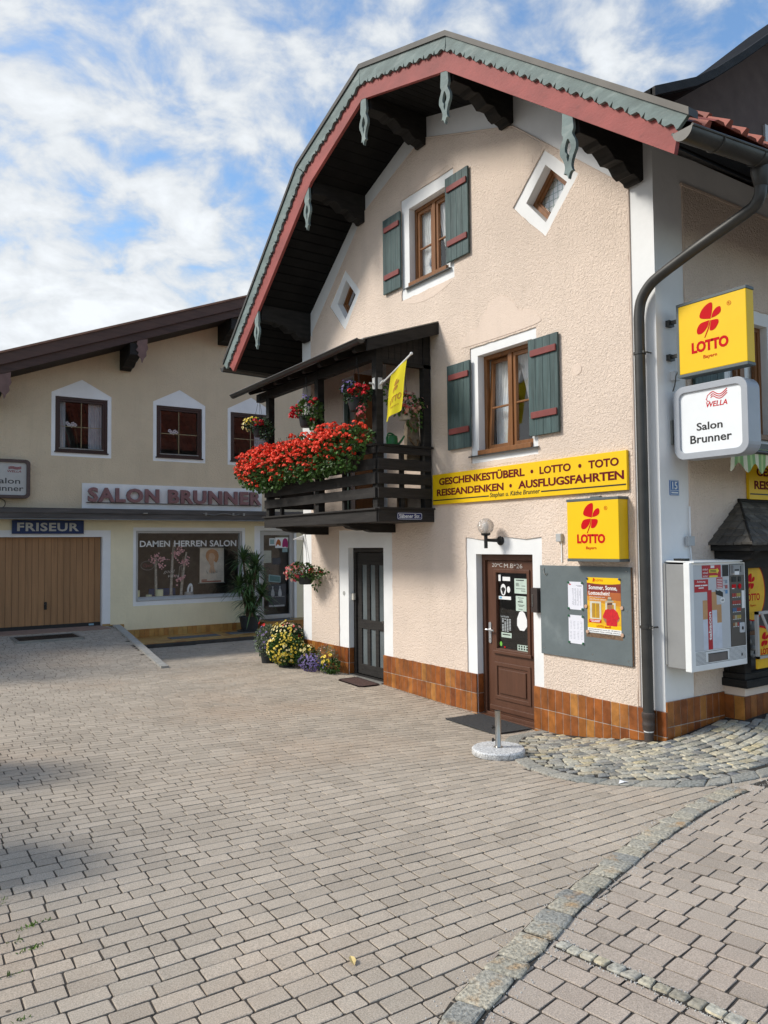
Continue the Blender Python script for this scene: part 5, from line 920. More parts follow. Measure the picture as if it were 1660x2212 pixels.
# ---- rear wing: dark overhanging roof rising behind the street side
m = MB(SOFF); vz = [(5.60, 5.85), (5.75, 5.92), (6.20, 6.13), (6.52, 6.32), (7.0, 6.66), (7.68, 7.17), (8.6, 7.9), (9.6, 8.65), (11, 7.6), (13, 6.0)]
vz = [(a + .06, b) for a, b in vz]; vA, vB = [(5.66, 5.875)] + vz[1:4], vz[3:]
for vv, dp in ((vA, -.5), (vB, -.81)): m.poly(PY(4.2), [(a, b) for a, b in vv] + [(a, b - .07) for a, b in vv[::-1]], 0.04, dp)
wing = m.build('rear_wing_roof', H)
m = MB(DARK); m.poly(PY(4.2), [(a, b + .025) for a, b in vz] + [(a, b - .06) for a, b in vz[::-1]], .02, .07); m.build('verge_board', wing)
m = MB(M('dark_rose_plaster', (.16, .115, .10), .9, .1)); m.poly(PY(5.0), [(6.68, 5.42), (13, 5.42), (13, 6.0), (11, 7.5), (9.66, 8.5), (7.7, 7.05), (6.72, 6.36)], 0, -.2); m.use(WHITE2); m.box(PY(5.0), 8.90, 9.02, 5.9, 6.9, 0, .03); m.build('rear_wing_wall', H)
# ------------------------------------------------------------------ the hairdresser's building at the back of the yard
B = thing('salon_building', 'yellow roughcast building with garage, shop window and wide eaves at the back of the yard', 'building', (5, 22, -.3))
rz = lambda x: 6.79 + .387 * (x - 5.19)      # underside of the eaves boarding
xr = 11.0; rzz = lambda x: rz(x) if x < xr else rz(xr) - .387 * (x - xr)
wn_ = [(3.70, 4.91), (6.12, 7.33), (8.13, 9.34)]; holes = [rect(a, b, 4.18, 5.515) for a, b in wn_] + [rect(-2.4, 4.80, -.6, 2.15), rect(5.61, 8.46, .53, 2.30), rect(8.98, 10.03, -.6, 2.31)]
m = MB(SPL); out = [(-3.5, -.7), (16, -.7), (16, rzz(16)), (xr, rz(xr)), (-3.5, rz(-3.5))]
up = [(-3.5, 2.66), (16, 2.66), (16, rzz(16)), (xr, rz(xr)), (-3.5, rz(-3.5))]; pent = [[(a - .09, 4.08), (b + .09, 4.08), (b + .09, 5.60), ((a + b) / 2, 5.96), (a - .09, 5.60)] for a, b in wn_]
m.holed(L, wavy(up, .0), pent, -.05, .0); m.build('upper_wall', B); m = MB(WHITE); m.holed(L, [(-3.5, 2.655), (16, 2.655), (16, rzz(16) - .01), (xr, rz(xr) - .01), (-3.5, rz(-3.5) - .01)], holes[:3], -.008, -.30); m.build('window_surround', B)
m = MB(SPL2); low = rect(-3.5, 16, -.7, 2.66); gs = [(-2.5, -.69), (-2.5, 2.31), (4.995, 2.31), (4.995, -.69)]
m.holed(L, low, [[(-2.5, -.68), (-2.5, 2.31), (4.995, 2.31), (4.995, -.68)], rect(5.54, 8.54, .425, 2.385), [(8.81, -.68), (8.81, 2.44), (10.1, 2.44), (10.1, -.68)]], -.05, 0); m.build('lower_wall', B); m = MB(WHITE); m.holed(L, rect(-3.49, 15.9, -.69, 2.65), holes[3:], -.006, -.30); m.build('opening_surround', B)
m = MB(SPL); m.box(lambda a, b, n: (a, n, b), -3.5, -3.2, -.7, 4, LY + .3, 30); m.box(lambda a, b, n: (a, n, b), 15.7, 16, -.7, 5, LY + .3, 30); m.box(lambda a, b, n: (a, n, b), -3.5, 16, -.7, 8, 29.7, 30); m.build('rear_wall', B)
m = MB(DARKI); m.box(lambda a, b, n: (a, n, b), 4.9, 12, -.5, 2.7, LY + 2.4, LY + 2.5); m.box(lambda a, b, n: (a, n, b), 4.9, 12, .40, .50, LY + .3, LY + 1.0); m.box(lambda a, b, n: (a, n, b), 4.85, 4.95, -.5, 2.7, LY + .3, LY + 2.5); m.box(lambda a, b, n: (a, n, b), 4.9, 12, 2.6, 2.7, LY + .3, LY + 2.5); m.box(lambda a, b, n: (a, n, b), -3.2, 15.7, 3.9, 4.0, LY + .3, 29); m.box(lambda a, b, n: (a, n, b), 3, 10, 4, 7, LY + 2.5, LY + 2.6); m.build('room_lining', B)
sl = math.hypot(1, .387); RFB = M('salon_roof_tile', (.24, .13, .085), .75, .25, 3)
def roofprism(m, x0, x1, lo, hi, n0, n1): xs = [x0, xr, x1]; m.poly(L, [(x, rzz(x) + lo) for x in xs] + [(x, rzz(x) + hi) for x in xs[::-1]], n0, n1)
m = MB(M('dark_eaves_board', (.022, .013, .010), .75, .2, 2)); roofprism(m, -4.6, 17, .0, .05, .93, -11); m.build('eaves_boarding', B); m = MB(RFB); roofprism(m, -4.6, 17, .055, .44, .93, -11); roofprism(m, -4.7, 17.1, .44, .485, 1.06, -11); m.build('roof', B)
m = MB(BROWNT); roofprism(m, -4.6, 17, -.005, .20, .955, .915); m.build('lower_fascia', B); m = MB(M('brown_stained_fascia', (.085, .045, .032), .6, .2, 3, .25, 25, st=(.5, 1, 5))); roofprism(m, -4.65, 17.05, .19, .46, 1.02, .96); m.build('upper_fascia', B)
m = MB(DARK); m.tube([(4.62, 19.9, rz(4.62) + .46), (4.86, 19.9, rz(4.8) + .66)], .05, 4); m.tube([(4.9, 19.9, rz(4.9) + .46), (4.92, 19.9, rz(4.9) + .70), (4.98, 19.9, rz(4.9) + .72), (5.0, 19.9, rz(4.9) + .62)], .012, 6); m.build('roof_hatch', B)
PKW = M('faded_pink_board', (.17, .10, .085), .7, .15, 6)
for x in (2.19, 5.19, 7.76):
    m = MB(DARK); z = rz(x); m.poly(lambda a, b, n: L(n, b, a), [(0, z), (0, z - .50), (.1, z - .52), (.22, z - .47), (.4, z - .47), (.55, z - .38), (.7, z - .36), (.92, z - .28), (.92, z)], x, x + .25); m.build('purlin_end', B)
    m = MB(PKW); z = rz(x + .3); m.poly(L, [(x + .17, z - .06)] + smooth_open([(x + .15, z - .12), (x + .18, z - .2), (x + .14, z - .28), (x + .2, z - .34), (x + .18, z - .4), (x + .25, z - .48), (x + .28, z - .58), (x + .32, z - .48), (x + .38, z - .40), (x + .38, z - .30), (x + .42, z - .22), (x + .40, z - .12)], 4) + [(x + .41, z + .02)], .92, .95) if x < 7 else m.box(L, x, x + .01, z - .3, z, .9, .92); m.build('purlin_pendant', B)
for k_, (a, b) in enumerate(wn_):
    m = MB(SBROWN); m.frame(L, a + .005, b - .005, 4.185, 5.51, .06, -.03, -.11); m.box(L, a - .02, b + .02, 4.165, 4.195, -.02, .03); w_ = m.build('window', B, bevel=.004); q = MB(SBROWN); q.frame(L, a + .06, b - .06, 4.24, 5.455, .055, -.045, -.10); q.build('sash', w_, bevel=.003)
    q = MB(METALL); q.box(L, a + .09, b - .09, 4.262, 4.285, -.03, -.044); q.build('weather_bar', w_); q = MB(M('brass_bar', (.30, .24, .13), .5)); c = (a + b) / 2; q.box(L, c - .008, c + .008, 4.3, 5.4, -.075, -.085); q.box(L, a + .115, b - .115, 4.80, 4.816, -.075, -.085); q.build('glazing_bar', w_)
    q = MB(GLD); q.flat(L, rect(a + .11, b - .11, 4.29, 5.41), -.09); q.build('pane', w_); cu = MB(M('grey_curtain', (.40, .40, .42), .9)); nb = 24
    for f0, f1 in (((a + .07, a + .26), (b - .42, b - .1)), ((a + .07, a + .17),), ((b - .45, b - .07),))[k_]:
        cu.add([L(f0 + (f1 - f0) * i / (nb - 1), z, -.18 + .015 * math.sin(i * 1.5)) for z in (4.2, 5.5) for i in range(nb)], [(i, i + 1, nb + i + 1, nb + i) for i in range(nb - 1)])
    cu.build('curtain', w_, smooth=True)
    if k_ < 2:     # an orchid on each sill
        x = c - .05 + .1 * k_; t = thing('orchid', ('white orchid behind the left upper window of the yellow building', 'pale orchid behind the middle upper window of the yellow building')[k_], 'potted plant', L(x, 4.2, -.25)); p_ = MB(SWHT); p_.lathe(L(x, 4.2, -.25), [(.045, 0), (.06, .11), (.055, .115)], 12); p_.build('pot', t); p_ = MB(LEAFD); p_.tube(smooth_open([L(x, 4.3, -.25), L(x - .02, 4.6, -.25), L(x - .08, 4.85, -.25), L(x - .2, 4.92, -.24)]), .006, 6); p_.build('stem', t)
        p_ = MB(M('orchid_petal', (.62, .55, .56), .7))
        for i in range(5): bx, bz = x - .06 - .045 * i, 4.88 + .03 * math.sin(i * 2); [p_.lathe(L(bx + .03 * math.cos(a_), bz + .03 * math.sin(a_), -.235), [(.02, 0), (.018, .006), (0, .008)], 8, (0, -1, 0)) for a_ in np.linspace(0, 6.28, 6)[:-1]]
        p_.build('blossom', t)
# canopy beam, garage door
m = MB(M('weathered_beam', (.085, .075, .068), .8, .25, 3, .4, 20, st=(.4, 1, 4))); m.box(L, -3.4, 10.6, 2.60, 2.80, 0, .36); m.box(L, -3.45, 10.62, 2.70, 2.82, .36, .40); m.box(L, -3.45, 10.62, 2.555, 2.705, .355, .385); m.build('canopy_beam', B, bevel=.008); m = MB(METALL); m.box(L, 5.66, 5.76, 2.71, 2.735, .40, .47); m.tube([L(-2, 2.56, .40), L(10.4, 2.56, .40)], .012, 6); m.tube(smooth_open([L(7.2, 2.74, .41), L(7.5, 2.70, .42), L(7.75, 2.75, .41), L(8.05, 2.70, .42), L(8.2, 2.74, .41)]), .008, 6)
for x in (7.25, 8.0, 8.3): m.box(L, x, x + .05, 2.69, 2.76, .40, .425)
m.build('cable', B)
gd_ = MB(WOODG); xx = 4.79
while xx > -2.4: gd_.box(L, xx - .138, xx - .003, .075, 2.145, -.17, -.15 + R(-.001, .001)); xx -= .141
gdo = gd_.build('garage_door', B, bevel=.002); m = MB(M('rubber_sill', (.03, .028, .026), .8)); m.box(L, -2.38, 4.79, -.01, .08, -.175, -.14); m.build('bottom_rail', gdo); m = MB(BLACK); m.box(L, 3.51, 3.57, .44, .62, -.15, -.135); m.tube([L(3.54, .58, -.13), L(3.54, .58, -.09), L(3.54, .47, -.085)], .012, 8); m.use(STEEL); m.lathe(L(3.54, .565, -.137), [(.012, 0), (.012, .006)], 10, (0, -1, 0)); m.build('handle', gdo)
m = MB(DARKI); m.box(L, -2.4, 4.8, -.1, 2.2, -.3, -.2); m.build('garage_back', B)
m = MB(M('sticker_paleblue', (.25, .42, .5))); m.flat(L, rect(4.52, 4.64, .01, .05), -.138); m.build('sticker', gdo)
# clinker base, landing, doorstep
tl = MB(STILE)
for i in range(28): tl.box(L, 5.33 + i * .123, 5.448 + i * .123, -.40, -.155, 0, .02)
tl.box(L, 4.99, 5.32, -.22, .0, 0, .025); tl.box(L, 4.805, 4.985, -.2, .03, -.005, .03)
tl.build('clinker_base', B, bevel=.002)
m = MB(STILE)
for i in range(23):
    for j in range(6): m.box(L, 5.22 + i * .23, 5.445 + i * .23, -.362, -.35, .02 + j * .245, .262 + j * .245)
m.build('landing_tiles', B); m = MB(M('dark_landing_edge', (.05, .046, .042), .8, .2)); m.box(L, 5.2, 10.5, -.8, -.363, 0, 1.52); m.build('landing_base', B, bevel=.02)
m = MB(STILE)
for i in range(7): m.box(L, 8.82 + i * .23, 9.045 + i * .23, -.36, -.145, .02, .62); m.box(L, 8.81 + i * .23, 9.035 + i * .23, -.143, -.13, .0, .63)
m.build('doorstep', B, bevel=.003)
for a, b, n0, n1, lab in ((6.2, 7.45, .62, .98, 'long grey doormat on the tiled landing below the shop window'), (7.75, 8.75, .5, .9, 'short grey doormat on the tiled landing beside the yucca pot')): m = MB(M('grey_mat', (.13, .14, .15), .95, .2, 30, .6, 200)); m.box(L, a, b, -.35, -.336, n0, n1); tag(m.build('doormat', loc=L(a, -.35, n1)), lab, 'doormat')
m = MB(M('grey_mat', (0, 0, 0))); m.box(L, 9.05, 9.75, -.13, -.118, .15, .5); tag(m.build('doormat', loc=L(9.4, -.13, .3)), 'grey doormat on the step of the glazed salon door', 'doormat')
# shop window
SFR = M('silver_shop_frame', (.44, .43, .41), .45, .06)
m = MB(SFR); m.frame(L, 5.615, 8.455, .535, 2.295, .055, -.04, -.12); m.poly(lambda a, b, n: L(n, b, a), [(-.12, .64), (-.04, .60), (.0, .56), (.0, .535), (-.12, .535)], 5.67, 8.40); sw = m.build('shop_window', B, bevel=.004); g = MB(GLD); g.flat(L, rect(5.665, 8.405, .60, 2.245), -.09); g.build('pane', sw)
m = MB(M('vinyl_white', (.70, .70, .68), .6)); n = -.0885
m.text(L, 'DAMEN', 5.73, 6.50, 1.895, 2.05, n, .001, .02); m.text(L, 'HERREN', 6.61, 7.48, 1.895, 2.05, n, .001, .02); m.text(L, 'SALON', 7.57, 8.32, 1.888, 2.055, n, .001, .02); m.build('window_lettering', sw)
# glazed door
m = MB(SFR); m.frame(L, 9.0, 10.02, -.125, 2.30, .115, -.06, -.13); sdr = m.build('salon_door', B, bevel=.004); g = MB(GLD); g.flat(L, rect(9.11, 9.91, 0, 2.19), -.1); g.build('pane', sdr); m = MB(DARKI); m.box(L, 9.0, 10.0, -.1, 2.3, -.5, -.45); m.build('door_back_panel', sdr)  # plain dark panel set behind the glass
m = MB(SWHT); n = -.0985; m.flat(L, rect(9.30, 9.47, 1.90, 2.10), n); m.flat(L, rect(9.48, 9.88, 1.83, 2.12), n); m.use(M('paper_cream', (.42, .42, .34), .8)); m.flat(L, rect(9.12, 9.36, 1.42, 1.76), n); m.use(M('sticker_teal', (.25, .36, .36), .7)); m.flat(L, rect(9.32, 9.45, 1.93, 2.07), n + .001); m.flat(L, rect(9.70, 9.86, 1.71, 1.82), n); m.flat(L, [(9.27, .90), (9.64, .86), (9.64, 1.05), (9.28, 1.10)], n); m.use(M('figure_orange', (.42, .12, .03))); m.flat(L, smooth_closed([(9.50, 1.87), (9.52, 2.0), (9.58, 2.07), (9.65, 2.0), (9.64, 1.88), (9.56, 1.93)], 4), n + .001); m.use(M('figure_magenta', (.35, .02, .13))); m.flat(L, smooth_closed([(9.70, 1.86), (9.72, 2.05), (9.80, 2.1), (9.87, 2.02), (9.87, 1.84), (9.8, 1.86)], 4), n + .001)
m.use(M('poster_dark', (.06, .06, .065), .6)); m.flat(L, rect(9.27, 9.80, .22, .82), n); m.flat(L, rect(9.39, 9.64, 1.37, 1.55), n); m.use(M('poster_pale', (.40, .40, .40), .7)); m.flat(L, rect(9.28, 9.76, .20, .245), n + .001); m.flat(L, rect(9.30, 9.76, .47, .48), n + .001)
for x in (9.40, 9.62): m.flat(L, smooth_closed([(x - .05, .50), (x - .04, .64), (x, .72), (x + .04, .64), (x + .05, .5)], 3), n + .001); m.flat(L, [(x + .022 * math.cos(t), .745 + .028 * math.sin(t)) for t in np.linspace(0, 6.28, 13)[:-1]], n + .001)
m.use(M('sign_green_dark', (.10, .19, .18))); m.flat(L, [(9.30, .925), (9.62, .885), (9.62, 1.025), (9.31, 1.07)], n + .0015); m.build('door_stickers', sdr)
m = MB(BLACK); m.box(L, 8.56, 8.78, 1.46, 1.71, .012, .03); m.tube([L(8.60, 1.71, .02), L(8.67, 1.88, .02), L(8.74, 1.71, .02)], .005, 5); tag(m.build('slate_sign', loc=L(8.67, 1.46, 0)), 'small black slate hanging on a cord beside the glazed salon door', 'sign')
# ---- signs of the salon
t = thing('raised_letter_sign', 'white board with long row of raised maroon letters on the yellow building', 'sign', L(6.66, 2.84, 0)); m = MB(M('sign_board_white', (.76, .76, .75), .7, .06, 2)); m.box(L, 4.31, 9.02, 2.84, 3.45, 0, .03); m.build('board', t)
m = MB(M('maroon_letter_face', (.22, .11, .11), .5)); n = .055
m.text(L, 'SALON', 4.43, 6.16, 2.995, 3.35, n, .07, .04, 0, 1.12); m.text(L, 'BRUNNER', 6.39, 8.975, 2.995, 3.35, n, .07, .04, 0, 1.12); m.use(M('letter_side', (.025, .012, .012), .6)); m.box(L, 4.40, 8.98, 2.975, 2.99, .031, .06); m.build('lettering', t)
m = MB(M('sign_blue', (.010, .028, .10), .55, .1)); t = thing('blue_sign', 'blue sign with white capitals over the garage door', 'sign', L(3.56, 2.22, .05)); m.box(L, 2.78, 4.35, 2.225, 2.54, .02, .06); m.build('board', t); m = MB(M('letter_offwhite', (.46, .45, .41), .6)); m.text(L, 'FRISEUR', 2.885, 4.235, 2.285, 2.485, .0605, .003, .03, 0, 1.1); m.build('lettering', t)
t = thing('light_box_sign', 'white rounded box sign in a brown frame at the left picture edge', 'sign', L(2.4, 3.05, 0)); m = MB(M('brown_plastic', (.085, .055, .048), .5)); ro = rrect(1.75, 3.14, 3.04, 3.93, .10); m.holed(L, ro, [rrect(1.83, 3.06, 3.11, 3.86, .06)], .01, .17); m.build('frame', t, bevel=.02); m = MB(M('aged_acrylic', (.48, .47, .44), .5, .05)); m.poly(L, rrect(1.83, 3.06, 3.11, 3.86, .06), .02, .13); m.build('sign_face', t)
m = MB(M('print_darkgrey', (.06, .06, .06), .6)); n = .131; m.text(L, 'Salon', 2.37, 2.93, 3.37, 3.50, n, .002, .01); m.text(L, 'Brunner', 2.20, 3.0, 3.20, 3.33, n, .002, .01); m.use(M('print_wine', (.25, .02, .03), .6)); m.text(L, 'WELLA', 2.66, 2.95, 3.63, 3.68, n, .002, .01, .2)
for dz in (0, .022, .044): ribbon(m, L, [(2.68, 3.705 + dz), (2.76, 3.72 + dz), (2.85, 3.705 + dz), (2.95, 3.72 + dz)], .015, n)
m.build('lettering', t); m = MB(BLACK); m.tube(smooth_open([L(2.5, 3.04, .06), L(2.62, 2.98, .05), L(2.62, 2.86, .05), L(2.5, 2.8, .05)]), .008, 6); m.build('cable', t)
# ---- window display
t = thing('hanging_poster', 'cream roll-up poster of an orange-haired portrait hanging in the shop window', 'poster', L(7.68, .9, -.25)); fr = lambda a, b, n: L(a, b, -.25 + n); m = MB(M('poster_cream', (.60, .52, .42), .8)); m.flat(fr, [(7.35, .92), (8.03, .92), (8.03, 1.85), (7.36, 1.86)], 0); m.use(METALL); m.tube([fr(7.31, 1.86, 0), fr(8.06, 1.85, 0)], .012, 6); m.tube([fr(7.31, .92, 0), fr(8.06, .92, 0)], .012, 6); m.build('sheet', t)
m = MB(M('hair_orange', (.52, .24, .10), .8)); m.flat(fr, smooth_closed([(7.52, 1.62), (7.56, 1.76), (7.7, 1.82), (7.84, 1.75), (7.88, 1.6), (7.82, 1.46), (7.74, 1.5), (7.6, 1.48)], 5), .003); m.use(M('face_peach', (.58, .36, .22), .8)); m.flat(fr, smooth_closed([(7.60, 1.6), (7.63, 1.7), (7.73, 1.7), (7.78, 1.6), (7.74, 1.47), (7.76, 1.3), (7.8, 1.2), (7.62, 1.2), (7.65, 1.36), (7.6, 1.46)], 4), .004); m.use(M('print_teal', (.22, .24, .22), .8)); q = random.Random(2)
for i in range(12): a = 7.55 + q.random() * .28; m.flat(fr, [(a, 1.17), (a + .012, 1.17), (a + q.uniform(-.05, .05), 1.3)], .005)
m.use(M('print_rust', (.35, .10, .06), .8)); m.box(fr, 7.40, 7.55, .985, 1.015, .003, .004); m.box(fr, 7.40, 7.95, .945, .975, .003, .004); m.build('print', t)
BARK = M('pale_bark', (.46, .40, .33), .9, .3, 20); PINK = M('blossom_pink', (.80, .42, .44), .8, .2, 20)
for i, (x, lean, h_, tops) in enumerate(((6.25, -.02, 1.15, [(6.12, 1.55), (6.22, 1.66), (6.38, 1.58), (6.32, 1.42)]), (6.63, .05, 1.5, [(6.70, 1.68), (6.78, 1.75), (6.85, 1.80)]), (6.9, .10, 1.25, [(6.95, 1.48), (7.02, 1.52), (6.88, 1.05), (6.8, 1.0)]))):
    t = thing('blossom_branch', ('pale trunk with two pink blossom clusters, leftmost in the shop window', 'tall bare branch with a pink blossom tip in the shop window middle', 'leaning blossom branch nearest the poster in the shop window')[i], 'branch', L(x, .5, -.4)); m = MB(BARK); m.tube(smooth_open([L(x, .5, -.4), L(x + lean * .3, .9, -.42), L(x + lean, .5 + h_ * .8, -.4), L(x + lean * 1.4, .5 + h_, -.38)]), .045, 10, .02)
    for a, b in tops: m.tube([L(x + lean, .5 + h_ * .75, -.4), L((x + a) / 2, (b + .5 + h_) / 2, -.36), L(a, b, -.33)], .01, 6, .004)
    m.build('branch', t, smooth=True); m = MB(PINK); q = random.Random(i)
    for a, b in tops:
        for k_ in range(16): m.lathe(L(a + q.gauss(0, .05), b + q.gauss(0, .05), -.32 + q.gauss(0, .03)), [(.014, 0), (.024, .012), (.012, .016)], 6, (q.gauss(0, 1), -1.5, q.gauss(0, 1)))
    m.build('blossom', t)
WAX = M('pale_candle_wax', (.75, .72, .45), .6, .05)
for i, (x, h_, w_) in enumerate(((5.72, .30, .05), (6.0, .18, .075), (6.27, .30, .095))):
    m = MB(WAX); m.lathe(L(x, .5, -.22), [(w_, 0), (w_, h_), (w_ * .8, h_ - .006)], 20); m.use(BLACK); m.tube([L(x, .5 + h_ - .01, -.22), L(x, .52 + h_, -.22)], .004, 5); tag(m.build('candle', smooth='auto', loc=L(x, .5, -.22)), ('slim pale candle at the left corner of the shop window', 'short yellow candle between two taller ones in the shop window', 'thick tall yellow candle left of the branches in the shop window')[i], 'candle', 'candles in the shop window')
m = MB(M('vase_grey', (.42, .40, .38), .4, .1)); m.lathe(L(7.06, .5, -.25), [(.06, 0), (.09, .03), (.115, .12), (.11, .2), (.10, .21)], 24); t = m.build('vase', smooth='auto', loc=L(7.06, .5, -.25)); tag(t, 'round grey glass vase with a white figure in the shop window', 'vase'); m = MB(SWHT); m.tube(smooth_open([L(7.05, .6, -.25), L(7.04, .78, -.25), L(7.10, .90, -.25), L(7.14, .8, -.25), L(7.12, .62, -.25)]), .03, 8); m.build('figure', t, smooth=True)
m = MB(M('neon_white_tube', (.80, .76, .70), .4)); t = thing('neon_sign', 'handwritten white neon tube words in the middle of the shop window', 'sign', L(6.6, 1.2, -.3)); m.text(lambda a, b, n: L(a, b, -.3 + n), 'good', 6.40, 6.70, 1.19, 1.30, 0, .008, -.018, .4); m.text(lambda a, b, n: L(a, b, -.3 + n), 'vibes', 6.53, 6.82, 1.10, 1.19, 0, .008, -.018, .4); m.build('tube_lettering', t)
t = thing('oval_neon_sign', 'oval reddish neon sign at the left of the shop window', 'sign', L(5.98, 1.4, -.3)); m = MB(M('neon_red_tube', (.34, .09, .10), .4)); m.text(lambda a, b, n: L(a, b, -.3 + n), 'Open', 5.88, 6.10, 1.36, 1.47, 0, .008, -.01, .3); m.use(M('neon_grey_tube', (.30, .27, .27), .4)); m.tube([L(5.99 + .17 * math.cos(a), 1.42 + .115 * math.sin(a), -.3) for a in np.linspace(0, 6.3, 30)], .006, 6); m.build('tube_lettering', t)
m = MB(M('blue_cloth', (.02, .07, .20), .7)); m.box(L, 6.15, 6.85, .62, .80, -.75, -.70); tag(m.build('blue_towel', loc=L(6.5, .6, -.7)), 'blue towel low down behind the branches in the shop window', 'towel')
# ------------------------------------------------------------------ plants
def rv(): 
    while True:
        v = Vector((R(-1, 1), R(-1, 1), R(-1, 1)))
        if .05 < v.length < 1: return v.normalized()
def leaf(m, p, d, nrm, l, w_, fold=.25):
    d = d.normalized(); s_ = d.cross(nrm).normalized(); u = s_.cross(d); p = Vector(p)
    m.add([p, p + d * l * .3 + s_ * w_ * .5 + u * w_ * fold, p + d * l * .72 + s_ * w_ * .42 + u * w_ * fold * .7, p + d * l, p + d * l * .72 - s_ * w_ * .42 + u * w_ * fold * .7, p + d * l * .3 - s_ * w_ * .5 + u * w_ * fold, p + d * l * .5], [(0, 1, 6), (1, 2, 6), (2, 3, 6), (3, 4, 6), (4, 5, 6), (5, 0, 6)])
def flower(m, p, nrm, r, k=5, cup=.2, slim=.55):
    nrm = Vector(nrm).normalized(); u = nrm.orthogonal().normalized(); q = nrm.cross(u); p = Vector(p); a0 = R(0, 6.28); V = [p]; F = []
    for i in range(k):
        a = a0 + 2 * math.pi * i / k; wd = math.pi / k * slim * 1.6
        e = lambda t, rr, h: p + (u * math.cos(t) + q * math.sin(t)) * rr + nrm * h
        o = len(V); V += [e(a - wd, r * .62, cup * r * .7), e(a - wd * .55, r, cup * r), e(a + wd * .55, r, cup * r), e(a + wd, r * .62, cup * r * .7)]; F.append((0, o, o + 1, o + 2, o + 3))
    m.add(V, F)
def umbel(m, p, r, k, fr=.016):
    for i in range(k):
        d = rv(); d.z = abs(d.z) * .9 - .15; flower(m, Vector(p) + d * r, d + Vector((0, 0, .3)), fr * R(.8, 1.25), 5, .3, .8)
GER = M('geranium_vermilion', (.90, .075, .03), .55, .1, 30, island=.28, spec=.3); CRIM = M('geranium_crimson', (.55, .008, .016), .55, .1, 30, island=.3, spec=.3); PETY = M('petal_yellow', (.72, .52, .05), .6, .1, 30, island=.2); PETO = M('petal_cream', (.80, .68, .30), .6, .1, 30, island=.2); PURP = M('petal_purple', (.12, .085, .23), .6, .1, 30, island=.4); STAR = M('petal_pink_star', (.50, .055, .065), .6, .15, 60, island=.4); PALE = M('petal_pale_pink', (.62, .34, .28), .6, .15, 30, island=.3); EYE = M('flower_eye', (.16, .08, .01), .8)
def inside_mass(shape):     # shape: list of (centre, radii)
    c, r = random.choices(shape, weights=[a[1][0] * a[1][1] * a[1][2] for a in shape])[0]; d = rv(); t = R(.35, 1) ** .5
    return Vector((c[0] + d.x * r[0] * t, c[1] + d.y * r[1] * t, c[2] + d.z * r[2] * t)), d
def foliage(shape, n, l, w_, mat, droop=.1):
    m = MB(mat)
    for i in range(n):
        p, d = inside_mass(shape); v = (d + rv() * .8 + Vector((0, 0, .15 - droop * R(0, 2)))); leaf(m, p, v, rv(), l * R(.6, 1.3), w_ * R(.7, 1.2))
    return m
# the long box of geraniums on the balcony rail
t = thing('geranium_box', 'long overflowing box of vermilion geraniums along the front balcony rail', 'flower box', (5.36, 10.2, 2.95)); m = MB(M('brown_planter', (.05, .03, .02), .7)); m.holed(PX(5.46), rect(8.75, 11.85, 2.94, 3.10), [rect(8.8, 11.8, 3.02, 3.09)], 0, .17); m.tube([(5.44, 9.2, 3.05), (5.44, 9.2, 3.22), (5.54, 9.2, 3.22)], .006, 5); m.tube([(5.44, 11, 3.05), (5.44, 11, 3.22), (5.54, 11, 3.22)], .006, 5); m.build('planter', t)
shape = [((5.30, y, 3.13 + .03 * math.sin(y * 3)), (.24, .36, .28)) for y in np.arange(8.85, 12.0, .27)] + [((5.34, 8.6, 3.30), (.17, .35, .16)), ((5.36, 9.3, 3.38), (.16, .35, .14)), ((5.26, 11.2, 2.95), (.2, .8, .2)), ((5.36, 10.2, 3.38), (.15, .4, .12))]
foliage(shape, 6500, .05, .05, LEAF, .2).build('foliage', t, recalc=False); m = MB(GER)
for i in range(1500):
    p, d = inside_mass(shape); y_ = p.y
    if p.x > 5.42 and random.random() < .7: continue
    if y_ < 9.0 and random.random() < .35: continue
    if p.z < 3.03 and random.random() < .6: continue
    q = p + Vector((-.05 - .03 * R(0, 1), R(-.03, .03), .05 + R(0, .05))); umbel(m, q, .030, 16, .0135)
m.build('blossom', t, recalc=False); m = MB(LEAFD)
for i in range(120): y = R(8.5, 12.3); p = (5.3 + R(-.1, .1), y, 3.3); m.tube([p, (p[0] - R(0, .12), y + R(-.1, .1), 3.42 + R(0, .12))], .003, 4)
m.build('stem', t)
def hanging_basket(loc, top, label, shape, blooms, nleaf=420, potmat=POT, pr=.11, leafmat=LEAFD, leaf_=(.05, .035)):
    t = thing('hanging_basket', label, 'hanging basket', loc, 'hanging flower baskets round the balcony'); x, y, z = loc; m = MB(potmat); m.lathe((x, y, z), [(pr * .66, 0), (pr * .78, .02), (pr, .15), (pr * 1.06, .155), (pr * 1.06, .17), (pr * .9, .17), (pr * .88, .14)], 22); m.build('pot', t, smooth='auto'); m = MB(BLACK)
    for a in (0.3, 2.4, 4.5): m.tube([(x + pr * math.cos(a), y + pr * math.sin(a), z + .16), (x, y, top - .05)], .0028, 5)
    m.tube([(x, y, top - .06), (x, y, top), (x + .015, y, top + .02)], .005, 5); m.build('hanger', t); sh = [((x + c[0], y + c[1], z + c[2]), r) for c, r in shape]; foliage(sh, nleaf, *leaf_, leafmat, .3).build('foliage', t, recalc=False)
    by = {}
    for mat, n, r, kind, cc, rr in blooms:
        m = by.setdefault(mat.name, MB(mat))
        for i in range(n):
            p, d = inside_mass([((x + cc[0], y + cc[1], z + cc[2]), rr)])
            if kind == 'u': umbel(m, p, .032, 16, r)
            else: flower(m, p + Vector((-.02, -.01, .01)), d + Vector((-.5, -.3, .3)), r * R(.8, 1.2), 5, .15, .5 if kind == 's' else .85)
    for m in by.values(): m.build('blossom', t, recalc=False)
    return t
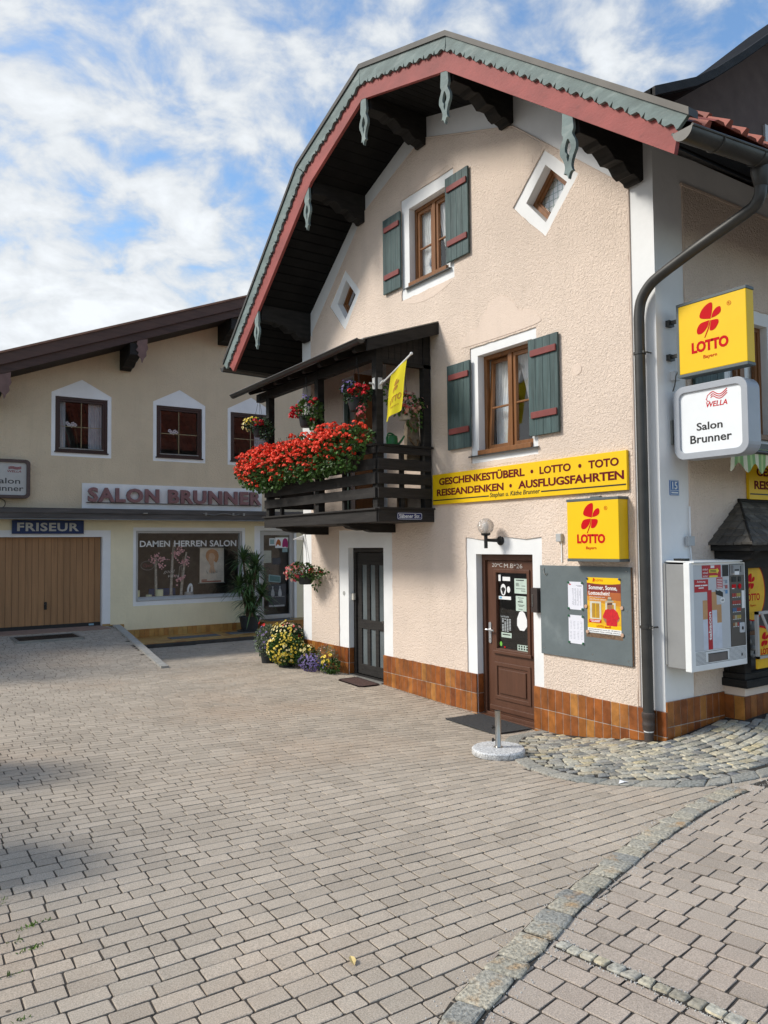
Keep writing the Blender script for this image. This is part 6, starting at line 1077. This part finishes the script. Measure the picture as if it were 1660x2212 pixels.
hanging_basket((5.34, 11.62, 3.68), 4.38, 'hanging basket of yellow and red flowers at the left balcony post', [((0, .05, .2), (.2, .24, .12)), ((.05, -.15, .1), (.12, .15, .16))], [(PETY, 70, .02, 'f', (-.06, .12, .26), (.14, .16, .07)), (PETO, 30, .018, 'f', (-.1, .2, .2), (.1, .12, .1)), (CRIM, 9, .017, 'u', (-.05, -.1, .22), (.1, .14, .07))])
hanging_basket((5.36, 10.03, 3.63), 4.38, 'hanging basket of crimson geraniums at the middle balcony post', [((.02, -.08, .26), (.17, .22, .17)), ((.02, -.25, .1), (.1, .1, .18))], [(CRIM, 16, .017, 'u', (-.07, .18, .25), (.12, .16, .11)), (PURP, 26, .017, 'f', (0, 0, .38), (.12, .12, .1)), (CRIM, 4, .017, 'u', (.0, -.24, .22), (.08, .06, .2))], leafmat=LEAF)
hanging_basket((5.37, 8.62, 3.66), 4.38, 'hanging basket of crimson and purple flowers left of the yellow flag', [((0, -.02, .22), (.18, .22, .12)), ((-.02, -.18, -.05), (.06, .07, .16)), ((.0, .15, .3), (.12, .12, .12))], [(CRIM, 15, .018, 'u', (-.05, -.1, .24), (.13, .22, .09)), (PURP, 60, .017, 'f', (-.02, .16, .33), (.13, .13, .11)), (STAR, 35, .018, 's', (-.03, -.17, -.05), (.06, .07, .18))], pr=.13)
hanging_basket((6.05, 8.50, 3.58), 4.3, 'hanging basket of star shaped pink flowers behind the yellow flag', [((0, -.02, .2), (.30, .18, .15)), ((.12, -.05, .02), (.12, .1, .16)), ((-.2, 0, .35), (.12, .1, .16))], [(STAR, 60, .024, 's', (-.05, -.08, .22), (.30, .14, .17)), (PALE, 55, .024, 's', (0, -.1, .2), (.31, .14, .17)), (CRIM, 6, .017, 'u', (-.2, -.05, .2), (.1, .1, .1))], potmat=M('pale_plastic_pot', (.5, .45, .4), .5), leafmat=LEAF)
hanging_basket((6.17, 11.60, 1.24), 2.16, 'hanging basket of trailing pink flowers below the balcony at the left house corner', [((-.06, .05, .22), (.22, .25, .15)), ((.05, -.22, .2), (.14, .2, .1)), ((.1, -.2, .05), (.07, .1, .15)), ((.1, -.42, .22), (.05, .14, .04))], [(STAR, 110, .024, 's', (-.08, .14, .2), (.2, .24, .16)), (PALE, 60, .022, 's', (-.12, .16, .18), (.18, .2, .15)), (CRIM, 5, .016, 'u', (.05, -.25, .2), (.1, .14, .1))], pr=.14, nleaf=520, leafmat=LEAF)
m = MB(WHITE2); m.poly(PY(12.17), [(6.22, 2.0), (6.47, 2.09), (6.47, 1.99)], 0, .03); tag(m.build('wall_bracket', loc=(6.4, 12.2, 2)), 'white pointed wall bracket by the left house corner below the balcony', 'bracket')
# flower group at the left house corner
gh = lambda x, y: gz1(x, y)
def bush(name, label, loc, shape, nleaf, lmat, blooms, pot=None, leaf_=(.045, .025), cat='flowers'):
    x, y = loc; z = gh(x, y); t = thing(name, label, cat, (x, y, z), 'potted and bedded flowers at the left house corner'); sh = [((x + c[0], y + c[1], z + c[2]), r) for c, r in shape]; foliage(sh, nleaf, *leaf_, lmat, .1).build('foliage', t, recalc=False)
    if pot: m = MB(POT); m.lathe((x, y, z), [(pot * .75, 0), (pot, .28), (pot * 1.05, .29), (pot * .95, .3)], 20); m.build('pot', t, smooth='auto')
    by = {}
    for mat, n, r, cc, rr in blooms:
        m = by.setdefault(mat.name, MB(mat)); e = by.setdefault('eye', MB(EYE))
        for i in range(n):
            d = rv(); d.x = -abs(d.x) if random.random() < .75 else d.x; p = Vector((x + cc[0] + d.x * rr[0] * R(.85, 1.05), y + cc[1] + d.y * rr[1] * R(.85, 1.05), z + cc[2] + d.z * rr[2] * R(.85, 1.05))); nn = d + Vector((-.35, -.2, .35)); flower(m, p, nn, r * R(.75, 1.2), 6, .25, .9)
            if r > .018: flower(e, p + nn.normalized() * .003, nn, r * .3, 6, .1, 1.2)
    for m in by.values():
        if m.f: m.build('blossom', t, recalc=False)
    return t
bush('flower_pot', 'big bush of small yellow flowers in a black pot at the left house corner', (6.02, 12.05), [((0, 0, .30), (.30, .38, .27))], 2400, LEAF, [(PETY, 185, .020, (0, 0, .31), (.31, .40, .28)), (PETO, 60, .019, (0, 0, .32), (.31, .40, .28))], .16)
bush('flower_pot', 'tall bush of cream and yellow flowers behind the lower yellow bush', (6.22, 12.42), [((0, 0, .42), (.28, .40, .24)), ((.05, -.1, .52), (.2, .27, .13))], 2300, LEAFD, [(PETO, 90, .02, (0, 0, .45), (.28, .40, .28)), (PETY, 60, .02, (0, 0, .48), (.29, .38, .28)), (PALE, 26, .02, (.05, -.1, .54), (.2, .25, .2)), (CRIM, 4, .026, (.1, -.2, .6), (.15, .2, .12))], .2)
bush('flower_pot', 'grey leaved pot with dark purple flowers left of the yellow bushes', (6.02, 12.75), [((0, 0, .38), (.22, .28, .30))], 1200, LEAFG, [(PURP, 26, .024, (-.02, -.05, .42), (.2, .26, .26)), (CRIM, 4, .026, (0, 0, .68), (.16, .2, .1))], .15)
bush('bedding_plant', 'low mound of violet blue flowers on the paving against the tiled plinth', (6.12, 11.30), [((0, 0, .13), (.17, .30, .13))], 420, LEAFD, [(PURP, 230, .016, (0, 0, .14), (.19, .33, .15))], None, (.03, .015))
bush('bedding_plant', 'silvery green cushion plant beside the violet flowers by the plinth', (6.24, 11.02), [((0, 0, .22), (.15, .26, .2))], 900, LEAFG, [(PALE, 25, .010, (0, 0, .25), (.16, .28, .2)), (PETY, 6, .03, (-.05, -.18, .25), (.1, .1, .08))], None, (.045, .008))
bush('bedding_plant', 'small orange yellow flowers on thin stems between the bushes and the violet mound', (6.2, 11.66), [((0, 0, .2), (.16, .2, .18))], 320, LEAF, [(PETO, 22, .024, (0, 0, .34), (.14, .2, .07)), (PETY, 10, .024, (0, 0, .25), (.15, .2, .1))], None)
bush('bedding_plant', 'low green plant with few yellow flowers nearest the narrow black door', (6.2, 10.83), [((0, 0, .12), (.14, .2, .12))], 360, LEAF, [(PETY, 7, .026, (-.05, .05, .2), (.1, .15, .08)), (PURP, 6, .016, (-.06, 0, .1), (.1, .15, .08))], None)
bush('flower_pot', 'dark leaved plant with red flowers half hidden behind the left house corner', (6.5, 12.75), [((0, 0, .48), (.2, .2, .2))], 420, LEAFD, [(CRIM, 6, .026, (-.05, -.05, .52), (.18, .2, .22))], .15)
# yucca palm before the salon
t = thing('yucca_palm', 'tall yucca palm with several leafy heads in a dark pot on the tiled landing', 'potted plant', (8.42, 18.95, -.35)); m = MB(M('anthracite_pot', (.035, .04, .045), .5)); m.lathe((8.42, 18.95, -.35), [(.20, 0), (.27, .36), (.285, .37), (.285, .40), (.25, .40), (.24, .34)], 28); m.lathe((8.42, 18.95, -.35), [(.30, 0), (.33, .02), (.33, .035), (.2, .03)], 28); m.build('pot', t, smooth='auto'); m = MB(M('yucca_trunk', (.16, .12, .08), .9, .3, 20, .5, 60)); heads = []
for bx, by_, hx, hy, hz in ((8.38, 18.95, 8.22, 18.9, 1.55), (8.46, 18.97, 8.60, 18.95, 1.18), (8.42, 18.92, 8.36, 18.78, .95), (8.48, 18.95, 8.72, 18.85, .62), (8.40, 18.93, 8.42, 18.8, .25), (8.36, 18.93, 8.12, 18.9, .85), (8.45, 18.9, 8.5, 18.75, 1.4), (8.4, 18.9, 8.3, 18.75, .5)): m.tube(smooth_open([(bx, by_, -.02), ((bx * .6 + hx * .4), (by_ + hy) / 2, (hz) * .5), (hx, hy, hz)]), .04, 8, .028); heads.append((hx, hy, hz))
m.build('trunk', t, smooth=True); m = MB(M('yucca_leaf', (.075, .135, .045), .42, .3, 5, island=.5, spec=.45))
for hx, hy, hz in heads:
    for i in range(92):
        a = i * 2.39996 + R(-.3, .3); el = 1.35 - 1.65 * (i / 92) + R(-.15, .15); l = R(.36, .58); d = Vector((math.cos(a) * math.cos(el), math.sin(a) * math.cos(el), math.sin(el))); s_ = d.cross(Vector((0, 0, 1))).normalized(); V = []
        for k_ in range(6): tt = k_ / 5; p = Vector((hx, hy, hz - .06 * (i / 92))) + d * l * tt + Vector((0, 0, -1)) * l * .42 * tt ** 2.4 * (1 - .5 * math.sin(max(el, 0))); wv_ = .021 * (.55 + 1.3 * tt) * (1 - tt) ** .55 + .0006; V += [p - s_ * wv_, p + Vector((0, 0, -.006 * (1 - tt))), p + s_ * wv_]
        m.add(V, [f for k_ in range(5) for f in ((3 * k_, 3 * k_ + 1, 3 * k_ + 4, 3 * k_ + 3), (3 * k_ + 1, 3 * k_ + 2, 3 * k_ + 5, 3 * k_ + 4))])
m.build('foliage', t, recalc=False)
# ------------------------------------------------------------------ things on the balcony
t = thing('yellow_flag', 'yellow flag with faded clover on a white pole at the balcony corner post', 'flag', (5.56, 8.34, 4.0)); m = MB(SWHT); P0, P1 = Vector((5.56, 8.32, 3.99)), Vector((5.52, 7.60, 4.23)); m.tube([P0, P1], .011, 8); m.lathe(P1, [(.016, -.01), (.02, .01), (.01, .025)], 10, P1 - P0); m.build('pole', t, smooth='auto'); m = MB(M('bracket_white', (.55, .55, .53), .5)); m.box(PY(8.36), 5.53, 5.59, 3.93, 4.08, 0, .012); m.lathe(P0 + Vector((0, .03, 0)), [(.02, 0), (.02, .1)], 10, P1 - P0); m.box(PX(5.505), 8.385, 8.44, 3.93, 4.08, 0, .01); m.tube([(5.49, 8.41, 4.0), (5.44, 8.43, 4.01)], .012, 8); m.build('bracket', t)
FL = bpy.data.materials.new('flag_cloth'); FL.use_nodes = True; nt = FL.node_tree; pb = nt.nodes['Principled BSDF']; pb.inputs['Base Color'].default_value = (.86, .74, .02, 1); pb.inputs['Roughness'].default_value = .8; tl_ = nt.nodes.new('ShaderNodeBsdfTranslucent'); tl_.inputs[0].default_value = (.9, .78, .03, 1); mxs = nt.nodes.new('ShaderNodeMixShader'); mxs.inputs[0].default_value = .4; nt.links.new(pb.outputs[0], mxs.inputs[1]); nt.links.new(tl_.outputs[0], mxs.inputs[2]); nt.links.new(mxs.outputs[0], nt.nodes['Material Output'].inputs[0])
def ff(a, b, n):   # a: 0 near the post .. 1 at the tip, b: 0 top .. 1 bottom
    p = P0.lerp(P1, .34 + .52 * a); return (p.x + n + .022 * math.sin(a * 7 + b * 1.5) * (.3 + b) - .015 * b, p.y + .15 * b + .01 * math.sin(b * 5), p.z - .60 * b - .02 * a * b)
m = MB(FL); k1, k2 = 16, 20; m.add([ff(i / k1, j / k2, 0) for j in range(k2 + 1) for i in range(k1 + 1)], [(j * (k1 + 1) + i, j * (k1 + 1) + i + 1, (j + 1) * (k1 + 1) + i + 1, (j + 1) * (k1 + 1) + i) for j in range(k2) for i in range(k1)]); m.build('cloth', t, smooth=True, recalc=False)
m = MB(M('flag_print_faded', (.42, .20, .015), .8)); fq = lambda a, b, n: ff(.5 + a, .5 - b, -.004 - n)
for p in CL.values(): m.add([fq(.10 + a * .95, .09 + b * .62, 0) for a, b in smooth_closed(p, 4, sharp=(0,))], [list(range(4 * len(p)))])
m.add([fq(.10 + a * .95, .09 + b * .62, 0) for a, b in [(-.01, -.02), (-.04, -.11), (-.10, -.235), (-.085, -.235), (-.025, -.12), (.002, -.02)]], [list(range(6))]); m.text(fq, 'LOTTO', -.33, .40, -.235, -.105, 0, .0004, .03); m.text(fq, 'Bayern', -.10, .30, -.36, -.30, 0, .0004); m.build('print', t)
GRN = M('green_plastic', (.008, .115, .03), .35, .05); t = thing('watering_can', 'green plastic watering can behind the balcony side rail', 'watering can', (5.83, 8.46, 3.19)); m = MB(GRN); m.lathe((5.82, 8.47, 3.20), [(.075, 0), (.08, .02), (.078, .11), (.07, .14), (.045, .155), (.04, .15)], 20); m.build('body', t, smooth='auto'); m = MB(GRN); m.tube(smooth_open([(5.89, 8.46, 3.22), (5.95, 8.45, 3.28), (6.0, 8.44, 3.355)]), .02, 8, .011); m.build('spout', t, smooth=True); m = MB(GRN); m.tube(smooth_open([(5.75, 8.47, 3.23), (5.735, 8.47, 3.32), (5.77, 8.47, 3.375), (5.83, 8.47, 3.37), (5.87, 8.47, 3.335)]), .012, 8); m.build('handle', t, smooth=True)
t = thing('carved_figure', 'pointed weathered wood carving with curled ridges standing on the balcony', 'carving', (6.2, 8.6, 2.9)); WD = M('weathered_carving', (.22, .17, .12), .9, .3, 12, .6, 40); m = MB(WD); m.poly(PY(8.53), smooth_closed([(6.08, 3.0), (6.09, 3.25), (6.10, 3.5), (6.14, 3.66), (6.19, 3.79), (6.22, 3.7), (6.27, 3.6), (6.29, 3.5), (6.31, 3.3), (6.32, 3.0)], 4, sharp=(0, 4, 9)), -.05, .03); m.build('body', t, bevel=.01); m = MB(M('carving_ridge', (.20, .12, .06), .85, .3, 12))
for z in (3.56, 3.36): m.tube(smooth_open([(6.12, 8.50, z), (6.17, 8.49, z - .08), (6.24, 8.49, z - .12), (6.27, 8.49, z - .06), (6.25, 8.49, z - .03)]), .014, 8)
m.tube(smooth_open([(6.19, 8.49, 3.77), (6.23, 8.49, 3.66), (6.28, 8.49, 3.58)]), .014, 8); m.build('ridge', t, smooth=True)
m = MB(M('bench_wood', (.10, .06, .035), .7, .2, 5)); m.box(PX(6.4), 8.5, 9.2, 2.62, 2.66, 0, .35); [m.box(PX(6.4), y, y + .05, 2.24, 2.62, x, x + .04) for y in (8.52, 9.1) for x in (0, .3)]; tag(m.build('bench', loc=(6.2, 8.9, 2.24)), 'small dark wooden bench seen through the balcony railing', 'bench')
# ------------------------------------------------------------------ parasol stand
t = thing('parasol_base', 'round granite parasol base with a short steel tube near the cobbles', 'parasol base', (5.04, 5.60, gz1(5.04, 5.6))); z = gz1(5.04, 5.6) + .004; GRAN = M('speckled_granite', (.60, .60, .59), .55, .35, 70, .1, 80, dirt=((.12, .12, .13), 55, .52, .7)); m = MB(GRAN); m.lathe((5.04, 5.60, z), [(.245, .012), (.252, .022), (.252, .062), (.240, .074), (.06, .077)], 48); m.use(BLACK)
for a in np.linspace(0, 6.28, 7)[:-1]: m.lathe((5.04 + .2 * math.cos(a), 5.6 + .2 * math.sin(a), z - .003), [(.02, 0), (.02, .018)], 10)
m.build('granite_disc', t, smooth='auto'); m = MB(STEEL); m.lathe((5.04, 5.60, z + .076), [(.045, 0), (.045, .004), (.032, .006), (.028, .012), (.028, .345), (.024, .345), (.024, .2)], 24); m.build('tube', t, smooth='auto'); m = MB(BLACK)
for h_ in (.14, .26): m.lathe((5.04 - .028 * .5, 5.6 + .028 * .86, z + h_), [(.006, 0), (.006, .015), (.018, .017), (.018, .03), (.008, .034)], 10, (-.55, .83, 0))
m.build('knob', t, smooth='auto')
# small litter and weeds
m = MB(M('dry_leaf', (.55, .42, .18), .8, .2, 20)); z = gz1(2.02, 2.94); leaf(m, (1.86, 3.05, gz1(1.86, 3.05) + .006), Vector((.25, .9, .12)), Vector((0, 0, 1)), .07, .03, .3); tag(m.build('fallen_leaf', recalc=False, loc=(1.86, 3.05, 0)), 'single dry yellow leaf lying on the paving in front', 'leaf')
m = MB(M('paper_scrap', (.8, .8, .8), .9)); x, y = 5.02, 4.13; z = gz1(x, y) + .016; m.add([(x - .04, y, z), (x, y - .025, z + .012), (x + .045, y + .005, z + .004), (x + .01, y + .03, z + .015), (x + .06, y - .02, z)], [(0, 1, 3), (1, 2, 3), (1, 4, 2)]); tag(m.build('paper_scrap', recalc=False, loc=(x, y, z)), 'crumpled white scrap on the edging of the cobbled patch', 'litter')
m = MB(M('weed_green', (.12, .20, .03), .6, .2, 9, island=.4))
for wx_, wy_ in ((.64, 4.72), (.60, 4.66), (.73, 4.31), (.69, 4.30), (.78, 4.33), (.62, 4.18), (.70, 4.07), (.66, 4.06), (.56, 3.87), (.54, 3.48), (.5, 4.5), (.45, 4.1)):
    for k_ in range(12): z = gz1(wx_, wy_); leaf(m, (wx_ + R(-.05, .05), wy_ + R(-.012, .012), z - .004), Vector((R(-1, 1), R(-1, 1), R(.3, 1.2))), rv(), R(.012, .03), .006)
m.use(PETY); [flower(m, (.60 + R(-.03, .03), 4.7 + R(-.04, .04), .03), (0, 0, 1), .012) for i in range(3)]
o = m.build('weeds', recalc=False); o['kind'] = 'stuff'
# ------------------------------------------------------------------ outside the picture: what shades the yard and shows in the panes
def tree(loc, h_, cr, label, n=4200):
    x, y, z = loc; t = thing('broadleaf_tree', label, 'tree', loc); m = MB(M('tree_bark', (.10, .075, .055), .9, .3, 8, .6, 30)); m.tube(smooth_open([(x, y, z - .2), (x + .1, y, z + h_ * .3), (x, y + .1, z + h_ * .75)]), .22, 10, .07); blobs = []
    for i in range(15):
        d = rv(); c = Vector((x, y, z + h_ * .68)) + Vector((d.x * cr * .75, d.y * cr * .75, d.z * h_ * .28)); m.tube([(x, y, z + h_ * R(.3, .6)), c.lerp(Vector((x, y, z + h_ * .5)), .5), c], .06, 6, .015); blobs.append((tuple(c), (cr * R(.3, .45), cr * R(.3, .45), cr * R(.22, .35))))
    m.build('trunk', t, smooth=True); foliage(blobs, n, .16, .09, LEAF, .1).build('crown', t, recalc=False)
tree((-4.1, 7.9, -.1), 4.3, 1.3, 'leafy young tree left of the yard, just outside the picture')
tree((-1.2, 16.6, -.15), 4.9, 1.5, 'leafy tree in front of the garage, left of the picture edge')
for x_, y_, r_, h_, lab in ((-.30, 5.7, .5, 1.3, 'low round shrub added out of view to shade the yard, nearer of two'), (-.15, 8.1, .5, 1.4, 'low round shrub added out of view to shade the yard, farther of two')):  # shrubs added out of view to cast shade on the left edge
    z = gz1(x_, y_); t = thing('shade_shrub', lab, 'shrub', (x_, y_, z)); foliage([((x_ + R(-.2, .2), y_ + R(-.25, .25), z + h_ * (.3 + .5 * k_ / 4)), (r_ * .62, r_ * .75, h_ * .25)) for k_ in range(5)], 2600, .09, .05, LEAFD, .1).build('foliage', t, recalc=False)
    m = MB(MATS['tree_bark']); [m.tube([(x_, y_, z - .1), (x_ + R(-.2, .2), y_ + R(-.2, .2), z + h_ * .7)], .025, 6, .008) for _ in range(4)]; m.build('stem', t)
